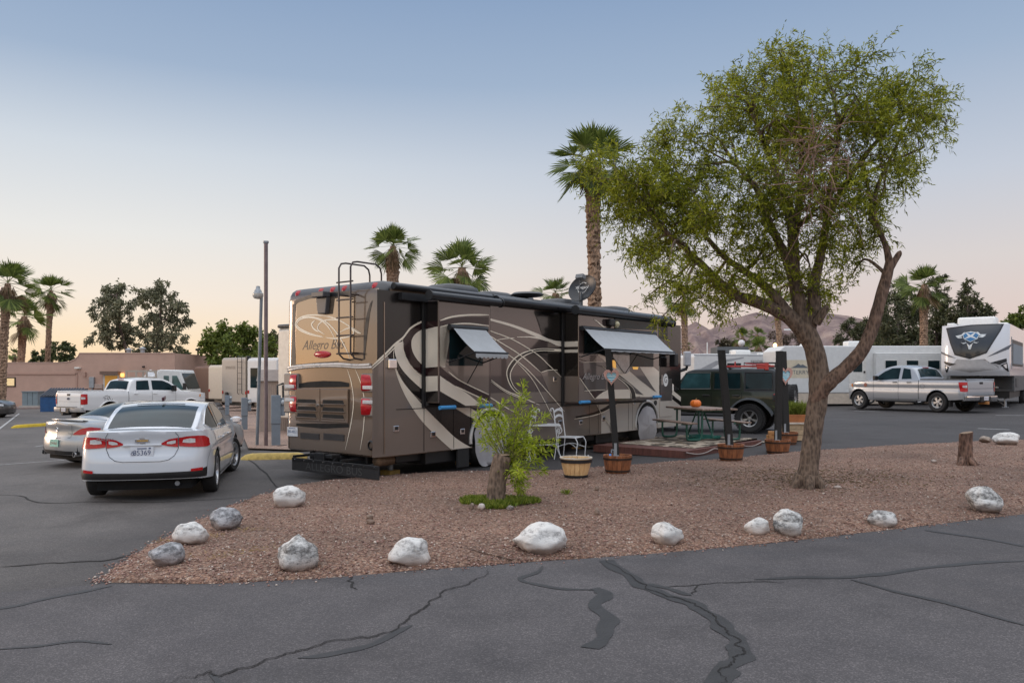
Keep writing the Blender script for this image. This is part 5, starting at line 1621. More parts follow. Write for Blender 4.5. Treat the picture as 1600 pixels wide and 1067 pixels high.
def ford():
	a = R(60); f = Vector((math.cos(a), math.sin(a), 0)); l = Vector((-f.y, f.x, 0))
	pr = G(129, 663)
	rc = pr + l * 1.01
	c = dict(
		plan=[(0, 0), (.01, .5), (.02, .85), (.05, .975), (.2, 1.005), (.6, 1.01), (3, 1.01), (5, 1.01), (5.9, 1.0), (6.25, .93), (6.42, .6), (6.45, 0)],
		belt=[(0, 1.36), (2.2, 1.36), (2.3, 1.34), (4.5, 1.34), (4.9, 1.33), (5.6, 1.29), (6.2, 1.22), (6.45, 1.15)],
		sill=[(0, .62), (.5, .58), (2, .50), (4.6, .50), (6.45, .50)], zr=.70, zf=.5,
		arches=[(1.25, .42, .52), (5.35, .42, .52)],
		prof_r=[(.4, .03), (.8, .0), (1.2, .0), (1.3, .02), (1.4, .06)], prof_s=[(.4, .06), (.6, .02), (.9, .0), (1.15, .0), (1.3, .02), (1.4, .05)], prof_f=[(.4, .0), (.9, .0), (1.3, .06)],
		crown=[(0, .0), (4.6, .0), (5.2, .05), (6.45, .04)], crown_p=4,
		roof=[(2.14, 1.33), (2.18, 1.44), (2.40, 1.86), (2.55, 1.93), (3.2, 1.985), (3.9, 1.97), (4.2, 1.90), (4.6, 1.66), (5.0, 1.38), (5.05, 1.32)],
		gh_w=[(2.14, .90), (2.4, .93), (4.5, .93), (5.05, .88)], tumble=.24, roof_crown=.06,
		bed=(.03, 2.1), bl=(2.195, 2.375), ws=(4.12, 4.95), doors=(3.3, 4.55), handles=(2.5, 3.45), mirror=4.35, bz=.62,
		panes=[([(2.55, 1.42), (3.22, 1.42)], [(2.62, 1.83), (3.22, 1.85)]), ([(3.38, 1.42), (4.62, 1.38)], [(3.38, 1.85), (3.95, 1.84), (4.3, 1.7), (4.66, 1.44)])])
	pickup('pickup_truck', 'white crew cab pickup truck parked beside the stucco building', (rc.x, rc.y, gz(rc.x)), a, c, paint('white_truck_paint', (.70, .69, .68), 0, .35), (1.25, 5.35), .41, 'steel', 'white')
ford()
def tundra():
	a = R(118); f = Vector((math.cos(a), math.sin(a), 0)); l = Vector((-f.y, f.x, 0))
	rw = G(1467, 644.5)
	rc = rw - l * .86 - f * 1.22
	c = dict(
		plan=[(0, 0), (.01, .5), (.03, .85), (.08, .97), (.25, 1.0), (.6, 1.01), (3, 1.0), (4.7, 1.01), (5.3, .97), (5.62, .78), (5.78, .45), (5.81, 0)],
		belt=[(0, 1.29), (2.0, 1.29), (2.1, 1.28), (4.1, 1.24), (4.5, 1.22), (5.1, 1.16), (5.6, 1.06), (5.81, .95)],
		sill=[(0, .55), (.5, .5), (2, .42), (4.3, .42), (5.81, .42)], zr=.66, zf=.4,
		arches=[(1.22, .40, .49), (4.92, .40, .49)],
		prof_r=[(.4, .03), (.75, .0), (1.1, .01), (1.25, .02), (1.35, .05)], prof_s=[(.35, .07), (.55, .02), (.8, .0), (.95, .025), (1.1, .005), (1.22, .02), (1.35, .06)], prof_f=[(.4, .0), (.8, .0), (1.2, .08)],
		crown=[(0, .0), (4.1, .0), (4.7, .06), (5.81, .05)], crown_p=4,
		roof=[(2.06, 1.27), (2.10, 1.38), (2.36, 1.78), (2.55, 1.86), (3.0, 1.925), (3.4, 1.92), (3.7, 1.86), (4.1, 1.63), (4.55, 1.30), (4.6, 1.22)],
		gh_w=[(2.06, .86), (2.4, .90), (4.0, .90), (4.6, .84)], tumble=.30, roof_crown=.06,
		bed=(.03, 2.02), bl=(2.13, 2.34), ws=(3.62, 4.48), doors=(2.95, 4.15), handles=(3.1, 2.45), mirror=3.95, bz=.58,
		panes=[([(2.42, 1.34), (2.88, 1.33)], [(2.56, 1.74), (2.88, 1.79)]), ([(3.02, 1.33), (4.22, 1.28)], [(3.02, 1.80), (3.42, 1.79), (3.75, 1.65), (4.22, 1.33)])])
	pickup('pickup_truck', 'silver extended cab pickup truck with steel wheels in front of the caravan', (rc.x, rc.y, gz(rc.x)), a, c, paint('silver_truck_paint', (.33, .355, .39), .45, .32), (1.22, 4.92), .40, 'steel', 'silver')
tundra()
# ------------------------------------------------ green off-roader
def jeep():
	M_ = paint('dark_green_paint', (.009, .015, .006), .1, .3, .5)
	TOPM = mat('hard_top', (.022, .024, .026), .5, var=.15, bump=.1)
	a = R(152); f = Vector((math.cos(a), math.sin(a), 0)); l = Vector((-f.y, f.x, 0))
	rw = G(1172, 677)
	rc = rw - l * .83 - f * .74
	root = thing('off_roader', 'dark green four-door off-roader with red roof rack gear and rear spare wheel', 'car', (rc.x, rc.y, gz(rc.x)), a)
	c = dict(
		plan=[(0, 0), (0, .5), (.01, .76), (.04, .80), (.12, .815), (1, .82), (3.2, .80), (3.5, .74), (4.15, .66), (4.28, .62), (4.30, .4), (4.30, 0)],
		belt=[(0, 1.18), (3.2, 1.15), (3.5, 1.14), (4.2, 1.10), (4.3, 1.06)],
		sill=[(0, .58), (4.3, .56)], zr=.6, zf=.6, arches=[(.74, .42, .54), (3.75, .42, .54)],
		prof_r=[(.4, 0), (1.3, .0)], prof_s=[(.5, .02), (.7, 0), (1.0, .0), (1.2, .02)], prof_f=[(.4, 0), (1.2, .02)],
		crown=[(0, 0), (3.3, 0), (3.6, .05), (4.3, .05)], crown_p=3,
		roof=[(.0, 1.17), (.015, 1.5), (.06, 1.78), (.2, 1.835), (1.5, 1.86), (2.4, 1.84), (2.58, 1.80), (2.75, 1.62), (3.02, 1.2), (3.04, 1.13)],
		gh_w=[(0, .755), (.1, .78), (2.5, .76), (3.05, .74)], tumble=.12, roof_crown=.04)
	C = Car(c); o = C.build_body(root, [M_, TOPM])
	for p in o.data.polygons:
		if p.center.z > 1.195 and p.center.x < 2.65 and (p.center.x < .95 or p.center.z > 1.72): p.material_index = 1
	C.top_pane(root, 2.60, 3.0, GLASS, 'windscreen', .9, .92)
	SEE = glass('teal_glass', (.02, .05, .055), .05)
	for sg in (1, -1):
		for x0, x1, xt0, xt1, m in ((.14, .88, .16, .88, GLASS), (1.04, 1.78, 1.04, 1.78, GLASS), (1.92, 2.86, 1.92, 2.62, SEE)):
			C.side_pane(root, [(x0, 1.27), (x1, 1.26)], [(xt0, 1.70), (xt1, 1.70)], sg, m, 'side_window', .007)
			q = [(x0 - .02, 1.25), (x1 + .02, 1.24), (xt1 + .02, 1.725), (xt0 - .02, 1.725)]
			mb = MB(); mb.tube([C.gh_side(x, z, sg, .008) for x, z in q], .012, 6, close=True); mb.build('window_seal', BLACK if x0 < 1.5 else mat('bright_seal', (.14, .15, .15), .4), root)
		sm = MB()
		for x in (.98, 1.86, 2.95): C.seam([(C.sx(x), z) for z in np.linspace(.62, 1.16, 5)], sm, .014, .006, sg)
		C.seam([(C.sx(x), .62) for x in (1.35, 2, 2.95)], sm, .014, .006, sg)
		build_each(sm, 'panel_gap', DARK, root)
		for x in (1.15, 2.0):
			p = C.wall(C.sx(x) * sg, 1.06, .02); mb = MB(); mb.box(p, (.20, .04, .045)); mb.build('door_handle', BLACK, root, bevel=.012)
		for x in (.74, 3.75):
			wheel(root, x, sg * .83, .415, .30, .235, 5, 'offroad', mat('machined_wheel', (.34, .34, .34), .3, .7), rot=.3 if x < 1 else .9)
			mb = MB()
			rows = []
			for t in np.linspace(-.12, PI + .12, 24):
				cx, cz = math.cos(t), math.sin(t)
				e = 1 if abs(cx) < .8 else 1 + .12 * (abs(cx) - .8) / .2
				pz = max(.52, .42 + cz * .55); px_ = x + cx * .57 * e
				rows.append([(px_, sg * .78, pz), (px_ + .03 * cx, sg * .78, pz + .05), (px_ + .02 * cx, sg * .97, pz + .03), (px_, sg * .985, pz - .02), (px_ - .02 * cx, sg * .95, pz - .03)])
			mb.smooth = True; mb.grid(rows); smooth_angle(mb.build('wheel_flare', mat('flare_grey', (.05, .055, .06), .5, var=.2), root), 45)
		C.patch(root, [(.79, .93), (.93, .93)], [(.79, 1.10), (.93, 1.10)], BLACK, 'lamp_bezel', .03, mirror=sg < 0)
		mb = MB(); mb.boxb(-.05, .1, sg * .74 - .085, sg * .74 + .085, .92, 1.12); lm = mb.build('tail_lamp', REDLENS, root, bevel=.015)
		mb = MB(); mb.boxb(-.058, -.04, sg * .74 - .045, sg * .74 + .045, .97, 1.07); mb.build('lamp_core', BLACK, lm)
		mb = MB(); mb.box((2.88, sg * .95, 1.27), (.09, .2, .2)); mb.build('wing_mirror', BLACK, root, bevel=.03)
		mb = MB(); mb.tube([(1.35, sg * .86, .5), (3.05, sg * .86, .5)], .05, 8); mb.build('side_step', BLACK, root)
		mb = MB(); mb.box((3.02, sg * .815, 1.0), (.1, .012, .12)); mb.build('vent', BLACK, root)
	mb = MB(); mb.smooth = True
	mb.boxb(-.14, .1, -.82, .82, .50, .68); mb.build('rear_bumper', BLACK, root, bevel=.03)
	# rear glass and spare wheel
	mb = MB(); mb.boxb(-.008, .02, -.55, .55, 1.28, 1.70); mb.build('rear_window', GLASS, root, bevel=.01)
	sp = wheel(root, 0, .001, .40, .27, .235, 5, 'offroad', mat('machined_wheel', (.34, .34, .34), .3, .7), rot=.6, name='spare_wheel')
	# turn it to face backwards, mounted off the tailgate
	sp.matrix_local = Matrix.Translation((-.24, -.06, .98)) @ Matrix.Rotation(PI / 2, 4, 'Z') @ Matrix.Translation((0, 0, -.40))
	mb = MB(); mb.boxb(-.2, .0, -.2, .1, .88, 1.08); mb.build('spare_bracket', BLACK, root)
	# roof rack and recovery gear
	rk = MB()
	for x in (.35, 1.35): 
		rk.tube([(x, -.7, 1.93), (x, .7, 1.93)], .03, 8)
		for sg in (1, -1): rk.tube([(x, sg * .66, 1.80), (x, sg * .66, 1.93)], .035, 8)
	rack = rk.build('roof_rack', BLACK, root)
	rack.location = (0, 0, -.07)
	bk = MB()
	for z in (1.98, 2.08):
		bk.tube([(.0, -.62, z), (.0, .62, z), (.95, .62, z), (.95, -.62, z)], .014, 6, close=True)
	for x in (.0, .3, .6, .95):
		for y in (-.62, .62): bk.tube([(x, y, 1.95), (x, y, 2.08)], .012, 6)
	for y in np.linspace(-.5, .5, 6): bk.tube([(.0, y, 1.97), (.95, y, 1.97)], .01, 5)
	bk.build('rack_basket', BLACK, rack)
	REDM = mat('red_metal', (.40, .015, .02), .35, var=.15, coat=.5)
	jk = MB(); jk.box((.85, .66, 1.98), (1.5, .045, .05)); jk.box((.45, .66, 1.98), (.25, .10, .16)); jk.box((.3, .68, 1.97), (.10, .08, .20)); jk.box((1.55, .66, 1.97), (.12, .10, .08)); jk.tube([(.2, .7, 2.0), (.9, .7, 2.06)], .02, 6); jk.tube([(1.2, .66, 1.95), (1.2, .66, 2.12)], .022, 6)
	jk.build('lifting_jack', REDM, rack, bevel=.006)
jeep()
# ------------------------------------------------ cars only partly in view
def small_suv(label, loc, ang, m, rear_red=True):
	root = thing('parked_car', label, 'car', loc, ang)
	c = dict(
		plan=[(0, 0), (.02, .5), (.08, .75), (.25, .88), (.8, .93), (2.5, .93), (3.7, .92), (4.2, .8), (4.5, .5), (4.57, 0)],
		belt=[(0, 1.05), (1, 1.06), (3.0, 1.04), (3.6, 1.0), (4.3, .86), (4.57, .7)], sill=[(0, .35), (1.4, .25), (3.3, .25), (4.57, .3)], zr=.4, zf=.3,
		arches=[(.9, .36, .41), (3.55, .36, .41)],
		prof_r=[(.2, .08), (.5, .0), (.9, .02), (1.05, .04)], prof_s=[(.2, .06), (.5, 0), (.8, .0), (1.05, .05)], prof_f=[(.2, .08), (.5, 0), (.9, .1)],
		crown=[(0, 0), (3.3, .02), (4, .05), (4.57, .03)],
		roof=[(.05, 1.05), (.2, 1.3), (.5, 1.58), (.9, 1.66), (2.0, 1.68), (2.6, 1.62), (3.0, 1.4), (3.45, 1.06), (3.5, 1.0)],
		gh_w=[(.05, .76), (.5, .84), (2.6, .84), (3.5, .78)], tumble=.28, roof_crown=.05)
	C = Car(c); C.build_body(root, m)
	C.top_pane(root, .14, .48, GLASS, 'rear_window', .88, .88); C.top_pane(root, 2.6, 3.4, GLASS, 'windscreen', .92, .92)
	for sg in (1, -1):
		C.side_pane(root, [(.6, 1.12), (3.15, 1.08)], [(.75, 1.5), (2.0, 1.56), (2.55, 1.5), (3.15, 1.12)], sg, GLASS, 'side_window')
		C.patch(root, [(.55, .85), (.95, .9)], [(.55, 1.0), (.95, 1.02)], REDLENS, 'tail_lamp', .014, mirror=sg < 0)
		C.patch(root, [(C.sx(4.1), .72), (C.sx(4.1) + .35, .68)], [(C.sx(4.1), .82), (C.sx(4.1) + .35, .78)], CLEARLENS, 'headlamp', .012, mirror=sg < 0)
		for x in (.9, 3.55): wheel(root, x, sg * .80, .345, .22, .22, 5)
		mb = MB(); mb.box((2.95, sg * 1.0, 1.12), (.1, .18, .12)); mb.build('wing_mirror', BLACK, root, bevel=.03)
		sm = MB()
		for x in (1.35, 2.2, 3.15): C.seam([(C.sx(x), z) for z in np.linspace(.35, 1.03, 5)], sm, .008, .006, sg)
		build_each(sm, 'panel_gap', DARK, root)
	mb = MB(); mb.box((-.02, 0, .75), (.02, .4, .16)); mb.build('licence_plate', PLW, root)
	return root
p = G(-128, 655)
small_suv('dark grey car cut off at the left edge beside the palm trunk', (p.x, p.y, gz(p.x)), R(8), paint('grey_car_paint', (.055, .05, .048), .4, .3))
p = G(1046, 637)
small_suv('small dark blue car with lit tail lamps seen past the front of the motorhome', (p.x + .2, p.y + 6, gz(p.x)), R(100), paint('blue_car_paint', (.03, .06, .09), .4, .3))
p = G(1478, 634)
small_suv('teal car almost hidden behind the cab of the silver pickup', (p.x + .6, p.y + 2, gz(p.x)), R(160), paint('teal_car_paint', (.03, .16, .17), .4, .3))
# ---------------------------------------------------------------- vegetation
def bark(name, c0, c1, scale=9.0, bump=1.0):
	if name in _M: return _M[name]
	m, t, b = new_mat(name)
	co = t.node('ShaderNodeTexCoord').outputs['Object']
	mp = t.node('ShaderNodeMapping'); t.put(mp.inputs[0], co); mp.inputs['Scale'].default_value = (1, 1, .35)
	n = t.noise(mp.outputs[0], scale, 8, .7)
	v = t.voro(mp.outputs[0], scale * 3.0)
	h = t.math('ADD', n, t.math('MULTIPLY', v, .6))
	t.put(b.inputs['Base Color'], t.ramp(h, [(.45, c0), (.75, tuple((a + q) / 2 for a, q in zip(c0, c1))), (.95, c1)]))
	b.inputs['Roughness'].default_value = .92
	t.put(b.inputs['Normal'], t.bump(h, bump, .03))
	_M[name] = m
	return m
def leaf_mat(name, stops, trans=.35):
	if name in _M: return _M[name]
	m, t, b = new_mat(name)
	g = t.node('ShaderNodeNewGeometry').outputs['Random Per Island']
	co = t.node('ShaderNodeTexCoord').outputs['Object']
	n = t.noise(co, 1.1, 3, .6)
	f = t.math('ADD', t.math('MULTIPLY', g, .55), t.math('MULTIPLY', n, .45))
	c = t.ramp(f, stops)
	t.put(b.inputs['Base Color'], c)
	b.inputs['Roughness'].default_value = .55
	b.inputs['Specular IOR Level'].default_value = .3
	tr = t.node('ShaderNodeBsdfTranslucent'); t.put(tr.inputs[0], t.mix(.5, c, (.25, .30, .02), 'MULTIPLY') if False else c)
	mx = t.node('ShaderNodeMixShader'); mx.inputs[0].default_value = trans
	t.l.new(b.outputs[0], mx.inputs[1]); t.l.new(tr.outputs[0], mx.inputs[2])
	t.l.new(mx.outputs[0], t.n['Material Output'].inputs[0])
	_M[name] = m
	return m
def limb(mb, pts, rs, n=9, jit=.0, seed=0):
	"""tapered branch through the points with slightly wandering surface"""
	q = crom([(*p, r) for p, r in zip(pts, rs)] if False else pts, 5)
	k = len(q); rr = random.Random(seed)
	R_ = []
	for i in range(k):
		f = i / 5; a = int(min(f, len(rs) - 2)); R_.append(rs[a] + (rs[a + 1] - rs[a]) * (f - a))
		R_[-1] *= 1 + rr.uniform(-jit, jit)
	mb.smooth = True
	mb.tube(q, R_, n)
	return q
def leaves_np(centres, dirs, L, W, rs, droop=.3, fold=.25):
	"""narrow leaves (two triangles-quads folded on the mid rib) at centres pointing along dirs"""
	n = len(centres)
	d = dirs / (np.linalg.norm(dirs, axis=1, keepdims=True) + 1e-9)
	up = rs.normal(0, 1, (n, 3)); sd = np.cross(d, up); sd /= (np.linalg.norm(sd, axis=1, keepdims=True) + 1e-9)
	nn = np.cross(sd, d)
	l = L * rs.uniform(.6, 1.25, (n, 1)); w = W * rs.uniform(.7, 1.2, (n, 1))
	base = centres
	tip = centres + d * l + np.array((0, 0, -1.0)) * l * droop * rs.uniform(.2, 1, (n, 1))
	mid = centres + d * l * .5 + nn * l * .05
	a = mid + sd * w; b = mid - sd * w
	V = np.stack([base, a, tip, b], 1).reshape(-1, 3)
	F = np.arange(4 * n).reshape(-1, 4)
	return V, F
# ------------------------------------------------ the big tree on the bed
def big_tree():
	base = GB(1262, 760); D = base.y
	def pt(px, py, dy=0.0): return P(px, py, D + dy)
	root = thing('tree', 'large leaning leafy tree with forked trunk standing in the gravel bed', 'tree', base)
	loc = lambda v: Vector(v) - base
	BK = bark('tree_bark', (.045, .030, .022), (.20, .14, .10), 10)
	BR = bark('red_bark', (.045, .027, .019), (.20, .125, .088), 10)
	S = []   # skeleton sample points (world, radius)
	tr = MB()
	def L(pts, rs, seed=0, jit=.05, n=10):
		w = [pt(*p) for p in pts]
		q = limb(tr, [loc(v) for v in w], rs, n, jit, seed)
		for i, v in enumerate(q): S.append((v + base, rs[min(len(rs) - 1, int(i / 5))]))
	L([(1259, 772), (1261, 752), (1266, 710), (1272, 660), (1279, 615), (1279, 580), (1272, 545), (1262, 522), (1258, 505)], [.18, .15, .133, .13, .138, .145, .135, .14, .10], 1, .04, 16)
	for k in range(6):  # root flare
		a = k * 1.05 + .3
		tr.tube([loc(pt(1262, 745)) + Vector((math.cos(a) * .1, math.sin(a) * .1, .0)), loc(base) + Vector((math.cos(a) * .16, math.sin(a) * .16, .05)), loc(base) + Vector((math.cos(a) * .26, math.sin(a) * .26, -.06))], [.10, .08, .03], 8)
	L([(1262, 528), (1240, 500), (1212, 484), (1178, 470), (1150, 462), (1128, 446), (1108, 425), (1088, 405), (1060, 380), (1025, 345)], [.13, .115, .095, .085, .075, .07, .055, .045, .03, .018], 2)
	L([(1262, 515), (1232, 490), (1200, 452), (1165, 425), (1130, 400), (1095, 360), (1060, 320)], [.11, .09, .065, .05, .04, .028, .015], 3)
	L([(1258, 520), (1250, 480), (1242, 440), (1240, 400), (1236, 350), (1222, 300), (1208, 260), (1190, 215), (1172, 170)], [.12, .10, .09, .08, .065, .055, .045, .03, .016], 4)
	L([(1240, 440), (1225, 395), (1200, 345), (1185, 300), (1160, 270), (1130, 230)], [.07, .06, .055, .045, .03, .015], 5)
	L([(1262, 520), (1272, 480), (1272, 445), (1282, 400), (1292, 340), (1300, 280), (1310, 210), (1300, 140)], [.10, .095, .08, .06, .05, .04, .028, .014], 6)
	L([(1240, 380), (1248, 320), (1252, 260), (1250, 200), (1240, 130)], [.06, .05, .04, .028, .014], 7)
	L([(1290, 345), (1320, 290), (1350, 245), (1390, 200), (1430, 160)], [.05, .042, .035, .025, .012], 8)
	L([(1320, 290), (1365, 265), (1410, 245), (1445, 230)], [.03, .025, .018, .01], 12)
	L([(1360, 345), (1372, 290), (1395, 240), (1420, 190)], [.04, .032, .022, .012], 13)
	L([(1275, 505, -.1), (1290, 482, -.2), (1292, 478, -.2)], [.07, .045, .01], 14)
	smooth_angle(tr.build('trunk', BK, root), 60)
	tr = MB()
	L([(1272, 628, -.02), (1292, 600, -.10), (1318, 578, -.15), (1345, 550, -.2), (1362, 515, -.2), (1375, 470, -.2), (1386, 430, -.2), (1392, 405, -.2)], [.10, .115, .10, .10, .09, .085, .08, .06], 9)
	L([(1388, 425, -.2), (1404, 398, -.2), (1408, 394, -.2)], [.05, .04, .02], 10)
	L([(1390, 412, -.2), (1384, 385, -.2), (1372, 355, -.15), (1364, 325, -.1), (1358, 300, 0), (1350, 265, .1)], [.055, .04, .035, .03, .025, .015], 11)
	smooth_angle(tr.build('branch', BR, root), 60)
	tr = MB()
	blobs = [(930, 270, 36), (962, 300, 42), (985, 285, 46), (1030, 262, 42), (1000, 340, 42), (1045, 290, 38), (1042, 370, 42), (960, 350, 26), (1010, 420, 28), (1090, 300, 44), (1215, 220, 50), (1270, 215, 44), (955, 258, 48), (990, 325, 58), (1005, 235, 38), (945, 300, 32), (1060, 330, 60), (1020, 385, 48), (1080, 415, 48), (1110, 255, 66), (1068, 200, 42), (1100, 150, 48), (1125, 335, 66), (1180, 112, 45), (1235, 88, 32), (1165, 180, 70), (1190, 270, 66), (1185, 395, 55), (1140, 440, 36), (1250, 165, 78), (1240, 250, 76), (1225, 345, 66), (1250, 425, 48), (1290, 115, 48), (1312, 180, 70), (1345, 110, 38), (1330, 260, 76), (1290, 350, 52), (1300, 300, 56), (1340, 345, 40), (1380, 180, 60), (1432, 120, 42), (1440, 180, 52), (1400, 240, 56), (1468, 160, 32), (1445, 235, 40), (1385, 315, 36), (1290, 455, 26), (1225, 465, 36), (1060, 462, 26), (985, 395, 28), (1040, 435, 28), (1355, 395, 24), (1025, 500, 13), (1215, 70, 20), (1480, 190, 22), (1330, 440, 16), (1205, 85, 30), (1130, 130, 30), (1090, 470, 20), (1260, 95, 36), (1350, 150, 44), (1000, 470, 14), (1115, 470, 18), (1320, 400, 24), (1260, 480, 26), (905 + 30, 275, 26), (1375, 375, 24), (1130, 470, 28), (1180, 455, 26)]
	blobs = [(1222 + (x - 1222) * .955, 350 + (y - 350) * .95, q * 1.02) for x, y, q in blobs]
	r = np.random.RandomState(11)
	cen = []; V0 = []; dirs = []
	sp = np.array([tuple(v) for v, _ in S]); srad = np.array([q for _, q in S])
	tw = MB(); tw.smooth = True
	twp = []
	for bi, (bx, by, br) in enumerate(blobs):
		dy = r.normal(0, .6) if bi not in (41, 50) else -.6
		c = np.array(pt(bx, by, dy)); rad = br / FPX * D * .80
		# boughs from the nearest limb into the clump
		w = np.linalg.norm(sp - c, axis=1) - srad * 3
		for bough in range(2 if br > 30 else 1):
			j = np.argsort(w)[r.randint(0, 6)]
			a = sp[j]; e = c + r.normal(0, rad * .3, 3)
			m1 = a + (e - a) * .5 + r.normal(0, .12, 3) + np.array((0, 0, .12))
			rr0 = min(srad[j] * .6, .03)
			limb(tr, [Vector(a) - base, Vector(m1) - base, Vector(e) - base], [rr0, rr0 * .6, .006], 6, .0, bi)
		n = int(8 + 315 * (rad / .6) ** 2)
		ns = max(3, int(n / 16)); su = r.normal(0, 1, (ns, 3)); su /= np.linalg.norm(su, axis=1, keepdims=True)
		sub = c + su * rad * np.array((1, 1.15, 1)) * r.rand(ns, 1) ** .42
		for k in range(n):
			u = r.normal(0, 1, 3); u /= np.linalg.norm(u)
			q_ = sub[r.randint(ns)]; s0 = q_ + r.normal(0, .085, 3); u = (q_ - c) / rad * .8 + u * .6
			d = u * .6 + r.normal(0, .55, 3) + np.array((0, 0, .02)); d /= np.linalg.norm(d)
			ln = r.uniform(.14, .36); nl = int(r.uniform(9, 17))
			sag = r.uniform(.0, .35)
			ts = np.linspace(.1, 1, nl)[:, None]
			pos = s0 + d * ln * ts + np.array((0, 0, -1)) * sag * ln * ts ** 2
			V0.append(pos)
			ld = d * .7 + r.normal(0, .65, (nl, 3)) + np.array((0, 0, -.05))
			dirs.append(ld)
			if k % 3 == 0: twp.append((s0, s0 + d * ln * .5 - np.array((0, 0, sag * ln * .25)), pos[-1]))
	# bare pinkish twigs in the thin part of the crown
	bare = MB(); bare.smooth = False
	for k in range(130):
		a = np.array(pt(1270 + r.normal(0, 26), 262 + r.normal(0, 30), r.normal(-1.0, .2)))
		d = r.normal(0, 1, 3) * np.array((1, .5, .8)) + np.array((-.2, -.2, -.1)); d /= np.linalg.norm(d); l = r.uniform(.3, .8)
		m1 = a + d * l * .5 + r.normal(0, .05, 3); e = a + d * l + r.normal(0, .08, 3)
		bare.tube([Vector(a) - base, Vector(m1) - base, Vector(e) - base], [.006, .005, .002], 4, cap=False)
	for a, m_, e in twp: tr.tube([Vector(a) - base, Vector(m_) - base, Vector(e) - base], [.004, .003, .0015], 3, cap=False)
	tr.build('boughs_and_twigs' if False else 'bough', BK, root)
	bare.build('bare_twig', mat('bare_twig_bark', (.26, .16, .12), .9, var=.3), root)
	cc = np.concatenate(V0) - np.array(base); dd = np.concatenate(dirs)
	V, F = leaves_np(cc, dd, .080, .0088, r, .25)
	LM = leaf_mat('tree_leaf', [(.18, (.040, .055, .006)), (.40, (.15, .178, .010)), (.60, (.28, .30, .018)), (.82, (.48, .48, .05))], .44)
	np_mesh('crown', V, F, LM, root)
	return len(F)
n_leaves = big_tree()
from mathutils.noise import noise as mnoise_
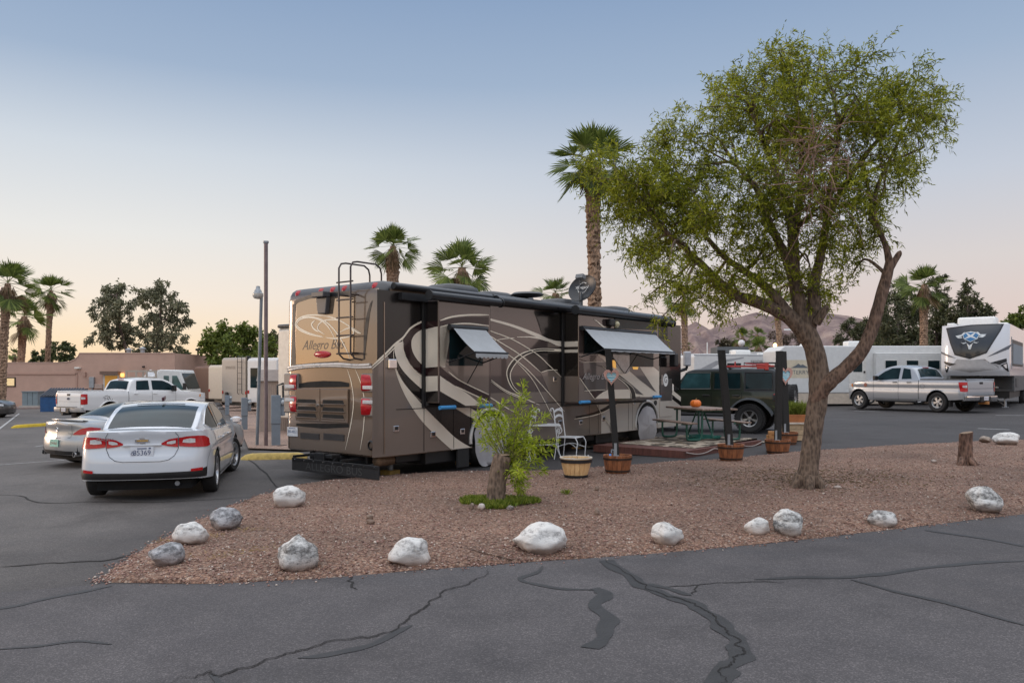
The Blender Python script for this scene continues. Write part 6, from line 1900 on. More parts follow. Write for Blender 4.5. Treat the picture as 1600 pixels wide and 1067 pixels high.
# ------------------------------------------------ resprouting sapling
def sapling():
	b0 = GB(776, 782); D = b0.y
	root = thing('sapling', 'cut tree stump with bright green sprouting shoots in front of the motorhome', 'sapling', b0)
	def pt(px, py, dy=0): return P(px, py, D + dy) - b0
	mb = MB()
	limb(mb, [pt(776, 790), pt(775, 775), pt(778, 745), pt(783, 722), pt(786, 711)], [.155, .13, .118, .122, .108], 14, .05, 3)
	smooth_angle(mb.build('trunk', bark('tree_bark', (.045, .030, .022), (.20, .14, .10)), root), 50)
	mb = MB(); mb.lathe([(0, .012), (.06, .010), (.1, .0)], 12, pt(786, 710.5)); mb.build('cut_face', mat('cut_wood', (.26, .18, .12), .9, var=.35, scale=20, bump=.5), root)
	r = np.random.RandomState(4)
	shoots = [(818, 598), (800, 625), (835, 640), (855, 650), (765, 640), (745, 660), (775, 665), (845, 690), (860, 705), (755, 690), (825, 680), (800, 690), (840, 720), (815, 740), (808, 760), (850, 735), (825, 655), (790, 655), (760, 655), (785, 630), (822, 618), (750, 625), (868, 690), (800, 720), (745, 645), (812, 770), (830, 700), (818, 745)]
	st = MB(); st.smooth = True
	cs = []; ds = []
	for i, (x, y) in enumerate(shoots):
		dy = r.normal(0, .22)
		a = pt(789 + r.uniform(-2, 8), (722 if y < 715 else 740) + r.uniform(-8, 10), .08); e = pt(x, y, dy)
		m_ = a.lerp(e, .5) + Vector((r.normal(0, .05), r.normal(0, .05), .10 if y < 720 else .05))
		q = crom([a, m_, e], 10)
		st.tube(q, [.010 - .008 * k / len(q) for k in range(len(q))], 5, cap=False)
		nl = 34
		for k in range(int(nl * 3.6)):
			t = r.uniform(.25, 1.0); f = t * (len(q) - 1); j = int(min(f, len(q) - 2)); p = q[j].lerp(q[j + 1], f - j); tg = (q[j + 1] - q[j]).normalized()
			sl = r.uniform(.0, .16) * (1.15 - t)
			dd = np.array(tg) * .6 + r.normal(0, .6, 3); dd /= np.linalg.norm(dd)
			cs.append(np.array(p) + dd * sl); ds.append(dd + np.array((0, 0, .12)))
	st.build('stem', mat('green_stem', (.16, .15, .05), .7, var=.3), root)
	V, F = leaves_np(np.array(cs), np.array(ds), .085, .0075, r, .2)
	np_mesh('foliage', V, F, leaf_mat('sapling_leaf', [(.2, (.13, .19, .010)), (.5, (.32, .41, .022)), (.8, (.55, .60, .08))], .45), root)
	# weeds in the basin
	gv = []; gd = []
	for k in range(8500):
		a = r.rand() * 6.283; q = r.rand() ** .5
		x = b0.x + .05 + math.cos(a) * q * .52; y = b0.y - .02 + math.sin(a) * q * .42
		if r.rand() < .35 and q < .5: continue
		if mnoise_(Vector((x * 3.1, y * 3.1, 2))) + .25 * (1 - q) + r.normal(0, .08) < .02: continue
		gv.append((x, y, bed_z(x, y))); gd.append((r.normal(0, .5), r.normal(0, .5), 1.0))
	V, F = leaves_np(np.array(gv), np.array(gd), .075, .006, r, .1)
	g = np_mesh('grass', V, F, leaf_mat('weed_leaf', [(.2, (.06, .09, .010)), (.5, (.16, .22, .02)), (.8, (.32, .32, .06))], .3))
	tag(g, 'low green weeds in the hollow around the sapling stump', kind='stuff')
	# one small tuft further right
	gv = []; gd = []
	c = GB(885, 772)
	for k in range(60):
		gv.append((c.x + r.normal(0, .03), c.y + r.normal(0, .03), c.z)); gd.append((r.normal(0, .5), r.normal(0, .5), 1.0))
	V, F = leaves_np(np.array(gv) - np.array(c), np.array(gd), .09, .006, r, .1)
	o = np_mesh('weed_tuft', V, F, leaf_mat('weed_leaf', []))
	o.location = c
	tag(o, 'tiny green weed tuft alone on the gravel right of the sapling', 'plant')
	# dry straw tufts by the boulders on the left point
	for (x, y, n_, s_) in ((262, 846, 40, .05), (330, 838, 50, .06), (392, 828, 40, .05), (345, 868, 60, .09), (405, 858, 60, .09)):
		c = GB(x, y); gv = []; gd = []
		for k in range(n_): gv.append((r.normal(0, s_ * 1.6), r.normal(0, s_), .0)); gd.append((r.normal(0, 1), r.normal(0, 1), .45))
		V, F = leaves_np(np.array(gv), np.array(gd), .07, .003, r, .3)
		o = np_mesh('dry_tuft', V, F, leaf_mat('straw', [(.2, (.22, .14, .05)), (.8, (.42, .30, .13))], .2)); o.location = c
		tag(o, 'small tuft of dry straw beside the boulders at the bed point', 'plant', 'dry tufts among the left boulders')
sapling()
# ------------------------------------------------ fan palms
PALMLEAF = leaf_mat('palm_leaf', [(.15, (.035, .052, .012)), (.45, (.10, .14, .028)), (.7, (.19, .235, .055)), (.9, (.32, .33, .11))], .3)
PALMDRY = leaf_mat('palm_dry_leaf', [(.2, (.12, .075, .04)), (.8, (.30, .20, .11))], .15)
PALMTRUNK = bark('palm_trunk', (.07, .045, .03), (.36, .23, .15), 6)
def palm_meshes(seed, nf, detail=26, droop=1.0, skirt=True):
	"""crown of radius about 1 as mesh data: leaves, dry leaves"""
	r = np.random.RandomState(seed)
	LV = []; LF = []; k = 0
	DV = []; DF = []; kd = 0
	for i in range(nf):
		f = i / nf
		az = i * 2.39996 + r.normal(0, .15)
		el = 1.45 - 2.55 * f ** .9 + r.normal(0, .12)
		d = np.array((math.cos(az) * math.cos(el), math.sin(az) * math.cos(el), math.sin(el)))
		lp = r.uniform(.16, .38) if f < .3 else r.uniform(.34, .58)
		sd = np.array((-math.sin(az), math.cos(az), 0)); up = np.cross(d, sd) * -1
		if up[2] < 0: up = -up
		ro = r.normal(0, .5); sd, up = sd * math.cos(ro) + up * math.sin(ro), up * math.cos(ro) - sd * math.sin(ro)
		dry = f > .93
		st = np.zeros(3) + np.array((0, 0, -.10 * f))
		end = st + d * lp + np.array((0, 0, -.10)) * lp
		# petiole
		w = .012
		vs = [st + sd * w, st - sd * w, end - sd * w * .6, end + sd * w * .6, st + up * w, end + up * w * .6]
		(DV if dry else LV).append(np.array(vs)); ff = np.array([(0, 1, 2, 3), (0, 4, 5, 3), (1, 4, 5, 2)])
		if dry: DF.append(ff + kd); kd += 6
		else: LF.append(ff + k); k += 6
		# fan: folded segments
		ln = r.uniform(.50, .62)
		for j in range(detail):
			a = (j / (detail - 1) - .5) * 2 * 1.25
			sl = ln * 1.12 * (1 - .25 * (abs(a) / 1.25) ** 2) * r.uniform(.9, 1.08)
			dd = d * math.cos(a) + sd * math.sin(a)
			cup = up * .22 * (abs(a) / 1.25)
			fw = sl * .038
			side_ = np.cross(dd, up); side_ /= np.linalg.norm(side_)
			fold = up * fw * .5 * (1 if j % 2 else -1)
			m1 = end + (dd + cup) * sl * .55
			dr = np.array((0, 0, -1.0)) * sl * droop
			tip = end + (dd + cup) * sl * .92 + dr * (.05 + .16 * r.rand())
			m1 = m1 + dr * .03
			vs = [end, m1 + side_ * fw + fold, m1 - side_ * fw + fold * .2, tip]
			a_ = np.array(vs)
			if dry: DV.append(a_); DF.append(np.array([(0, 1, 3, 2)]) + kd); kd += 4
			else: LV.append(a_); LF.append(np.array([(0, 1, 3, 2)]) + k); k += 4
	if skirt:
		for j in range(260):
			az = r.rand() * 6.283; z0 = -.15 - .42 * r.rand(); rad = .16 - .05 * abs(z0)
			p = np.array((math.cos(az) * rad, math.sin(az) * rad, z0)); o = np.array((math.cos(az), math.sin(az), 0)); t = np.array((-o[1], o[0], 0))
			l = r.uniform(.12, .3); w = .014
			DV.append(np.array([p - t * w, p + t * w, p + o * l * .45 + np.array((0, 0, -l)) + t * w * .5, p + o * l * .4 + np.array((0, 0, -l)) - t * w * .5])); DF.append(np.array([(0, 1, 2, 3)]) + kd); kd += 4
	return (np.concatenate(LV), np.concatenate(LF)), (np.concatenate(DV), np.concatenate(DF))
_crowns = {}
def palm(label, px, py_top, py_base, D, rad_px, trunk_px, seed=0, nf=34, px_base=None, rough=1.0, husk=0.0, detail=22, group=None, droop=1.0):
	"""fan palm: crown heart at (px, py_top); trunk down to the ground at depth D"""
	top = P(px, py_top, D)
	bx = P(px if px_base is None else px_base, py_top, D).x
	base = Vector((bx, D, gz(bx)))
	root = thing('palm_tree', label, 'palm tree', base, 0, group)
	rad = rad_px / FPX * D / .95
	nf = int(nf * .72); key = (seed, nf, detail, droop)
	if key not in _crowns: _crowns[key] = palm_meshes(*key)
	(lv, lf), (dv, df) = _crowns[key]
	t = np.array(top - base)
	rz = seed * 1.3 + px * .1
	ca, sa = math.cos(rz), math.sin(rz); RM = np.array(((ca, sa, 0), (-sa, ca, 0), (0, 0, 1)))
	np_mesh('crown', lv @ RM * rad + t, lf, PALMLEAF, root)
	np_mesh('dry_frond', dv @ RM * rad + t, df, PALMDRY, root)
	# trunk with leaf-base scars
	tr = trunk_px / FPX * D / 2
	H = t[2] - .06 * rad
	mb = MB(); mb.smooth = False
	rr = random.Random(seed + 3); n = 14
	k = max(14, int(H / .085)); rows = []
	for i in range(k + 1):
		f = i / k
		z = H * f - .1 * (1 - f)
		cx = t[0] * f ** 1.6; cy = 0
		r0 = tr * (1.25 if f < .04 else 1.0) * (1.0 + husk * math.sin(PI * min(1, max(0, (f - .72) / .28))) ** 1.2 * .8 - .35 * max(0, (f - .9) / .1))
		ring = []
		for j in range(n):
			a = 2 * PI * (j + .5 * (i % 2)) / n
			e = 1 + rough * rr.uniform(-.10, .16) + (rough * .10 if i % 2 else 0)
			ring.append((cx + math.cos(a) * r0 * e, cy + math.sin(a) * r0 * e, z + rough * rr.uniform(-.03, .03)))
		rows.append(ring)
	mb.grid(rows, closed=True)
	tk = mb.build('trunk', PALMTRUNK, root)
	# boot stubs
	if rough > .5:
		sv = []; sf = []; q = 0
		for i in range(int(H / .06)):
			f = rr.random(); a = rr.random() * 6.283; z = H * f; cx = t[0] * f ** 1.6
			r0 = tr * (1.0 + husk * math.sin(PI * min(1, max(0, (f - .72) / .28))) ** 1.2 * .8 - .35 * max(0, (f - .9) / .1))
			o = np.array((math.cos(a), math.sin(a), 0)); tn = np.array((-o[1], o[0], 0)); p = np.array((cx, 0, z)) + o * r0 * .95
			s = tr * rr.uniform(.35, .6)
			sv.append(np.array([p - tn * s * .7, p + tn * s * .7, p + o * s * .55 + (0, 0, s * .9), p - (0, 0, s * .4) + o * s * .3])); sf.append(np.array([(0, 1, 2, 3)]) + q); q += 4
		np_mesh('boot', np.concatenate(sv), np.concatenate(sf), PALMTRUNK, tk)
	return root
palm('tall shaggy fan palm cut by the left edge of the photo', 12, 440, 0, 46, 48, 11, 1, 30, 2, 1.2, .3)
palm('shorter drooping fan palm second from the left edge', 38, 492, 0, 66, 40, 10, 2, 30, 30, 1.0, .6, droop=1.1)
palm('slim straight fan palm third from the left edge', 80, 452, 0, 70, 34, 7.5, 3, 32, 73, .8, .35)
palm('small palm top just above the stucco roof at far left', 22, 552, 0, 90, 14, 6, 2, 22)
palm('fan palm rising behind the motorhome roof by its ladder', 614, 382, 0, 40, 42, 12, 4, 36, 612, .9, .75)
palm('broad fan palm with drooping fronds behind the motorhome roof', 722, 415, 0, 32, 56, 17, 5, 34, 726, 1.0, .3, droop=1.1)
palm('small palm crown peeping over the motorhome beside the dish', 868, 456, 0, 38, 34, 14, 1, 26, 868)
palm('tallest fan palm with shaggy trunk behind the big tree', 925, 245, 0, 27, 70, 18, 6, 38, 931, 1.6, .15, detail=26, droop=1.0)
palm('slender palm right of the motorhome front', 1068, 466, 0, 50, 29, 8.5, 3, 30, 1072, .9, .2)
palm('tiny far palm low against the mountain beside the motorhome', 1061, 538, 0, 150, 10, 3.2, 1, 22, detail=12)
palm('tiny far palm low against the mountain, right one of the pair', 1076, 540, 0, 150, 8, 3, 2, 22, detail=12)
palm('palm behind the globe lamp, left of two joined crowns', 1160, 525, 0, 75, 20, 6, 4, 28)
palm('palm behind the globe lamp, higher and slightly to the right', 1183, 522, 0, 82, 16, 6, 5, 26)
palm('bushy bright palm just right of the globe lamp', 1186, 541, 0, 62, 22, 7, 2, 30, droop=1.0)
palm('slim palm seen through the big tree crown, trunk left of the fork', 1212, 470, 0, 55, 26, 8, 6, 28, 1223, .9, .2)
palm('fan palm standing among the dark pines on the right', 1444, 442, 0, 55, 40, 11, 3, 36, 1443, .7, .5)
# ------------------------------------------------ broad-leaved and pine trees beyond
def far_tree(name, label, cat, px, py_base, D, blobs, lm, leaf=(.16, .05), dens=1.0, trunk=None, seed=0, barkm=None, group=None, depth=.8, droop=.3):
	b = P(px, py_base, D); b.z = gz(b.x)
	root = thing(name, label, cat, b, 0, group)
	r = np.random.RandomState(seed + 20)
	mb = MB(); mb.smooth = True
	BKm = barkm or bark('far_bark', (.04, .03, .025), (.15, .11, .09), 5)
	top = None
	cs = []; ds = []
	s = D / FPX
	trunk = trunk or [(px, py_base), (px, min(q[1] for q in blobs) + 10)]
	q = [P(x, y, D) - b for x, y in trunk]; q[0].z = -.2
	k = len(q)
	r0 = max(.10, .02 * (q[-1].z - q[0].z))
	limb(mb, q, [r0 * (1 - .75 * i / (k - 1)) for i in range(k)], 8, .05, seed)
	sk = crom(q, 8)
	for (x, y, rad) in blobs:
		R_ = rad * s
		c = P(x, y, D + r.normal(0, R_ * depth)) - b
		a = min(sk, key=lambda v: (v - c).length + (0 if v.z < c.z else 3 * R_))
		limb(mb, [a, a.lerp(c, .55) + Vector((0, 0, .1 * R_)), c], [r0 * .35, r0 * .22, r0 * .08], 5, 0, seed)
		n = int(dens * 470 * (R_ / (leaf[0] * 3)) ** 1.7)
		n = min(n, 2400)
		# sub-clumps give light and dark tufts
		nc = max(4, int(n / 40))
		u = r.normal(0, 1, (nc, 3)); u /= np.linalg.norm(u, axis=1, keepdims=True)
		sub = np.array(c) + u * R_ * (r.rand(nc, 1) ** .5) * np.array((1, 1, .85))
		w = sub[r.randint(0, nc, n)]
		cs.append(w + r.normal(0, R_ * .16, (n, 3))); ds.append((w - np.array(c)) / R_ + r.normal(0, .7, (n, 3)) + np.array((0, 0, -droop)))
	mb.build('trunk', BKm, root)
	V, F = leaves_np(np.concatenate(cs), np.concatenate(ds), leaf[0], leaf[1], r, .2)
	np_mesh('crown', V, F, lm, root)
	return root
EUC = leaf_mat('eucalyptus_leaf', [(.2, (.07, .074, .046)), (.5, (.17, .175, .105)), (.8, (.30, .29, .18))], .4)
DKL = leaf_mat('dark_leaf', [(.2, (.025, .034, .014)), (.5, (.07, .085, .03)), (.8, (.14, .16, .055))], .25)
MIDL = leaf_mat('mid_leaf', [(.2, (.055, .08, .016)), (.5, (.13, .17, .03)), (.8, (.24, .28, .06))], .3)
PINE = leaf_mat('pine_needle', [(.2, (.035, .042, .022)), (.5, (.095, .105, .052)), (.8, (.19, .19, .095))], .25)
DRYB = leaf_mat('dry_bush_leaf', [(.2, (.06, .045, .035)), (.5, (.13, .095, .07)), (.8, (.22, .165, .12))], .15)
far_tree('eucalyptus', 'grey-green eucalyptus, left of the pair behind the stucco building', 'tree', 195, 600, 68, [(165, 462, 20), (185, 458, 24), (200, 475, 18), (160, 490, 16), (180, 490, 22), (168, 515, 22), (190, 518, 22), (205, 505, 14), (150, 530, 14), (175, 535, 14), (200, 535, 16), (215, 548, 12), (193, 452, 12)], EUC, (.34, .07), .9, [(208, 640), (200, 560), (185, 500), (182, 460)], 1, droop=.7)
far_tree('eucalyptus', 'grey-green eucalyptus, taller right one of the pair behind the stucco building', 'tree', 243, 600, 66, [(250, 455, 18), (235, 465, 18), (262, 470, 20), (225, 470, 14), (285, 482, 16), (240, 495, 22), (270, 500, 20), (290, 500, 12), (230, 520, 18), (255, 525, 22), (280, 525, 16), (225, 545, 14), (248, 550, 18), (275, 545, 12), (255, 445, 10)], EUC, (.34, .07), .9, [(243, 640), (243, 560), (250, 500), (250, 455)], 2, droop=.7)
far_tree('tree', 'low flat dark tree behind the stucco wall beside the slim palm', 'tree', 82, 570, 85, [(58, 558, 10), (72, 553, 11), (85, 545, 11), (100, 543, 10), (112, 548, 8), (95, 557, 12), (75, 562, 10), (52, 563, 7), (108, 558, 9)], DKL, (.36, .10), 1.1, None, 3)
far_tree('tree', 'dark conifer at the right end of the stucco building', 'tree', 285, 600, 80, [(285, 555, 12), (292, 562, 9), (280, 568, 12), (290, 577, 10), (272, 560, 8)], DKL, (.36, .10), 1.2, None, 4)
far_tree('tree', 'rounded green tree behind the beige trailers', 'tree', 370, 600, 62, [(335, 530, 18), (352, 520, 16), (375, 518, 17), (395, 525, 16), (330, 548, 14), (360, 545, 22), (390, 548, 20), (415, 540, 16), (345, 562, 16), (380, 565, 18), (410, 562, 14), (320, 540, 9)], MIDL, (.30, .085), 1.7, None, 5)
far_tree('tree', 'dark tree partly hidden by the tall bare pole', 'tree', 424, 600, 75, [(424, 530, 13), (432, 545, 12), (420, 552, 12), (435, 525, 9), (430, 565, 12)], DKL, (.34, .09), 1.1, None, 6)
far_tree('tree', 'dark bushy tree against the mountain behind the off-roader', 'tree', 1143, 600, 90, [(1133, 545, 12), (1145, 538, 13), (1130, 532, 9), (1152, 550, 12), (1138, 560, 12), (1160, 545, 10), (1128, 555, 8)], leaf_mat('olive_leaf', [(.2, (.035, .03, .02)), (.5, (.09, .075, .045)), (.8, (.15, .12, .075))], .2), (.40, .11), 1.3, None, 7)
far_tree('bush', 'dry brownish brush behind the white site office', 'tree', 1230, 600, 80, [(1200, 545, 12), (1215, 535, 14), (1232, 540, 14), (1248, 535, 12), (1240, 520, 10), (1225, 552, 12), (1205, 525, 9), (1255, 550, 10)], DRYB, (.36, .06), .7, None, 8)
pines = [('dark pine behind the caravan, left of the lone palm', 1402, [(1405, 450, 12), (1395, 470, 18), (1415, 475, 16), (1385, 495, 20), (1410, 500, 24), (1430, 490, 14), (1380, 522, 22), (1408, 528, 24), (1432, 525, 20), (1395, 545, 20)], 62),
		 ('dark pine directly behind the lone palm', 1463, [(1458, 436, 9), (1466, 455, 13), (1455, 475, 16), (1475, 480, 14), (1462, 500, 20), (1480, 510, 16), (1455, 525, 20), (1475, 535, 16), (1470, 438, 8)], 66),
		 ('tall pine above the black-fronted fifth-wheel trailer', 1512, [(1515, 448, 10), (1505, 468, 15), (1525, 470, 12), (1498, 488, 16), (1520, 490, 18), (1535, 485, 10), (1505, 510, 20), (1530, 508, 14), (1545, 492, 9), (1500, 530, 18)], 64),
		 ('small dark pine seen through the tree fork', 1325, [(1327, 502, 9), (1318, 515, 11), (1335, 520, 12), (1312, 530, 10), (1330, 538, 13), (1345, 535, 9)], 75),
		 ('dark pine between the tree fork and the curved branch', 1350, [(1355, 500, 9), (1348, 515, 12), (1362, 518, 12), (1352, 535, 14), (1370, 535, 12)], 74),
		 ('broad pine nearest behind the curved branch', 1378, [(1376, 500, 8), (1372, 515, 12), (1382, 530, 14), (1368, 540, 10)], 72)]
for i, (lb, x, bl, D) in enumerate(pines):
	far_tree('pine_tree', lb, 'pine tree', x, 620, D, bl, PINE, (.34, .05), 2.0, None, 30 + i, group='pines behind the trailers', droop=-.1)
far_tree('tree', 'green treetop behind the fifth-wheel trailer at the right edge', 'tree', 1590, 600, 70, [(1585, 495, 11), (1596, 490, 10), (1578, 505, 9), (1592, 508, 12), (1608, 500, 14)], MIDL, (.3, .08), 1.2, None, 40)
def litter():
	"""fallen leaves and twigs in the hollow below the big tree"""
	r = np.random.RandomState(8)
	c = np.array([(TREE.x + r.normal(0, .9), TREE.y + r.normal(0, .7)) for _ in range(2600)])
	p = np.array([(x, y, bed_z(x, y) + .006) for x, y in c]); d = np.stack([r.normal(0, 1, len(p)), r.normal(0, 1, len(p)), r.normal(0, .12, len(p))], 1)
	V, F = leaves_np(p, d, .06, .006, r, .0)
	o = np_mesh('leaf_litter', V, F, leaf_mat('fallen_leaf', [(.2, (.05, .035, .02)), (.5, (.14, .09, .045)), (.8, (.24, .17, .08))], .1)); tag(o, 'fallen brown leaves lying around the foot of the big tree', kind='stuff')
litter()
# ---------------------------------------------------------------- boulders
def boulder_mat(name, white, dark, amount):
	if name in _M: return _M[name]
	m, t, b = new_mat(name)
	co = t.node('ShaderNodeTexCoord').outputs['Object']
	mp = t.node('ShaderNodeMapping'); t.put(mp.inputs[0], co); mp.inputs['Rotation'].default_value = (.4, .3, .6); mp.inputs['Scale'].default_value = (1, 1, 2.2)
	n = t.noise(mp.outputs[0], 4.5, 9, .78)
	n2 = t.noise(co, 22, 6, .75)
	f = t.math('ADD', t.math('MULTIPLY', n, .7), t.math('MULTIPLY', n2, .3))
	c = t.ramp(f, [(amount - .05, dark), (amount + .02, tuple((a + q) / 2 for a, q in zip(white, dark))), (amount + .07, white), (.85, tuple(min(1, x * 1.08) for x in white))])
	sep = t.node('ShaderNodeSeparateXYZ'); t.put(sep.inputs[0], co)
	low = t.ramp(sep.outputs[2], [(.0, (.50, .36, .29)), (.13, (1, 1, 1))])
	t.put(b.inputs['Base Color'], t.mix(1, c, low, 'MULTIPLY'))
	b.inputs['Roughness'].default_value = .9
	t.put(b.inputs['Normal'], t.bump(f, .9, .03))
	_M[name] = m
	return m
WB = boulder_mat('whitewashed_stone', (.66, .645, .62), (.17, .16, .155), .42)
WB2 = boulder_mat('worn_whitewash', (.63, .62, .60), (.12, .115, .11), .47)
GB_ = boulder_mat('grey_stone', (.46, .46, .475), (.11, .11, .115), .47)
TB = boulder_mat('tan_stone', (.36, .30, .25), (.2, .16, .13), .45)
import mathutils.noise as mnoise
def boulder(label, px0, px1, py0, py1, seed, m, shape=(1, 1, 1), tilt=0.0, group='whitewashed boulders edging the gravel bed', cut=0):
	c0 = GB((px0 + px1) / 2, py1 - 1)
	D = c0.y + .12
	s = D / FPX
	W = (px1 - px0) * s; H = (py1 - py0) * s * 1.02
	b = bmesh.new(); bmesh.ops.create_icosphere(b, subdivisions=4, radius=1)
	rr = random.Random(seed)
	planes = [(Vector((rr.gauss(0, 1), rr.gauss(0, 1), rr.gauss(0, .8))).normalized(), rr.uniform(.68, .95)) for _ in range(12)]
	off = Vector((seed * 3.1, seed * 1.7, 0))
	for v in b.verts:
		p = v.co.copy()
		for n_, d in planes:
			e = p.dot(n_) - d
			if e > 0: p -= n_ * e * .82
		p *= 1 + .16 * mnoise.noise(p * 1.3 + off) + .07 * mnoise.noise(p * 3.5 + off) + .025 * mnoise.noise(p * 9 + off)
		v.co = p
	xs = [v.co.x for v in b.verts]; zs = [v.co.z for v in b.verts]
	rot = Matrix.Rotation(tilt, 3, 'Y')
	for v in b.verts: v.co = rot @ v.co
	x0, x1 = min(v.co.x for v in b.verts), max(v.co.x for v in b.verts)
	z0, z1 = min(v.co.z for v in b.verts), max(v.co.z for v in b.verts)
	for v in b.verts:
		v.co.x = (v.co.x - (x0 + x1) / 2) / (x1 - x0) * W
		v.co.y = v.co.y * (W + H) * .27
		v.co.z = (v.co.z - z0) / (z1 - z0) * (H * 1.16) - H * .16
		if cut and v.co.x > 0 and v.co.z > H * .7: v.co.z -= (v.co.x / W) * H * cut
	me = bpy.data.meshes.new('boulder'); b.to_mesh(me); b.free(); me.materials.append(m)
	me.polygons.foreach_set('use_smooth', [True] * len(me.polygons))
	o = bpy.data.objects.new('boulder', me); link(o)
	o.location = (P((px0 + px1) / 2, 500, D).x, D, c0.z)
	tag(o, label, 'boulder', group)
for a in (
	('white heart-shaped boulder, farthest back of the left point', 426, 476, 762, 794, 1, WB, (1, 1, 1), .2),
	('grey speckled boulder in the left row behind the white one', 328, 377, 797, 830, 2, GB_, (1, 1, 1), -.2),
	('white boulder between the two grey boulders at the left point', 271, 324, 820, 853, 3, WB, (1, 1, 1), -.3),
	('dark grey boulder nearest the left tip of the gravel bed', 234, 287, 854, 888, 4, GB_, (1, 1, 1), .1),
	('big grey-patched white boulder in the left foreground', 434, 498, 842, 893, 5, WB2, (1, 1, 1), -.4),
	('smooth egg-shaped white boulder at the front edge of the bed', 605, 673, 845, 887, 6, WB, (1, 1, 1), 0),
	('long humped white boulder at the centre front edge', 800, 887, 822, 866, 7, WB, (1, 1, 1), .15),
	('square-topped white boulder front of centre right', 1017, 1068, 820, 855, 8, WB, (1, 1, 1), .1),
	('low flat white boulder, left one of a touching pair', 1161, 1203, 813, 838, 9, WB, (1, 1, 1), .1),
	('tall rounded grey-white boulder, right one of a touching pair', 1209, 1254, 800, 840, 10, WB2, (1, 1, 1), .3),
	('small half buried boulder with peeling white paint', 1354, 1401, 802, 826, 11, WB2, (1, 1, 1), 0),
	('large dark-stained white boulder at the right front', 1512, 1563, 763, 802, 12, WB2, (1, 1, 1), -.2),
	('white boulder at the back right edge of the bed', 1554, 1592, 677, 696, 13, WB, (1, 1, 1), .1),
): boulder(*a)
boulder('small brown rock left of the back right white boulder', 1530, 1549, 683, 693, 14, TB, group='small loose rocks')
for lb, x0, x1, y0, y1, m in (('small white block in the weeds below the sapling', 746, 758, 790, 800, WB), ('rounded pebble in the weeds left of the white block', 733, 741, 789, 799, TB), ('flat grey stone at the right rim of the weed hollow', 791, 803, 793, 800, GB_),
							  ('upper of two small tan stones on the left gravel', 572, 583, 807, 815, TB), ('lower of two small tan stones on the left gravel', 571, 586, 815, 822, TB), ('white stone chip right of the big tree foot', 1302, 1315, 761, 767, WB), ('small white stone left of the sawn stump', 1455, 1464, 720, 725, WB), ('pale stone lying on the gravel below the light half barrel', 929, 936, 762, 769, TB), ('lone pale stone in the middle of the gravel', 929, 937, 797, 808, TB), ('light chip at the right edge of the gravel', 1561, 1566, 748, 751, WB)):
	boulder(lb, x0, x1, y0, y1, int(x0), m, group='small loose rocks')
# ---------------------------------------------------------------- sawn stump
def stump():
	b = GB(1508, 726); D = b.y; s = D / FPX
	root = thing('tree_stump', 'short sawn brown tree stump standing on the right gravel', 'tree stump', b)
	mb = MB(); mb.smooth = True
	rows = []
	for i, z in enumerate(np.linspace(-.05, 50 * s, 12)):
		f = i / 11
		rows.append([((.105 + .035 * (1 - f) ** 3 + .02 * math.sin(3 * t + 1) * f + .012 * math.sin(7 * t)) * math.cos(t) + .02 * f, (.105 + .03 * (1 - f) ** 3 + .015 * math.sin(5 * t)) * math.sin(t), z + .025 * math.cos(t) * f) for t in np.linspace(0, 2 * PI, 25)[:-1]])
	mb.grid(rows, closed=True); mb.smooth = False; mb.add(rows[-1], [tuple(range(24))])
	smooth_angle(mb.build('trunk', bark('stump_bark', (.05, .028, .02), (.24, .14, .10), 8), root), 50)
	mb = MB(); mb.lathe([(0, .006), (.07, .004), (.095, 0)], 16, (.02, 0, 50 * s + .004), Matrix.Rotation(-.2, 4, 'Y')); mb.build('cut_face', mat('cut_wood', (.26, .18, .12), .9), root)
	for k, (dx, dy) in enumerate(((-.14, -.1), (.05, -.16), (.14, -.05))):
		mb = MB(); mb.smooth = True; mb.tube([(dx * .5, dy * .5, .12), (dx, dy, .03), (dx * 1.5, dy * 1.5, -.04)], [.05, .045, .02], 8); mb.build('root', bark('stump_bark', (.05, .028, .02), (.24, .14, .10), 8), root)
stump()
# ---------------------------------------------------------------- half barrels and posts
def barrel_mat(name, c, dark):
	m, t, b = new_mat(name)
	co = t.node('ShaderNodeTexCoord').outputs['Object']
	mp = t.node('ShaderNodeMapping'); t.put(mp.inputs[0], co); mp.inputs['Scale'].default_value = (1, 1, .12)
	n = t.noise(mp.outputs[0], 16, 6, .7)
	t.put(b.inputs['Base Color'], t.ramp(n, [(.3, dark), (.6, c), (.8, tuple(min(1, x * 1.35) for x in c))]))
	b.inputs['Roughness'].default_value = .6
	t.put(b.inputs['Normal'], t.bump(n, .4, .01))
	return m
OLDBARREL = barrel_mat('stained_stave', (.34, .125, .048), (.10, .036, .018))
NEWBARREL = barrel_mat('pale_stave', (.80, .52, .25), (.58, .34, .14))
SOIL = mat('potting_soil', (.06, .045, .035), .95, var=.5, scale=30, bump=1, bscale=60)
CONC = mat('concrete', (.36, .33, .30), .9, var=.2, scale=12, bump=.5)
POSTM = mat('black_timber', (.012, .011, .010), .65, var=.4, scale=7, bump=.5, bscale=30)
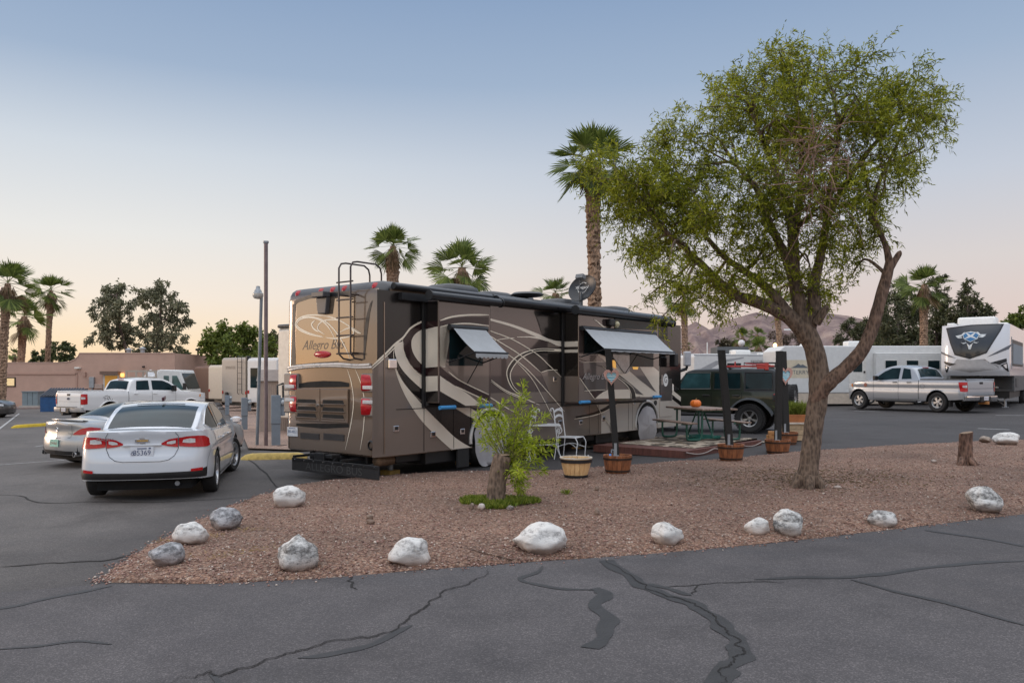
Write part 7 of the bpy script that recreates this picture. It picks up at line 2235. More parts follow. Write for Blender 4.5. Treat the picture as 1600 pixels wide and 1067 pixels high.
def half_barrel(label, px, py, r, h, m, group=None, pale=False, fill=CONC, z=None, taper=.8, D=None):
	b = GB(px, py) if D is None else Vector((P(px, py, D).x, D, gz(P(px, py, D).x)))
	root = thing('half_barrel', label, 'half barrel', b, 0, group)
	n = 18
	for k in range(n):
		a0 = 2 * PI * k / n + .012; a1 = 2 * PI * (k + 1) / n - .012
		mb = MB(); vs = []
		for z_, rr in ((0, r * taper), (h * .5, r * (.5 + taper / 2) * 1.03), (h, r)):
			for a in (a0, a1):
				for q in (0, -.022): vs.append(((rr + q) * math.cos(a), (rr + q) * math.sin(a), z_))
		f = []
		for i in (0, 4):
			f += [(i, i + 2, i + 6, i + 4), (i + 1, i + 5, i + 7, i + 3), (i, i + 4, i + 5, i + 1), (i + 2, i + 3, i + 7, i + 6)]
		f += [(8, 10, 11, 9), (0, 1, 3, 2)]
		mb.add(vs, f); mb.build('stave', m, root, bevel=.003)
	for z_, hh in ((.13 * h, .10 * h), (.80 * h, .11 * h)) if not pale else ((.07 * h, .13 * h), (.86 * h, .17 * h)):
		rr = r * (taper + (1 - taper) * z_ / h) + .006
		mb = MB(); mb.lathe([(rr - .004, z_ - hh / 2), (rr + .005, z_ - hh / 2), (rr + .008, z_ + hh / 2), (rr - .0, z_ + hh / 2)], 36)
		smooth_angle(mb.build('hoop', mat('rusty_hoop', (.05, .03, .022), .6, .4, var=.4) if not pale else BLACK, root), 40)
	mb = MB(); mb.lathe([(0, h * .86), (r * .9, h * .86)], 24); mb.build('soil', fill, root)
	if pale:
		mb = MB(); mb.lathe([(r - .02, h - .005), (r - .02, h + .012), (r + .008, h + .012), (r + .008, h - .005)], 36); smooth_angle(mb.build('rim', mat('pale_rim', (.62, .55, .45), .6), root), 30)
	return root, b
def post(label, b, px_top, py_top, w, group='black timber posts standing in half barrels', bracket=True):
	top = P(px_top, py_top, b.y)
	lean = top.x - b.x
	root = thing('timber_post', label, 'post', b, 0, group)
	h = top.z - b.z
	mb = MB()
	a = w / 2
	rows = []
	for i in range(9):
		f = i / 8; z = .14 + (h - .14) * f; x = lean * (z / h)
		rows.append([(x - a, -a, z), (x + a, -a, z), (x + a, a, z), (x - a, a, z)])
	mb.grid(rows, closed=True); mb.add(rows[-1], [(0, 1, 2, 3)])
	mb.build('timber', POSTM, root, bevel=.006)
	if bracket:
		mb = MB(); mb.boxb(-a - .012 + .03 * lean, -a + .03, -a - .01, -a + .0, .24, .50); mb.boxb(-a - .02, a * .3, -a - .012, -a - .0, .24, .30)
		mb.build('post_bracket', STEEL, root)
	return root, top
def heart(label, c, w, h, tilt, board=(.52, .30, .25)):
	"""wooden heart frame with a painted water scene"""
	root = thing('heart_sign', label, 'sign', c, 0, 'wooden heart signs')
	def hp(s, n=44):
		out = []
		for t in np.linspace(0, 2 * PI, n + 1)[:-1]:
			x = 16 * math.sin(t) ** 3 / 32; y = (13 * math.cos(t) - 5 * math.cos(2 * t) - 2 * math.cos(3 * t) - math.cos(4 * t) + 2.5) / 30
			out.append((x * s, y * s))
		return out
	R_ = Matrix.Rotation(tilt, 4, 'Z')
	mb = MB()
	o = hp(1); i = hp(.66)
	n = len(o)
	V = [(x * w, -.0, y * h) for x, y in o] + [(x * w, 0, y * h) for x, y in i] + [(x * w, -.03, y * h) for x, y in o] + [(x * w, -.03, y * h) for x, y in i]
	F = []
	for k in range(n):
		q = (k + 1) % n
		F += [(2 * n + k, 2 * n + q, 3 * n + q, 3 * n + k), (k, q, 2 * n + q, 2 * n + k), (n + q, n + k, 3 * n + k, 3 * n + q)]
	mb.add(V, F); mb.xf(R_)
	mb.build('frame', mat('rosy_wood', board, .75, var=.25, scale=18, bump=.3), root)
	m, t, b = new_mat('painted_water')
	co = t.node('ShaderNodeTexCoord').outputs['Object']
	wv = t.node('ShaderNodeTexWave', bands_direction='Z'); t.put(wv.inputs[0], co); wv.inputs['Scale'].default_value = 9; wv.inputs['Distortion'].default_value = 4
	t.put(b.inputs['Base Color'], t.ramp(wv.outputs[1], [(.2, (.06, .36, .50)), (.55, (.16, .55, .66)), (.8, (.70, .80, .82))]))
	b.inputs['Roughness'].default_value = .35
	mb = MB(); mb.add([(x * w * 1.02, -.010, y * h * 1.02) for x, y in i], [tuple(range(n))]); mb.xf(R_)
	mb.build('picture', m, root)
	mb = MB(); mb.boxb(-.03, .03, .0, .02, .1 * h, .3 * h); mb.xf(R_); mb.build('hanger', STEEL, root)
	# loosely brushed words across the picture
	mb = MB(); mb.text('welcome', .05, R_ @ Matrix.Translation((0, -.016, .09 * h)) @ Matrix.Rotation(PI / 2, 4, 'X'), .3, .9)
	mb.build('lettering', WHITE, root)
rt, b = half_barrel('pale new half barrel with black hoops and white flowers beside the iron chair', 900, 745, .255, .31, NEWBARREL, pale=True, fill=SOIL, taper=.68)
r_ = np.random.RandomState(2)
for k in range(8):
	mb = MB(); x, y = r_.uniform(-.17, .17, 2); mb.smooth = True
	for q in range(5):
		a = q * 1.257; mb.lathe([(0, .0), (.012, .004), (.0, .008)], 6, (x + .014 * math.cos(a), y + .014 * math.sin(a), .275 + r_.uniform(0, .02)))
	o = mb.build('blossom', mat('white_petal', (.70, .68, .72), .6), rt)
BG_ = 'dark stained half barrels holding posts'
rt, b1 = half_barrel('stained half barrel with a tap pipe, left of the four post barrels', 965, 738, .245, .30, OLDBARREL, BG_)
mb = MB(); mb.tube([(-.06, -.04, .2), (-.06, -.04, .40)], .018, 8); mb.tube([(-.06, -.04, .38), (-.11, -.06, .39), (-.11, -.06, .34)], .014, 8); mb.build('pipe', STEEL, rt)
mb = MB(); mb.smooth = True; mb.lathe([(0, .32), (.02, .32), (.022, .24), (.02, .20)], 8, (-.13, -.05, 0)); mb.build('spray_head', mat('blue_plastic', (.08, .25, .6), .4), rt)
p1, t1 = post('leaning black post with a heart sign, nearest the motorhome', b1, 950, 545, .098)
bx = P(955, 590, b1.y)
heart('pink framed heart sign with turquoise picture on the nearest black post', P(955, 590, b1.y - .065), .255, .28, 0)
rt, b2 = half_barrel('stained half barrel in front of the picnic table', 1142, 719, .25, .31, OLDBARREL, BG_)
post('leaning black post in front of the picnic table', b2, 1127, 547, .125)
rt, b3 = half_barrel('stained half barrel right of the off-roader wheel, front of two', 1215, 708, .27, .30, OLDBARREL, BG_)
post('upright black post by the spare wheel, front of two overlapping', b3, 1218, 548.5, .125)
rt, b4 = half_barrel('stained half barrel partly hidden behind the front one', 1229, 700, .27, .30, OLDBARREL, BG_, D=b3.y + 2.1)
post('upright black post by the spare wheel, rear of two overlapping', b4, 1223, 549, .14)
heart('small blue heart sign hanging on the rear black post', P(1227, 588, b4.y - .10), .34, .44, .0, (.45, .34, .30))
mb = MB(); c = GB(1207, 703)
mb.box((0, 0, .12), (.13, .13, .24)); mb.box((-.02, 0, .30), (.17, .12, .115), Matrix.Rotation(.2, 4, 'Z')); mb.box((-.01, -.01, .40), (.15, .11, .08), Matrix.Rotation(-.15, 4, 'Z'))
o = mb.build('wooden_block', mat('orange_wood', (.42, .20, .07), .7, var=.3, scale=14, bump=.4), None, bevel=.012); o.location = (P(1206, 0, b3.y + .5).x, b3.y + .5, gz(c.x)); tag(o, 'stacked orange wooden blocks behind the front post barrel', 'wood block')
# crate planter with grass
c = G(1243, 690); c = Vector((P(1244, 0, c.y + .4).x, c.y + .4, gz(c.x)))
root = thing('planter_box', 'pale wooden planter box behind the post barrels', 'planter', c)
mb = MB()
for k in range(3): mb.boxb(-.36, .36, -.30, -.27, .02 + k * .14, .15 + k * .14)
mb.boxb(-.36, .36, .27, .30, .02, .43)
mb.build('front_board', mat('pale_board', (.46, .33, .20), .8, var=.25, scale=12, bump=.3), root, bevel=.004)
mb = MB(); mb.boxb(-.36, -.33, -.27, .27, .02, .43); mb.build('end_board', mat('pale_board', ()), root)
mb = MB(); mb.boxb(.33, .36, -.27, .27, .02, .43); mb.build('end_board', mat('pale_board', ()), root)
mb = MB(); mb.boxb(-.40, .40, -.34, .34, .43, .47); mb.build('rim_board', mat('weathered_rim', (.55, .48, .40), .8, var=.2), root, bevel=.006)
pot = thing('trough', 'terracotta trough of feathery green grass on the planter box', 'flower pot', (c.x, c.y, c.z + .47))
mb = MB()
rows = [[(sx * w_, sy * d_, z) for sx, sy in ((-1, -1), (1, -1), (1, 1), (-1, 1))] for w_, d_, z in ((.28, .18, 0), (.33, .24, .2), (.31, .21, .2), (.29, .2, .14))]
mb.grid(rows, closed=True); mb.add(rows[-1], [(0, 1, 2, 3)]); mb.build('pot', mat('terracotta', (.42, .16, .06), .75, var=.2), pot, bevel=.01)
cs = r_.uniform(-1, 1, (2600, 3)) * (.3, .2, 0) + (0, 0, .14); dd = np.stack([cs[:, 0] * .5 + r_.normal(0, .3, 2600), r_.normal(0, .3, 2600), np.ones(2600)], 1)
V, F = leaves_np(cs, dd, .42, .010, r_, .35); np_mesh('foliage', V, F, leaf_mat('grass_leaf', [(.2, (.08, .11, .015)), (.5, (.19, .23, .035)), (.8, (.34, .36, .08))], .35), pot)
# ---------------------------------------------------------------- wrought iron set
IRON = mat('white_iron', (.66, .67, .68), .5, var=.08, bump=.15)
def iron_chair(label, p, rz, s=1.0):
	root = thing('iron_chair', label, 'chair', p, rz, 'white wrought iron chairs')
	r = .011
	# seat: slatted square; local -x is the back
	mb = MB(); w, d, h = .21, .21, .46
	mb.tube([(-d, -w, h), (d, -w, h), (d, w, h), (-d, w, h)], r, 6, close=True)
	for k in range(7):
		y = -w + 2 * w * (k + 1) / 8; mb.boxb(-d, d, y - .010, y + .010, h - .004, h + .004)
	mb.build('seat', IRON, root)
	for sy in (-1, 1):
		mb = MB(); mb.tube(crom([(d, sy * w, h), (d + .05, sy * (w + .01), h - .10), (d + .04, sy * (w + .02), .25), (d + .03, sy * (w + .02), .07), (d + .07, sy * (w + .03), .015), (d + .11, sy * (w + .03), .04), (d + .09, sy * (w + .03), .075)], 5), r, 6); mb.build('leg', IRON, root)
		mb = MB(); mb.tube(crom([(-d, sy * w, h), (-d - .02, sy * w, .25), (-d - .05, sy * (w + .02), .0)], 5), r, 6); mb.build('leg', IRON, root)
		mb = MB(); mb.tube(crom([(-d, sy * w, h), (-d - .04, sy * w, .75), (-d - .07, sy * w, 1.0), (-d - .10, sy * w, 1.06), (-d - .14, sy * w, 1.04), (-d - .13, sy * w, 1.0)], 5), r * 1.1, 6); mb.build('back_post', IRON, root)
	mb = MB()
	for z in (.98, .86):
		q = [(-d - .04 - (z - .75) * .12, w * t, z + .05 * (1 - t * t)) for t in np.linspace(-1, 1, 11)]
		mb.grid([[(x, y, zz - .025), (x, y, zz + .025)] for x, y, zz in q]); mb.grid([[(x + .006, y, zz - .025), (x + .006, y, zz + .025)] for x, y, zz in q])
	build_each(mb, 'back_rail', IRON, root)
	mb = MB()
	mb.tube(crom([(-d - .02, -w, .25), (0, -w * .3, .33), (d + .03, -w, .25)], 5), .007, 5); mb.tube(crom([(-d - .02, w, .25), (0, w * .3, .33), (d + .03, w, .25)], 5), .007, 5)
	build_each(mb, 'stretcher', IRON, root)
	return root
def iron_table(label, p):
	root = thing('iron_table', label, 'table', p)
	mb = MB(); w = .32; h = .72
	mb.tube([(-w, -w, h), (w, -w, h), (w, w, h), (-w, w, h)], .013, 6, close=True)
	for k in range(11):
		y = -w + 2 * w * (k + 1) / 12; mb.boxb(-w, w, y - .011, y + .011, h - .004, h + .004)
	mb.build('tabletop', IRON, root)
	for sx in (-1, 1):
		for sy in (-1, 1):
			mb = MB()
			mb.tube(crom([(sx * w, sy * w, h - .02), (sx * (w + .03), sy * w, h - .10), (sx * (w - .02), sy * w, h - .16), (sx * (w - .07), sy * w, h - .10), (sx * (w - .03), sy * w, h - .06)], 5), .010, 6)
			mb.tube(crom([(sx * w, sy * w, h - .02), (sx * (w - .05), sy * w * .9, .42), (sx * (w - .02), sy * w * .95, .15), (sx * (w + .06), sy * w * 1.05, 0)], 5), .010, 6)
			mb.build('leg', IRON, root)
	mb = MB(); mb.tube([(-w * .85, -w * .85, .3), (w * .85, w * .85, .3)], .009, 5); mb.tube([(-w * .85, w * .85, .3), (w * .85, -w * .85, .3)], .009, 5); mb.build('cross_brace', IRON, root)
	return root
D0 = G(900, 716).y
pc = G(896, 722); iron_chair('white wrought iron chair facing right behind the pale half barrel', (pc.x - .02, D0 - .1, gz(pc.x)), R(-28))
pc = G(850, 716); iron_table('white wrought iron table half hidden by the sapling shoots', (pc.x, D0 - .05, gz(pc.x)))
pc = G(815, 716); iron_chair('white wrought iron chair mostly hidden behind the sapling', (pc.x - .02, D0 - .2, gz(pc.x)), R(165))
mb = MB(); mb.smooth = True; mb.lathe([(0, 0), (.03, .0), (.04, .05), (.03, .08), (0, .09)], 12); o = mb.build('red_ornament', mat('red_glaze', (.5, .03, .02), .3), None); o.location = (G(806, 716).x + .02, D0 - .15, .78); tag(o, 'small red ornament on the hidden iron table edge', 'ornament')
bpy.data.objects.remove(o)
# ---------------------------------------------------------------- deck, rug, picnic table
DECKM = barrel_mat('deck_board', (.15, .055, .042), (.07, .028, .022))
def quad_of(l): return [G(*p) for p in l]
fl, fr = G(918, 710), G(1071, 716)           # front edge of the deck
br, bl = G(1190, 695), G(1000, 690)
deckroot = thing('deck', 'low reddish brown timber deck beside the motorhome', 'deck', (fr.x, fr.y, gz(fr.x)))
u = (br - fr); u.z = 0; u.normalize(); v = (fl - fr); v.z = 0; v.normalize()
perp = Vector((-u.y, u.x, 0)); perp = perp if perp.dot(v) > 0 else -perp
Ld = (br - fr).length * 1.0; Wd = 2.3
n = 16
for k in range(n):
	a = perp * (Wd * k / n + .004); b_ = perp * (Wd * (k + 1) / n - .004)
	mb = MB(); mb.prism([a + Vector((0, 0, .12)), b_ + Vector((0, 0, .12)), b_ + u * Ld + Vector((0, 0, .12)), a + u * Ld + Vector((0, 0, .12))], (0, 0, .03)); mb.build('deck_board', DECKM, deckroot)
mb = MB(); mb.prism([Vector((0, 0, 0)) - u * .02, u * Ld, u * Ld + perp * .03, perp * .03 - u * .02], (0, 0, .148)); mb.build('fascia_board', DECKM, deckroot)
mb = MB(); mb.prism([-u * .03, perp * Wd - u * .03, perp * Wd - u * .002, -u * .002], (0, 0, .148)); mb.build('fascia_board', DECKM, deckroot)
# the rug lies on top and laps over the far side
m, t, b = new_mat('camouflage_rug')
co = t.node('ShaderNodeTexCoord').outputs['Object']
nn = t.noise(co, 3.4, 2, .4); n2 = t.noise(co, 5.1, 2, .4)
c = t.ramp(nn, [(.0, (.05, .04, .03)), (.47, (.10, .07, .05)), (.5, (.38, .32, .25))], 'CONSTANT')
c = t.mix(t.ramp(n2, [(.0, (0, 0, 0)), (.58, (1, 1, 1))], 'CONSTANT'), c, (.16, .12, .08))
t.put(b.inputs['Base Color'], c); b.inputs['Roughness'].default_value = .95
mb = MB(); z0 = .158
rows = []
rl = random.Random(4)
for i in range(30):
	row = []
	for j in range(18):
		p = u * (Ld * (.16 + 1.05 * i / 29)) + perp * (.12 + (Wd + 1.6) * j / 17)
		zz = z0 + .006 * math.sin(i * 1.1) * math.sin(j * .8)
		if p.dot(perp) > Wd: zz = max(.02, z0 - (p.dot(perp) - Wd) * .9)
		if p.dot(u) > Ld: zz = max(.02, z0 - (p.dot(u) - Ld) * .9)
		row.append(p + Vector((0, 0, zz + max(0, gz(fr.x + p.x) - gz(fr.x)))))
	rows.append(row)
mb.smooth = True; mb.grid(rows)
rug = mb.build('rug', m, None); rug.location = deckroot.location; tag(rug, 'brown and cream camouflage patterned outdoor rug on the timber deck', 'rug')
mb = MB(); mb.smooth = True
w_ = [Vector((0, 0, .10)) - perp * .02 + u * (Ld * k / 12) + Vector((0, 0, -.07 * math.sin(PI * (k % 4) / 4))) for k in range(13)]
mb.tube(crom(w_, 4), .012, 5); o = mb.build('rope_light', mat('rope_grey', (.35, .30, .27), .6), None); o.location = deckroot.location + Vector((0, -.01, .02)); tag(o, 'thin pale rope light sagging along the deck edge', 'rope light')
def picnic():
	c = G(1098, 697); c = Vector((c.x, c.y + .25, gz(c.x) + .16))
	a = R(16)
	root = thing('picnic_table', 'green framed picnic table with weathered wooden top and benches', 'picnic table', c, a)
	WOODT = barrel_mat('weathered_plank', (.26, .18, .14), (.12, .08, .06))
	GREEN = mat('green_tube', (.02, .10, .07), .4, var=.25)
	Lx = .92   # top runs along local y (depth), width along x
	for k in range(5):
		x = -.37 + k * .185
		mb = MB(); mb.boxb(x - .088, x + .088, -Lx, Lx, .72, .762); mb.build('top_plank', WOODT, root, bevel=.006)
	for sx in (-1, 1):
		for k in range(2):
			x = sx * (.64 + .13 * k); mb = MB(); mb.boxb(x - .06, x + .06, -Lx, Lx, .41, .445); mb.build('bench_plank', WOODT, root, bevel=.006)
	for sy in (-.62, .62):
		fr_ = MB(); fr_.smooth = True
		for sx in (-1, 1):
			fr_.tube(crom([(sx * .30, sy, .72), (sx * .30, sy, .30), (sx * .32, sy, .08), (sx * .40, sy, .03), (sx * .62, sy, .03), (sx * .69, sy, .08), (sx * .70, sy, .41)], 5), .026, 8)
		smooth_angle(fr_.build('leg_frame', GREEN, root), 60)
		mb = MB(); mb.tube([(-.38, sy, .70), (.38, sy, .70)], .024, 8); mb.build('top_bearer', GREEN, root)
		for sx in (-1, 1):
			mb = MB(); mb.tube([(sx * .55, sy, .40), (sx * .82, sy, .40)], .022, 8); mb.build('bench_bearer', GREEN, root)
	for sy in (-1, 1):
		mb = MB(); mb.tube([(0, sy * .62, .06), (0, sy * .15, .70)], .02, 8); mb.build('brace', GREEN, root)
	return root, c, a
pt_, pc_, pa_ = picnic()
# pumpkin on the table
mb = MB(); mb.smooth = True
rows = []
for i in range(15):
	th = PI * i / 14
	rows.append([((.135 * (1 - .09 * abs(math.sin(4.5 * ph)) ** .7 * 1) * math.sin(th) ** .85) * math.cos(ph), (.135 * (1 - .09 * abs(math.sin(4.5 * ph)) ** .7) * math.sin(th) ** .85) * math.sin(ph), .10 - .10 * math.cos(th) * (1 - .25 * math.exp(-(math.sin(th) * 3) ** 2))) for ph in np.linspace(0, 2 * PI, 73)[:-1]])
mb.grid(rows, closed=True)
pk = thing('pumpkin', 'round orange pumpkin on the picnic table', 'pumpkin', (P(1087, 620, pc_.y - .3).x, pc_.y - .3, pc_.z + .763))
mb.build('fruit', mat('pumpkin_skin', (.72, .17, .02), .45, var=.12, scale=10, bump=.1), pk)
mb = MB(); mb.smooth = True; mb.tube([(0, 0, .17), (.005, 0, .20), (.02, 0, .225)], [.018, .012, .014], 7); mb.build('stalk', mat('stalk_brown', (.25, .16, .06), .8), pk)
# green hose heap under the table
mb = MB(); mb.smooth = True
q = [(.34 * math.cos(t * 2.1) * (1 + .2 * math.sin(t)), .18 * math.sin(t * 2.1), .02 + .012 * t * .4 + .02 * math.sin(3 * t)) for t in np.linspace(0, 14, 110)]
mb.tube(q, .014, 6); o = mb.build('hose', mat('teal_hose', (.01, .13, .10), .5), None); o.location = (pc_.x + .05, pc_.y - .3, pc_.z + .01); tag(o, 'coiled dark teal hose heaped under the picnic table', 'hose')
# ---------------------------------------------------------------- gravel pad, kerbs and hook-ups left of the motorhome
GREYM = gravel_mat('grey_gravel', .16)
pad = [(388, 703), (470, 706), (600, 700), (700, 660), (640, 630), (360, 612), (338, 622), (352, 642), (374, 668)]
mb = MB(); mb.poly([(G(*p).x, G(*p).y, gz(G(*p).x) + .05) for p in pad]); tag(mb.build('gravel_pad', GREYM), kind='structure')
YEL = mat('yellow_kerb_paint', (.50, .36, .11), .8, var=.3, scale=9, bump=.5)
def kerb(label, p0, p1, w, h, m, cat='kerb', name='kerb_stone'):
	a, b = G(*p0), G(*p1); d = (b - a); L = d.length
	o_ = MB(); rows = []
	for i, x in enumerate(np.linspace(0, L, 14)):
		e = .35 if i in (0, 13) else (.85 if i in (1, 12) else 1)
		rows.append([(x, -w / 2 * e, 0), (x, -w / 2 * e * .9, h * .7 * e), (x, -w * .3 * e, h * e), (x, w * .3 * e, h * e), (x, w / 2 * e, h * .7 * e), (x, w / 2 * e, 0)])
	o_.grid(rows); o_.add(rows[0], [tuple(range(6))]); o_.add(rows[-1], [tuple(range(6))])
	o = smooth_angle(o_.build(name, m, None), 40)
	o.location = (a.x, a.y, gz(a.x)); o.rotation_euler = (0, -math.atan2(gz(b.x) - gz(a.x), L), math.atan2(d.y, d.x)); tag(o, label, cat)
kerb('yellow painted kerb end in front of the gravel pad by the motorhome', (377, 718), (480, 716), .26, .13, YEL)
kerb('long yellow kerb line in front of the stucco wall', (18, 669), (92, 664), .22, .12, mat('bright_yellow_kerb', (.55, .38, .03), .8, var=.2))
kerb('black rubber edge strip beside the utility pedestal', (432, 700), (450, 698), .08, .06, RUBBER, 'edging', 'edging')
def pedestal(label, px, py, h, w):
	p = G(px, py)
	root = thing('hookup_pedestal', label, 'utility pedestal', (p.x, p.y, gz(p.x)), R(20), 'grey hook-up pedestals along the gravel pad')
	mb = MB(); mb.boxb(-w / 2, w / 2, -.09, .09, 0, h); mb.build('cabinet', mat('pedestal_grey', (.20, .235, .27), .5, .2, var=.1), root, bevel=.01)
	mb = MB(); mb.boxb(-w / 2 - .01, w / 2 + .01, -.11, .11, h * .45, h * 1.0); mb.build('socket_box', mat('pedestal_grey', ()), root, bevel=.012)
	mb = MB(); mb.smooth = True; mb.lathe([(0, 0), (.07, 0), (.075, .06), (.05, .09), (0, .095)], 14, (w / 2 + .07, -.02, h * .86), Matrix.Rotation(-PI / 2, 4, 'X') @ Matrix.Rotation(PI, 4, 'X')); mb.build('meter', mat('meter_glass', (.35, .38, .40), .2, coat=.6), root)
	mb = MB(); mb.boxb(w / 2, w / 2 + .12, -.06, .06, h * .6, h * .95); mb.build('meter_box', mat('pedestal_grey', ()), root, bevel=.01)
pedestal('grey pedestal nearest the rear corner of the motorhome', 431, 698, 1.35, .22)
pedestal('grey pedestal left of the two poles', 382, 673, 1.15, .2)
pedestal('grey pedestal farthest back by the trailers', 355, 648, 1.0, .2)
# tall bare pole and security light pole
p = G(415.5, 699)
root = thing('steel_pole', 'tall bare brownish steel pole left of the motorhome', 'pole', (p.x, p.y, gz(p.x)))
top = P(414.5, 378, p.y)
mb = MB(); mb.smooth = True; mb.tube([(0, 0, 0), (0, 0, top.z - p.z)], .052, 12); smooth_angle(mb.build('shaft', mat('primer_pole', (.17, .125, .125), .5, .3, var=.25, bump=.1), root), 40)
mb = MB(); mb.lathe([(.0, .03), (.07, .02), (.075, -.02), (.055, -.05)], 14, (0, 0, top.z - p.z)); smooth_angle(mb.build('cap', STEEL, root), 40)
p = G(401.5, 698)
root = thing('lamp_post', 'thin leaning grey pole carrying a security lamp', 'lamp post', (p.x, p.y, gz(p.x)))
q = P(408.5, 458, p.y) - Vector(root.location)
mb = MB(); mb.smooth = True; mb.tube([(0, 0, 0), q * .5, q], .042, 10); smooth_angle(mb.build('shaft', mat('pole_grey', (.19, .21, .23), .5, .3, var=.2), root), 40)
mb = MB(); mb.smooth = True
mb.lathe([(.0, .17), (.05, .16), (.06, .08), (.09, .05), (.10, .0), (.14, -.03)], 16, q + Vector((-.09, 0, .02))); mb.tube([q + Vector((-.02, 0, 0)), q + Vector((-.09, 0, .03))], .02, 6)
lh = smooth_angle(mb.build('lamp_head', STEEL, root), 40)
mb = MB(); mb.smooth = True; mb.lathe([(.135, -.03), (.14, -.10), (.10, -.16), (.0, -.18)], 16, q + Vector((-.09, 0, .02))); mb.build('lamp_lens', mat('frosted_lens', (.5, .47, .42), .3, coat=.4), lh)
# clutter by the pedestal
c = G(386, 664)
root = thing('hose_heap', 'red and grey hoses heaped on stones by the pedestals', 'hose', (c.x + .6, c.y + 1.2, gz(c.x) + .05))
mb = MB(); mb.smooth = True; mb.tube([(.35 * math.cos(t * 1.9) * (1 - .02 * t), .25 * math.sin(t * 1.9), .05 + .015 * t) for t in np.linspace(0, 13, 90)], .04, 6); mb.build('red_hose', mat('red_hose_skin', (.28, .05, .04), .6, var=.3), root)
mb = MB(); mb.smooth = True; mb.tube([(.5 + .4 * math.cos(t * 1.7), .1 + .2 * math.sin(t * 1.7), .04 + .008 * t) for t in np.linspace(0, 9, 60)], .035, 6); mb.build('grey_hose', BLACK, root)
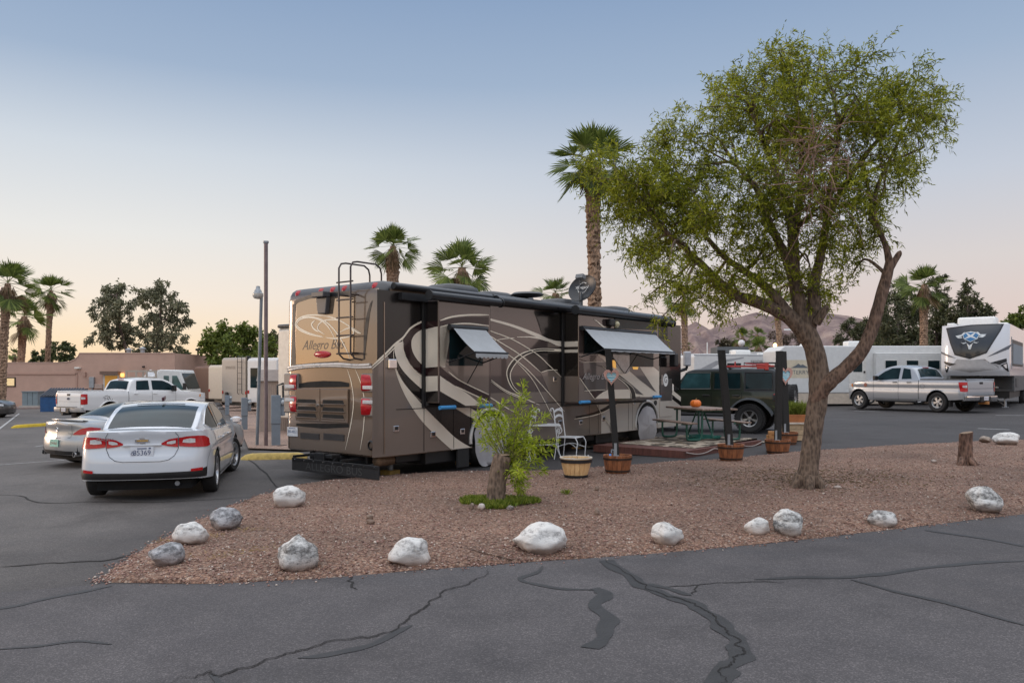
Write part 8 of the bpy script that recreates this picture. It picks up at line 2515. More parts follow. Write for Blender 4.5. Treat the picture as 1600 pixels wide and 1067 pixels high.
# ---------------------------------------------------------------- stucco building
def building():
	Dw = 58.0
	def W_(px, py): q = P(px, py, Dw); return Vector((q.x, 0, q.z))
	o = P(140, 587, Dw)
	root = thing('stucco_building', 'long low pinkish stucco building with a curved parapet step', 'building', (o.x, Dw, gz(o.x)))
	off = Vector((o.x, 0, gz(o.x)))
	st = mat('pink_stucco', (.46, .30, .235), .92, var=.10, scale=.8, bump=.35, bscale=30)
	prof = [(-160, 567), (96, 567), (108, 565.5), (117, 562), (122, 557), (124.5, 552), (273, 552), (273, 660), (-160, 660)]
	pts = [W_(x, y) - off for x, y in prof]
	for k in (-1, -2): pts[k].z = -.4
	mb = MB(); mb.prism(pts, (0, 9, 0)); mb.build('wall', st, root)
	trim = mat('stucco_trim', (.40, .255, .20), .9, var=.1)
	cap = mat('parapet_cap', (.56, .40, .32), .9, var=.08)
	mb = MB()
	q = [W_(x, y) - off for x, y in prof[:7]]
	mb.grid([[(p.x, -.04, p.z), (p.x, .3, p.z), (p.x, .3, p.z + .05), (p.x, -.04, p.z + .05)] for p in q], closed=True); mb.build('parapet_cap', cap, root)
	a, b = W_(-160, 584) - off, W_(120, 583) - off
	mb = MB(); mb.boxb(a.x, b.x, -.06, .0, a.z - .05, a.z + .06)
	c = W_(124, 610) - off
	mb.boxb(b.x - .06, b.x + .06, -.06, .0, c.z, b.z + .05); mb.build('string_course', trim, root)
	# door, canopy, lamp, boxes
	a, b = W_(164, 587) - off, W_(185, 625) - off
	mb = MB(); mb.boxb(a.x - .1, b.x + .1, -.08, -.0, 0, a.z + .1); dr = mb.build('door_frame', mat('door_frame_white', (.52, .49, .45), .6), root)
	mb = MB(); mb.boxb(a.x + .04, b.x - .04, -.10, -.04, .05, a.z); mb.build('door', mat('lit_door_glow', (.52, .26, .04), .5, emit=(1, .45, .05), estr=.12), root)  # orange colour and emission put on the door for the lit interior
	mb = MB(); a, b = W_(160, 580) - off, W_(188, 585) - off; mb.boxb(a.x, b.x, -.4, .0, b.z, a.z); mb.build('canopy', mat('canopy_brown', (.16, .10, .075), .8), root)
	c = W_(192.5, 586) - off
	mb = MB(); mb.box((c.x, -.12, c.z), (.20, .2, .26)); mb.build('wall_lamp', mat('lit_lamp', (1, .6, .2), .4, emit=(1, .50, .10), estr=2.2), root, bevel=.03)
	for (x0, y0, x1, y1), m, nm in (((141, 589, 148.5, 606), STEEL, 'meter_cabinet'), ((149.5, 600, 162, 607), mat('panel_buff', (.36, .27, .23), .7), 'vent_panel'), ((132, 581, 135, 588), trim, 'junction_box')):
		a, b = W_(x0, y0) - off, W_(x1, y1) - off; mb = MB(); mb.boxb(a.x, b.x, -.2, .0, b.z, a.z); mb.build(nm, m, root, bevel=.02)
	a = W_(145, 606) - off; mb = MB(); mb.tube([(a.x, -.1, .0), (a.x, -.1, a.z)], .05, 8); mb.build('conduit', STEEL, root)
	c = W_(123, 575) - off; mb = MB(); mb.box((c.x, -.15, c.z), (.36, .3, .12)); mb.build('strip_light', mat('lamp_white', (.7, .68, .62), .4), root, bevel=.03)
	c = W_(225, 573) - off; mb = MB(); mb.box((c.x, -.1, c.z), (.12, .2, .12)); mb.build('camera', BLACK, root)
	a, b = W_(2, 591) - off, W_(23, 602.5) - off
	mb = MB(); mb.boxb(a.x - .08, b.x + .08, -.05, .0, b.z - .08, a.z + .08); fw = mb.build('window', BLACK, root)
	mb = MB(); mb.boxb(a.x, b.x, -.07, -.04, b.z, a.z); mb.build('pane', mat('evening_window', (.75, .55, .30), .25, emit=(1, .72, .35), estr=.35), fw)
	for x, y in ((183, 550), (160, 552)):
		c = W_(x, y) - off; mb = MB(); mb.tube([(c.x, 4, c.z - 1), (c.x, 4, c.z + .35)], .16, 10); mb.lathe([(.0, .2), (.26, .05), (.26, 0), (.1, 0)], 12, (c.x, 4, c.z + .35)); mb.build('roof_vent', STEEL, root)
	# strip of paving along the wall
	mb = MB(); x0, x1 = W_(-160, 600).x, W_(280, 600).x
	mb.add([(x0, Dw - 3.2, gz(x0) + .10), (x1, Dw - 3.2, gz(x1) + .10), (x1, Dw, gz(x1) + .10), (x0, Dw, gz(x0) + .10)], [(0, 1, 2, 3)]); mb.add([(x0, Dw - 3.2, gz(x0)), (x1, Dw - 3.2, gz(x1)), (x1, Dw - 3.2, gz(x1) + .1), (x0, Dw - 3.2, gz(x0) + .1)], [(0, 1, 2, 3)])
	tag(mb.build('pavement', mat('pink_paving', (.24, .18, .16), .9, var=.2)), kind='structure')
	# utility cabinet
	a, b = P(40, 611, Dw - 1.6), P(64, 637, Dw - 1.6); z0 = gz(a.x) + .1
	cab = thing('utility_cabinet', 'blue-grey steel utility cabinet against the stucco wall', 'cabinet', ((a.x + b.x) / 2, Dw - 1.6, z0))
	w = (b.x - a.x) / 2; h = a.z - z0
	CG = mat('cabinet_blue_grey', (.17, .215, .235), .55, var=.1)
	mb = MB(); mb.boxb(-w, w, -.4, .4, .12, h - .06); mb.build('cabinet', CG, cab)
	mb = MB(); mb.boxb(-w - .05, w + .05, -.46, .46, h - .06, h); mb.build('lid', CG, cab)
	mb = MB(); mb.boxb(-w - .15, w + .15, -.5, .5, 0, .12); mb.build('plinth', CONC, cab)
	for x in (-w * .33, w * .33): mb = MB(); mb.boxb(x - .01, x + .01, -.405, -.398, .16, h - .08); mb.build('door_seam', DARK, cab)
	# dumpster
	a, b = P(73.5, 620, 50), P(126, 660, 50); z0 = gz(a.x)
	dp = thing('dumpster', 'blue steel dumpster with ribbed plastic lid behind the white pickup', 'dumpster', ((a.x + b.x) / 2, 50, z0), R(4))
	w = (b.x - a.x) / 2; BL = mat('dumpster_blue', (.015, .075, .20), .5, var=.2, bump=.15)
	zt = P(0, 617, 50).z - z0; zl = P(0, 607.5, 50).z - z0
	mb = MB(); mb.prism([(-w, -.75, 0), (w, -.75, 0), (w, -.75, zt - .1), (-w, -.75, zt - .1)], (0, 1.6, 0)); mb.build('bin', BL, dp)
	mb = MB(); mb.prism([(-w - .04, -.8, zt - .08), (-w - .04, .85, zt - .08), (-w - .04, .85, zl), (-w - .04, .5, zl)], (2 * w + .08, 0, 0)); lid = mb.build('lid', mat('lid_black_blue', (.022, .03, .05), .5), dp)
	mb = MB()
	for k in range(13):
		x = -w + 2 * w * (k + .5) / 13
		mb.prism([(x - .05, -.83, zt - .04), (x - .05, .5, zl + .04), (x + .03, .5, zl + .04), (x + .03, -.83, zt - .04)], (0, 0, .03))
	build_each(mb, 'lid_rib', mat('lid_black_blue', ()), lid)
	for s in (-1, 1): mb = MB(); mb.boxb(s * w - .12, s * w + .12, -.5, .1, zt * .45, zt * .62); mb.build('fork_pocket', BLACK, dp)
building()
# ---------------------------------------------------------------- white stake truck behind the pickup
def stake_truck():
	D = 47.0
	p = P(268, 640, D); root = thing('stake_truck', 'white cab-over truck with an open rack bed parked behind the pickup', 'truck', (p.x, D, gz(p.x)), 0)
	z = lambda y: P(0, y, D).z - gz(p.x); x = lambda q: P(q, 0, D).x - p.x
	WT = mat('truck_white', (.62, .62, .60), .4, var=.08)
	mb = MB(); prof = [(x(258), z(640)), (x(258), z(580)), (x(262), z(577.5)), (x(292), z(578.5)), (x(303), z(609)), (x(306), z(640))]
	mb.prism([(a, -1.05, b) for a, b in prof], (0, 2.1, 0)); mb.build('cab', WT, root, bevel=.06)
	for a, b, c in (((268, 587), (276, 608), 1), ((281, 587), (295, 608), 2)):
		mb = MB(); q = [(x(a[0]), -1.06, z(a[1])), (x(b[0]) - (.0 if c == 1 else .25), -1.06, z(a[1])), (x(b[0]) + (0 if c == 1 else .12), -1.06, z(b[1])), (x(a[0]), -1.06, z(b[1]))]
		mb.prism(q, (0, -.01, 0)); mb.build('side_window', glass('teal_glass2', (.04, .08, .08), .06), root)
	mb = MB(); q = [(x(293.6), z(583)), (x(302.5), z(607))]; mb.add([(q[0][0] + .03, -.9, q[0][1]), (q[0][0] + .03, .9, q[0][1]), (q[1][0] + .03, .9, q[1][1]), (q[1][0] + .03, -.9, q[1][1])], [(0, 1, 2, 3)]); mb.build('windscreen', GLASS, root)
	mb = MB(); mb.boxb(x(300), x(304), -1.35, -1.15, z(608), z(598)); mb.build('wing_mirror', BLACK, root, bevel=.02)
	mb = MB(); mb.boxb(x(205), x(258), -1.05, 1.05, z(628), z(622)); mb.build('flatbed', BLACK, root)
	RK = mat('rack_buff', (.40, .34, .28), .7, var=.15)
	mb = MB()
	for yy in (-1.05, 1.05):
		for qy in (580, 590, 600, 610): mb.boxb(x(211), x(257), yy - .02, yy + .02, z(qy) - .05, z(qy) + .05)
		for qx in (211, 226, 242, 256): mb.boxb(x(qx) - .04, x(qx) + .04, yy - .04, yy + .04, z(624), z(579))
	mb.boxb(x(211) - .03, x(211) + .03, -1.05, 1.05, z(581), z(579.5)); mb.boxb(x(256) - .03, x(256) + .03, -1.05, 1.05, z(581), z(579.5))
	mb.build('stake_rack', RK, root)
	mb = MB(); mb.smooth = True
	rows = [[(x(228) + (x(257) - x(228)) * i / 12, .9 * math.cos(t), z(622) + (z(582) - z(622)) * math.sin(t) * (1 - .12 * math.cos(i * 1.1))) for t in np.linspace(0, PI, 14)] for i in range(13)]
	mb.grid(rows); mb.add(rows[0], [tuple(range(14))]); mb.build('load', mat('white_sheeting', (.55, .55, .56), .6, var=.1), root)
	for q in (225, 296):
		for yy in (-.9, .9): wheel(root, x(q), yy, .42, .28, .22, 5, 'steel', WHITE)
stake_truck()
# ---------------------------------------------------------------- travel trailers
def trailer(label, loc, ang, L, W, z0, z1, m, name='travel_trailer', cat='trailer', nose=0.0, stripes=(), wins=(), doors=(), ac=True, skirt=None, end_m=None, ladder=False, text=None, rearwin=None, extra=None):
	"""local x along the length (0 = rear), y left; the wall at y = +-W/2"""
	root = thing(name, label, cat, loc, ang)
	mb = MB(); h = W / 2
	prof = [(0, z0), (0, z1 - .12), (.10, z1), (L - .3 - nose, z1), (L - nose * .4, z1 - .25), (L, z0 + (z1 - z0) * .35), (L - .15 - nose * .3, z0)]
	mb.prism([(x, -h, z) for x, z in prof], (0, W, 0))
	body = mb.build('body', [m], root, bevel=.05, seg=3)
	g = MB()
	mats = [SMOKE, BEIGE, BLACK, WHITE, mat('trailer_grey', (.30, .30, .31), .5), mat('trailer_blue', (.06, .12, .22), .4)]
	for s, mi, pts in stripes:
		g.m = mi; g.poly([(x, s * (h + .004), z) for x, z in pts])
	if g.v: build_each(g, 'side_stripe', mats, root)
	for s, x0, x1, a, b in wins:
		mb = MB(); mb.boxb(x0 - .04, x1 + .04, min(s * h, s * (h + .02)), max(s * h, s * (h + .02)), a - .04, b + .04); f = mb.build('window', BLACK, root, bevel=.01)
		mb = MB(); mb.boxb(x0, x1, min(s * h, s * (h + .028)), max(s * h, s * (h + .028)), a, b); mb.build('pane', GLASS, f)
	for s, x0, x1, a, b, dm in doors:
		mb = MB(); mb.boxb(x0, x1, min(s * h, s * (h + .025)), max(s * h, s * (h + .025)), a, b); d = mb.build('door', dm, root, bevel=.012)
		mb = MB(); mb.boxb(x0 + .06, x0 + .14, min(s * h, s * (h + .06)), max(s * h, s * (h + .06)), (a + b) / 2 - .1, (a + b) / 2); mb.build('handle', BLACK, d)
	if ac:
		mb = MB(); mb.boxb(L * .45, L * .45 + .9, -.35, .35, z1, z1 + .28); mb.build('air_conditioner', WHITE, root, bevel=.07)
		mb = MB(); mb.boxb(L * .7, L * .7 + .4, -.2, .2, z1, z1 + .12); mb.build('roof_vent', WHITE, root, bevel=.03)
	mb = MB()
	mb.boxb(.3, L - .5, -h + .2, h - .2, z0 - .2, z0); mb.build('chassis', BLACK, root)
	for x in (L * .38, L * .38 + .8):
		for s in (-1, 1): wheel(root, x, s * (h - .12), .33, .2, .2, 5, 'steel', WHITE)
	if skirt:
		mb = MB(); mb.boxb(.2, L - .4, -h + .03, h - .03, .02, z0); mb.build('skirting', skirt, root)
	if ladder:
		mb = MB()
		for y in (-.45, -.85): mb.tube([(.0, y, z1 + .1), (-.1, y, z1), (-.1, y, z0 + .5), (0, y, z0 + .45)], .016, 6)
		for k in range(7): mb.tube([(-.1, -.45, z0 + .7 + k * .3), (-.1, -.85, z0 + .7 + k * .3)], .013, 6)
		mb.build('ladder', BLACK, root)
	if rearwin:
		y0, y1, a, b = rearwin
		mb = MB(); mb.boxb(-.02, .0, y0, y1, a, b); mb.build('rear_window', GLASS, root, bevel=.01)
	for y in (-h + .12, h - .12):
		for k in (0, 1):
			mb = MB(); mb.boxb(-.025, .0, y - .06, y + .06, z0 + .45 + k * .0, z0 + .62); lamp = mb.build('tail_lamp', REDLENS, root, bevel=.01) if k == 0 else None
	if text:
		s_, size, M, c = text
		mb = MB(); mb.text(s_, size, M, 0, 1.0); mb.build('lettering', c, root)
	if extra: extra(root, h)
	return root
CREAMT = mat('trailer_cream', (.50, .43, .35), .5, var=.06, bump=.05)
BEIGET = mat('trailer_beige', (.36, .31, .265), .5, var=.06)
BROWNT = mat('trailer_brown', (.15, .075, .05), .6, var=.15)
WHITET = mat('trailer_white', (.60, .59, .58), .45, var=.06)
RT = lambda y, z, x=-.03: Matrix.Translation((x, y, z)) @ Matrix.Rotation(-PI / 2, 4, 'Z') @ Matrix.Rotation(PI / 2, 4, 'X')
def place(px, D): q = P(px, 600, D); return (q.x, D, gz(q.x))
# beige trailer with its back to the camera and name high on the rear wall
trailer('beige trailer showing its rear wall, ladder and black corner trim', place(366, 44), R(52), 8.5, 2.45, .55, 3.0, BEIGET, ladder=True,
		text=('SPRINTER', .22, RT(.35, 2.45), mat('faded_lettering', (.16, .13, .11), .5)),
		extra=lambda r, h: [MB().boxb(-.012, .25, -h - .012, -h + .16, .55, 3.06).build('corner_trim', BLACK, r, bevel=.03), MB().boxb(-.14, -.02, .5, .75, .6, 1.1).build('spare_wheel_box', BLACK, r, bevel=.05)])
trailer('white trailer beside the beige one with one dark rear window', place(409, 40), R(52), 8.0, 2.5, .6, 2.85, WHITET, rearwin=(.35, .95, 1.35, 2.35), ladder=False)
trailer('narrow cream trailer left of the beige trailer', place(341, 49), R(52), 7.0, 2.2, .6, 2.7, CREAMT, stripes=[(-1, 0, [(.3, 1.2), (6, 1.2), (6, 1.35), (.3, 1.35)])])
trailer('brown box trailer farthest left of the row', place(320, 55), R(52), 6.0, 2.5, .5, 2.75, BROWNT, ac=False, wins=[(-1, 1.0, 2.0, 1.4, 2.2)])
# small beige storage shed
p = G(405, 668); p = Vector((P(408, 0, 27).x, 27, 0))
sh = thing('storage_shed', 'ribbed beige storage shed between pole and motorhome', 'shed', (p.x, p.y, gz(p.x)), R(10))
mb = MB()
for k in range(16): mb.boxb(.0 + k * .065, k * .065 + .058, -.5, .5, .05, 1.72)
build_each(mb, 'wall_rib', mat('shed_beige', (.36, .28, .23), .7, var=.1), sh)
mb = MB(); mb.prism([(-.08, -.58, 1.72), (1.1, -.58, 1.72), (1.1, 0, 2.1), (-.08, 0, 2.1)], (0, .02, 0)); mb.prism([(-.08, .6, 1.72), (1.1, .6, 1.72), (1.1, 0, 2.1), (-.08, 0, 2.1)], (0, .02, 0)); mb.boxb(-.05, 1.07, -.5, .5, 1.70, 1.73); mb.build('roof', mat('shed_roof', (.25, .21, .19), .8), sh)
# coach whose tail shows past the motorhome's left edge
def coach_extra(r, h):
	M_ = mat('coach_black', (.012, .012, .013), .3, coat=.5)
	MB().boxb(-.03, .3, -h - .02, -h + .10, .5, 3.5).build('corner_trim', M_, r, bevel=.04)
	MB().boxb(-.04, .3, -h, h, 3.40, 3.52).build('roof_trim', M_, r, bevel=.05)
	MB().boxb(-.03, .0, -h + .1, -h + .35, 2.0, 2.4).build('marker_panel', AMBER, r)
	mb = MB()
	for y in (.55, .85): mb.tube([(-.02, y, .7), (-.25, y, .8), (-.28, y, 1.55), (-.05, y, 1.62)], .035, 8)
	build_each(mb, 'bike_rack_arm', BLACK, r, 60)
trailer('pale coach with black edge trim just behind the motorhome left side', (-6.65, 25.2, gz(-6.6)), R(51), 9.0, 2.45, .5, 3.45, mat('coach_cream', (.62, .56, .48), .35, coat=.5), name='coach', cat='motorhome', extra=coach_extra, ac=False)
# ---------------------------------------------------------------- right-hand side
def white_camper_extra(r, h): pass
trailer('white caravan with grey swoosh behind the off-roader windscreen', place(1072, 44), R(8), 6.0, 2.4, .5, 2.75, WHITET, stripes=[(-1, 4, [(.2, 1.9), (1.2, 2.4), (2.8, 2.62), (2.8, 2.55), (1.4, 2.25), (.5, 1.7)]), (-1, 5, [(.2, 1.5), (2.2, 1.9), (4.5, 2.0), (4.5, 1.9), (2.2, 1.75), (.3, 1.3)]), (-1, 4, [(0, 2.68), (6, 2.68), (6, 2.74), (0, 2.74)])], wins=[(-1, 1.9, 2.6, 1.85, 2.25), (-1, 3.6, 4.6, 1.6, 2.2)], text=('SPYDER', .24, Matrix.Translation((3.6, -1.215, 2.35)) @ Matrix.Rotation(PI / 2, 4, 'X'), mat('faded_lettering', ())))
trailer('large white trailer with faint name behind the motorhome nose', place(1046, 52), R(4), 9, 2.5, .5, 3.0, WHITET, text=('KINGSDALE', .30, Matrix.Translation((1.0, -1.265, 2.2)) @ Matrix.Rotation(PI / 2, 4, 'X'), mat('faded_lettering', ())), ac=True)
# silver rolled satellite cover / mirror beside nose
p = P(1073, 600, 25); root = thing('covered_mirror', 'silver cloth cover on an arm beside the off-roader bonnet', 'mirror cover', (p.x, 25, gz(p.x) + 0))
z = lambda y: P(0, y, 25).z - gz(p.x)
mb = MB(); mb.boxb(-.10, .12, -.1, .1, z(572), z(549)); mb.build('cover', mat('silver_cloth', (.42, .42, .44), .5, .3, var=.15, bump=.6, bscale=12), root, bevel=.04)
mb = MB(); mb.smooth = True; mb.tube([(-.36, 0, z(582)), (0.0, 0, z(576))], .05, 8); mb.tube([(.0, 0, z(576)), (.02, 0, z(560))], .04, 8); mb.tube([(-.36, 0, z(582)), (-.36, 0, 0)], .03, 8); mb.build('arm', BLACK, root)
def site_office():
	D = 52.0
	a, b = P(1172, 550, D), P(1285, 550, D)
	root = thing('site_office', 'long flat white panelled building with an open brown carport bay', 'building', (a.x, D, gz(a.x)), R(-4))
	Wd = b.x - a.x + 3; zt = P(0, 552, D).z - gz(a.x)
	WP = mat('white_panel', (.60, .58, .55), .6, var=.05)
	zm = P(0, 574, D).z - gz(a.x)
	mb = MB(); mb.boxb(0, Wd, 0, 6, zm, zt); mb.build('fascia', WP, root)
	xa, xb = P(1226, 0, D).x - a.x, P(1262, 0, D).x - a.x
	mb = MB(); mb.boxb(0, xa, 0, 6, 0, zm); mb.build('wall', WP, root)
	mb = MB(); mb.boxb(xb, Wd, 0, 6, 0, zm); mb.build('wall', WP, root)
	mb = MB(); mb.boxb(xa, xb, 2.0, 6, 0, zm); mb.build('bay_back', mat('bay_brown', (.10, .065, .045), .8, var=.2), root)
	for x0, x1 in ((xa + .1, xa + .9), (xa + 1.05, xb - .08)):
		mb = MB(); mb.boxb(x0, x1, .3, .4, .1, zm - .1); mb.build('door', mat('brown_door', (.15, .085, .05), .6, var=.3, scale=3), root, bevel=.01)
	mb = MB()
	for k in range(1, 8): mb.boxb(Wd * k / 8 - .015, Wd * k / 8 + .015, -.02, .0, zm, zt - .05)
	build_each(mb, 'panel_seam', mat('seam_grey', (.30, .30, .30), .6), root)
	mb = MB(); mb.boxb(-.15, Wd + .15, -.25, 6.2, zt, zt + .08); mb.build('roof', mat('office_roof', (.5, .49, .47), .6), root)
	mb = MB(); mb.tube([(xa, -.02, 0), (xa, -.02, zm)], .03, 6); mb.tube([(xb, -.02, 0), (xb, -.02, zm)], .03, 6); build_each(mb, 'downpipe', mat('teal_pipe', (.06, .16, .14), .5), root)
	c = P(1166, 556, D); mb = MB(); mb.boxb(-2.0, .0, .5, 3, zt - .55, zt + .55 - .1); mb.build('roof_unit', mat('roof_unit_grey', (.08, .085, .09), .6), root)
	mb = MB(); x = P(1241, 545, D).x - a.x; mb.smooth = True; mb.lathe([(0, .35), (.8, .3), (1.1, .05), (1.1, 0)], 20, (x, 2, zt + .08)); mb.build('roof_dome', BLACK, root)
site_office()
def right_trailer():
	D = 38.5
	a = R(150)
	p = P(1466, 640, 41); L = 8.6
	ribs = mat('ribbed_white_siding', (.60, .60, .59), .45, var=.06)
	if 'ribs_done' not in _M:
		t = NT(ribs); b = t.n['Principled BSDF']
		w = t.node('ShaderNodeTexWave', bands_direction='Z'); t.put(w.inputs[0], t.node('ShaderNodeTexCoord').outputs['Object']); w.inputs['Scale'].default_value = 3.2
		t.put(b.inputs['Normal'], t.bump(w.outputs[1], .14, .02)); _M['ribs_done'] = 1
	DW = mat('door_white', (.64, .62, .58), .4)
	def ex(r, h):
		for x in (1.3, 2.2, 3.15):
			pass
		MB().boxb(.4, 3.9, h, h + .35, 1.0, 2.55).build('slide_out', ribs, r, bevel=.03)
		for x0 in (.8, 1.85, 2.9):
			f = MB().boxb(x0 - .04, x0 + .6, h + .345, h + .37, 1.7, 2.2).build('window', mat('pale_frame', (.6, .6, .58), .5), r)
			MB().boxb(x0, x0 + .56, h + .36, h + .38, 1.74, 2.16).build('pane', GLASS, f)
		# mountain emblem on the side near the nose
		m = mat('emblem_grey', (.10, .12, .14), .5)
		q = [(8.0, 1.80), (7.75, 1.92), (7.62, 2.02), (7.5, 1.94), (7.4, 1.98), (7.2, 1.86), (7.05, 1.80)]
		MB().poly([(x, h + .006, z) for x, z in q]).build('emblem', m, r)
		MB().text('TERRY', .28, Matrix.Translation((7.5, h + .008, 1.58)) @ Matrix.Rotation(PI, 4, 'Z') @ Matrix.Rotation(PI / 2, 4, 'X')).build('lettering', m, r)
		MB().poly([(8.25, h + .004, 1.3), (6.6, h + .004, 1.3), (6.6, h + .004, 2.2), (8.25, h + .004, 2.2)]).build('cream_panel', mat('cream_panel', (.55, .48, .36), .5), r)
		mb = MB(); mb.tube([(6.9, .3, 2.9), (6.9, .3, 3.0), (7.1, .3, 3.75)], .04, 6); mb.boxb(6.7, 8.0, .27, .33, 3.72, 3.80); mb.build('tv_aerial', WHITE, r)
		mb = MB(); mb.smooth = True; mb.lathe([(0, .25), (.3, .2), (.42, .05), (.42, 0)], 16, (6.8, .3, 2.88)); mb.build('aerial_base', WHITE, r)
	trailer('white ribbed caravan with mountain emblem behind the silver pickup', (p.x, 41, gz(p.x)), R(180 + 6), L, 2.5, .55, 2.9, ribs, name='caravan', cat='caravan', wins=[], doors=[(1, 4.25, 5.1, .7, 2.6, DW)], skirt=mat('lattice_skirt', (.50, .42, .34), .8, var=.15), extra=lambda r, h: ex(r, h)) if False else None
	# the wall facing the camera is local +y when the caravan is turned round
	r = trailer('white ribbed caravan with mountain emblem behind the silver pickup', (p.x, 41, gz(p.x)), R(180), L, 2.5, .55, 2.9, ribs, name='caravan', cat='caravan', doors=[(1, 4.25, 5.1, .7, 2.6, DW)], wins=[(1, 4.45, 4.9, 1.6, 2.25)], skirt=mat('lattice_skirt', (.50, .42, .34), .8, var=.15), extra=ex)
right_trailer()
def fifth_wheel():
	"""local +x is the nose, facing the camera's left"""
	f = Vector((-.60, -.80, 0)); a = math.atan2(f.y, f.x)
	D = 34.0
	c = P(1522, 585, D)
	root = thing('fifth_wheel_trailer', 'white fifth-wheel trailer with black shield front and horned emblem', 'trailer', (c.x, c.y, gz(c.x)), a)
	zb = P(0, 587, D).z - gz(c.x); zt = P(0, 507, D).z - gz(c.x); h = 1.27
	WF = paint('fifth_wheel_white', (.66, .66, .68), 0, .3, dirt=.0)
	# nose cap: loft over height with plan curvature
	def fx(y, z):
		t = (z - zb) / (zt - zb)
		return .25 - .34 * (y / h) ** 2 - .10 * (abs(y) / h) ** 6 - (.75 * max(0, t - .45) ** 1.6 * .9) - .18 * max(0, .12 - t) / .12
	ys = np.linspace(-h, h, 33); zs = np.linspace(zb, zt, 30)
	mb = MB(); mb.smooth = True
	mb.grid([[(fx(y, z), y, z) for y in ys] for z in zs])
	for s in (-1, 1):
		mb.grid([[(fx(s * h, z), s * h, z), (-11, s * h, z)] for z in zs])
	mb.grid([[(fx(y, zt), y, zt) for y in ys], [(-11, y, zt) for y in ys]])
	mb.grid([[(fx(y, zb), y, zb) for y in ys], [(-2.6, y, zb) for y in ys]])
	smooth_angle(mb.build('body', WF, root, weld=.001), 40)
	mb = MB(); mb.boxb(-11, -2.4, -h + .01, h - .01, .75, zb + .01); mb.build('lower_body', mat('fw_dark_grey', (.075, .078, .083), .5, var=.1), root, bevel=.03)
	mb = MB(); mb.boxb(-11, -2.45, -h + .2, h - .2, .45, .75); mb.build('chassis', BLACK, root)
	def U(px, py):
		"""photo pixel -> (y, z) on the front"""
		z = zt + (zb - zt) * (py - 507) / (587 - 507); y = -h + 2 * h * (px - 1465) / (1573 - 1465) ; return (y, z)
	def F(l): return [U(1440 + x * .15, 480 + y * .15) for x, y in l]
	def sheet_(pts, off, m, name, parent=root):
		b = bmesh.new(); f_ = b.faces.new([b.verts.new((0, y, z)) for y, z in pts]); bmesh.ops.triangulate(b, faces=[f_])
		for q in np.arange(-h, h, .09): bmesh.ops.bisect_plane(b, geom=b.verts[:] + b.edges[:] + b.faces[:], plane_co=(0, q, 0), plane_no=(0, 1, 0))
		for q in np.arange(zb, zt, .09): bmesh.ops.bisect_plane(b, geom=b.verts[:] + b.edges[:] + b.faces[:], plane_co=(0, 0, q), plane_no=(0, 0, 1))
		b.verts.index_update()
		mm = MB(); mm.smooth = True
		mm.add([(fx(v.co.y, v.co.z) + off, v.co.y, v.co.z) for v in b.verts], [tuple(v.index for v in f.verts) for f in b.faces]); b.free()
		return mm.build(name, m, parent)
	SH = paint('shield_black', (.02, .021, .025), 0, .3, .6, dirt=0)
	# left/right in the picture: +y local is to the image right or left? computed below by the heading
	sheet_(F([(215, 205), (500, 182), (830, 178), (800, 250), (665, 480), (490, 540), (325, 495), (270, 370)]), .012, BLACK, 'shield_edge')
	sh_ = sheet_(F([(240, 222), (500, 195), (808, 190), (780, 255), (655, 468), (490, 525), (338, 485), (285, 370)]), .02, SH, 'front_shield')
	GR = mat('fw_grey_stripe', (.11, .115, .13), .4)
	SILV = mat('fw_silver', (.36, .35, .35), .5)
	sheet_(F([(165, 455), (250, 490), (340, 530), (250, 512), (165, 475)]), .012, GR, 'side_stripe'); sheet_(F([(665, 522), (860, 415), (920, 380), (880, 440), (760, 490)]), .012, GR, 'side_stripe')
	sheet_(F([(350, 540), (490, 550), (640, 540), (690, 580), (830, 600), (800, 640), (490, 680), (270, 640), (300, 600)]), .008, SILV, 'lower_panel')
	for l in ([(195, 560), (345, 592), (270, 612), (215, 590)], [(700, 580), (860, 535), (862, 570), (790, 600)]): sheet_(F(l), .012, BLACK, 'lamp_surround')
	for l in ([(210, 600), (262, 622), (240, 675), (222, 680)], [(800, 605), (865, 575), (880, 670), (868, 668)]): sheet_(F(l), .014, BLACK, 'lamp_surround')
	for l in ([(222, 615), (245, 625), (236, 655), (226, 645)], [(828, 605), (858, 590), (864, 640), (848, 632)]): sheet_(F(l), .024, CLEARLENS, 'headlamp')
	# emblem: shield with a saltire between horns
	EM = mat('emblem_silver', (.60, .62, .62), .35, .3); EB = mat('emblem_blue', (.04, .16, .34), .35)
	em = sheet_(F([(405, 285), (440, 262), (495, 252), (550, 262), (588, 285), (570, 330), (495, 365), (425, 330)]), .03, EM, 'emblem', sh_)
	for l in ([(415, 290), (445, 268), (470, 300), (430, 325)], [(455, 264), (535, 264), (495, 290)], [(548, 268), (580, 290), (560, 325), (520, 300)], [(440, 332), (495, 312), (552, 332), (495, 358)]): sheet_(F(l), .038, EB, 'emblem_field', em)
	for l in ([(330, 295), (360, 312), (400, 300), (420, 275), (440, 255), (420, 262), (395, 285), (360, 290)], [(660, 285), (630, 308), (590, 300), (570, 275), (555, 255), (575, 262), (600, 285), (630, 285)], [(335, 305), (370, 322), (410, 318), (400, 308), (365, 310)], [(655, 300), (620, 318), (580, 316), (590, 306), (625, 305)], [(388, 362), (420, 382), (455, 372), (440, 352), (450, 366), (415, 372)], [(590, 360), (560, 378), (530, 370), (545, 352), (535, 364), (565, 370)], [(430, 335), (445, 360), (470, 390), (488, 430), (478, 440), (500, 440), (492, 430), (515, 390), (535, 360), (552, 335), (520, 375), (487, 400), (455, 372)]): sheet_(F(l), .034, EM, 'emblem_horn', em)
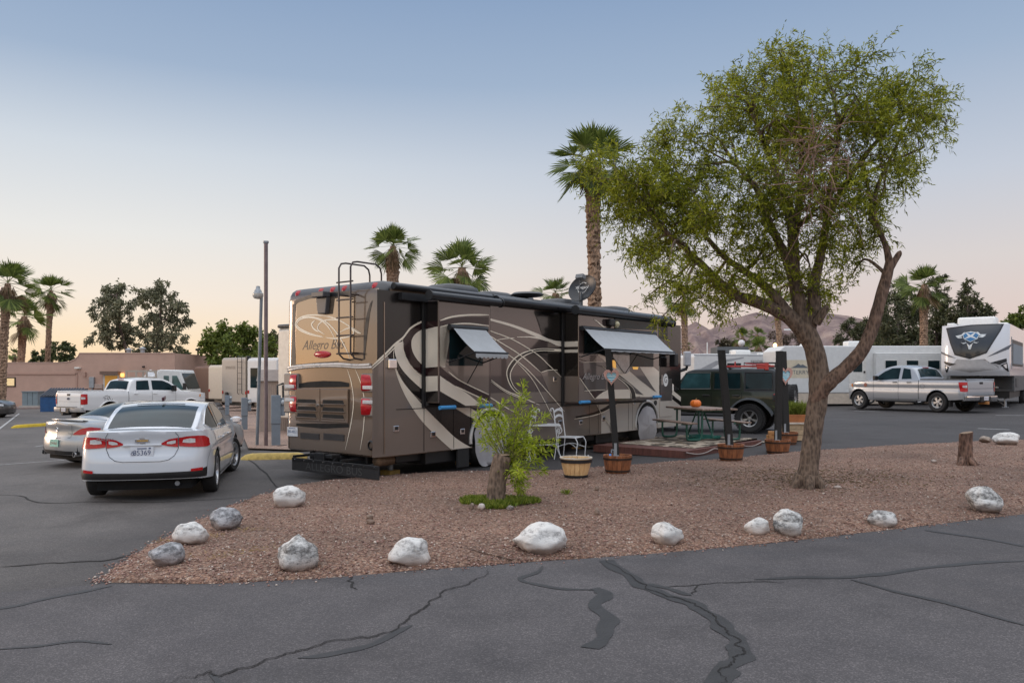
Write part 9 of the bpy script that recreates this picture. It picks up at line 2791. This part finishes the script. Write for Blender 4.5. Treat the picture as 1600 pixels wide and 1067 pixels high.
	# roof unit
	for x0, y0, w_, l_, hh in ((-1.6, -.1, .75, 1.0, .42), (-6.2, -.0, .7, 1.0, .40)):
		mb = MB(); mb.boxb(x0 - l_, x0, y0 - w_, y0 + w_, zt, zt + hh); mb.build('air_conditioner', WHITE, root, bevel=.10, seg=3)
	mb = MB(); mb.boxb(-2.0, -.9, -1.15, -.85, zt + .02, zt + .14); mb.build('roof_aerial', WHITE, root, bevel=.03)
	for s in (-1, 1):
		mb = MB(); mb.boxb(-6.5, -1.0, min(s * (h + .01), s * (h + .02)), max(s * (h + .01), s * (h + .02)), zb + .3, zt - .5); sl = mb.build('slide_out', WF, root)
		mb = MB(); mb.boxb(-6.0, -1.15, min(s * (h + .0), s * (h + .035)), max(s * (h + .0), s * (h + .035)), zb + .42, zt - .62); w1 = mb.build('window_frame', BLACK, root, bevel=.03)
		mb = MB(); mb.boxb(-5.9, -1.25, min(s * (h + .0), s * (h + .042)), max(s * (h + .0), s * (h + .042)), zb + .52, zt - .8); mb.build('blind', mat('blind_grey', (.22, .25, .28), .6), w1)
		mb = MB(); mb.tube([(-2.6, s * .9, zb - .6), (-2.6, s * .9, .06)], .05, 8); mb.boxb(-2.72, -2.48, s * .9 - .12, s * .9 + .12, .02, .07); mb.build('landing_leg', STEEL, root)
		mb = MB(); mb.boxb(-3.9, -2.9, min(s * h, s * (h + .015)), max(s * h, s * (h + .015)), .95, zb - .1); mb.build('bay_door', mat('bay_door_dark', (.05, .052, .056), .5), root, bevel=.03)
		for x in (-8.0, -9.0): wheel(root, x, s * (h - .15), .38, .24, .22, 5, 'steel', WHITE)
	mb = MB(); mb.tube([(-2.6, -.9, .1), (-3.6, -.2, .6)], .025, 6); mb.tube([(-2.6, .9, .1), (-3.6, .2, .6)], .025, 6); build_each(mb, 'leg_brace', STEEL, root)
	mb = MB(); mb.boxb(-1.2, -.3, -.25, .25, zb - .35, zb); mb.build('pin_box', BLACK, root, bevel=.03)
	for y in (-.6, -.2, .2, .6): mb = MB(); mb.tube([(-2.38, y, zb - .5), (-2.36, y, .9)], .06, 8); mb.build('gas_bottle', WHITE, root)
	mb = MB(); mb.boxb(-2.44, -2.39, -h + .1, h - .1, .85, zb - .1); mb.build('front_bulkhead', mat('bulkhead', (.04, .042, .045), .6), root)
fifth_wheel()
# ---------------------------------------------------------------- lamps and small far things
def globe_lamp():
	D = 60.0; p = P(1158.5, 600, D); root = thing('street_lamp', 'white globe lamp on a thin post against the dry brush', 'street lamp', (p.x, D, gz(p.x)))
	z = P(0, 536, D).z - gz(p.x)
	mb = MB(); mb.smooth = True; mb.tube([(0, 0, 0), (0, 0, z - .2)], .06, 8); mb.build('post', mat('pale_post', (.55, .45, .40), .5), root)
	mb = MB(); mb.smooth = True; mb.lathe([(.0, -.25), (.14, -.24), (.24, -.1), (.25, 0), (.22, .13), (.12, .22), (0, .25)], 20, (0, 0, z)); mb.build('globe', mat('globe_glass', (.62, .60, .60), .35), root)
	D = 66.0; p = P(1211, 600, D); root = thing('street_lamp', 'lit yellow lamp on a post in front of the dry brush', 'street lamp', (p.x, D, gz(p.x)))
	z = P(0, 539, D).z - gz(p.x)
	mb = MB(); mb.tube([(0, .3, 0), (0, .3, z + .3)], .05, 8); mb.build('post', BLACK, root)
	mb = MB(); mb.smooth = True; mb.lathe([(0, -.2), (.13, -.15), (.16, 0), (.1, .12), (0, .15)], 14, (0, 0, z)); mb.build('lamp', mat('lit_lamp2', (1, .7, .3), .3, emit=(1, .62, .22), estr=5), root)
	D = 58.0; p = P(1105, 600, D); root = thing('antenna_mast', 'thin white antenna mast against the mountain', 'antenna', (p.x, D, gz(p.x)))
	mb = MB(); mb.tube([(0, 0, 0), (0, 0, P(0, 535, D).z - gz(p.x))], .045, 6); mb.build('mast', WHITE, root)
	D = 72.0; p = P(309.5, 600, D); root = thing('street_lamp', 'dark lamp pole beside the brown trailer', 'street lamp', (p.x, D, gz(p.x)))
	z = P(0, 548, D).z - gz(p.x); mb = MB(); mb.tube([(0, 0, 0), (0, 0, z)], .09, 8); mb.build('post', BLACK, root); mb = MB(); mb.box((0, 0, z + .1), (.4, .3, .2)); mb.build('lamp', BLACK, root, bevel=.04)
globe_lamp()
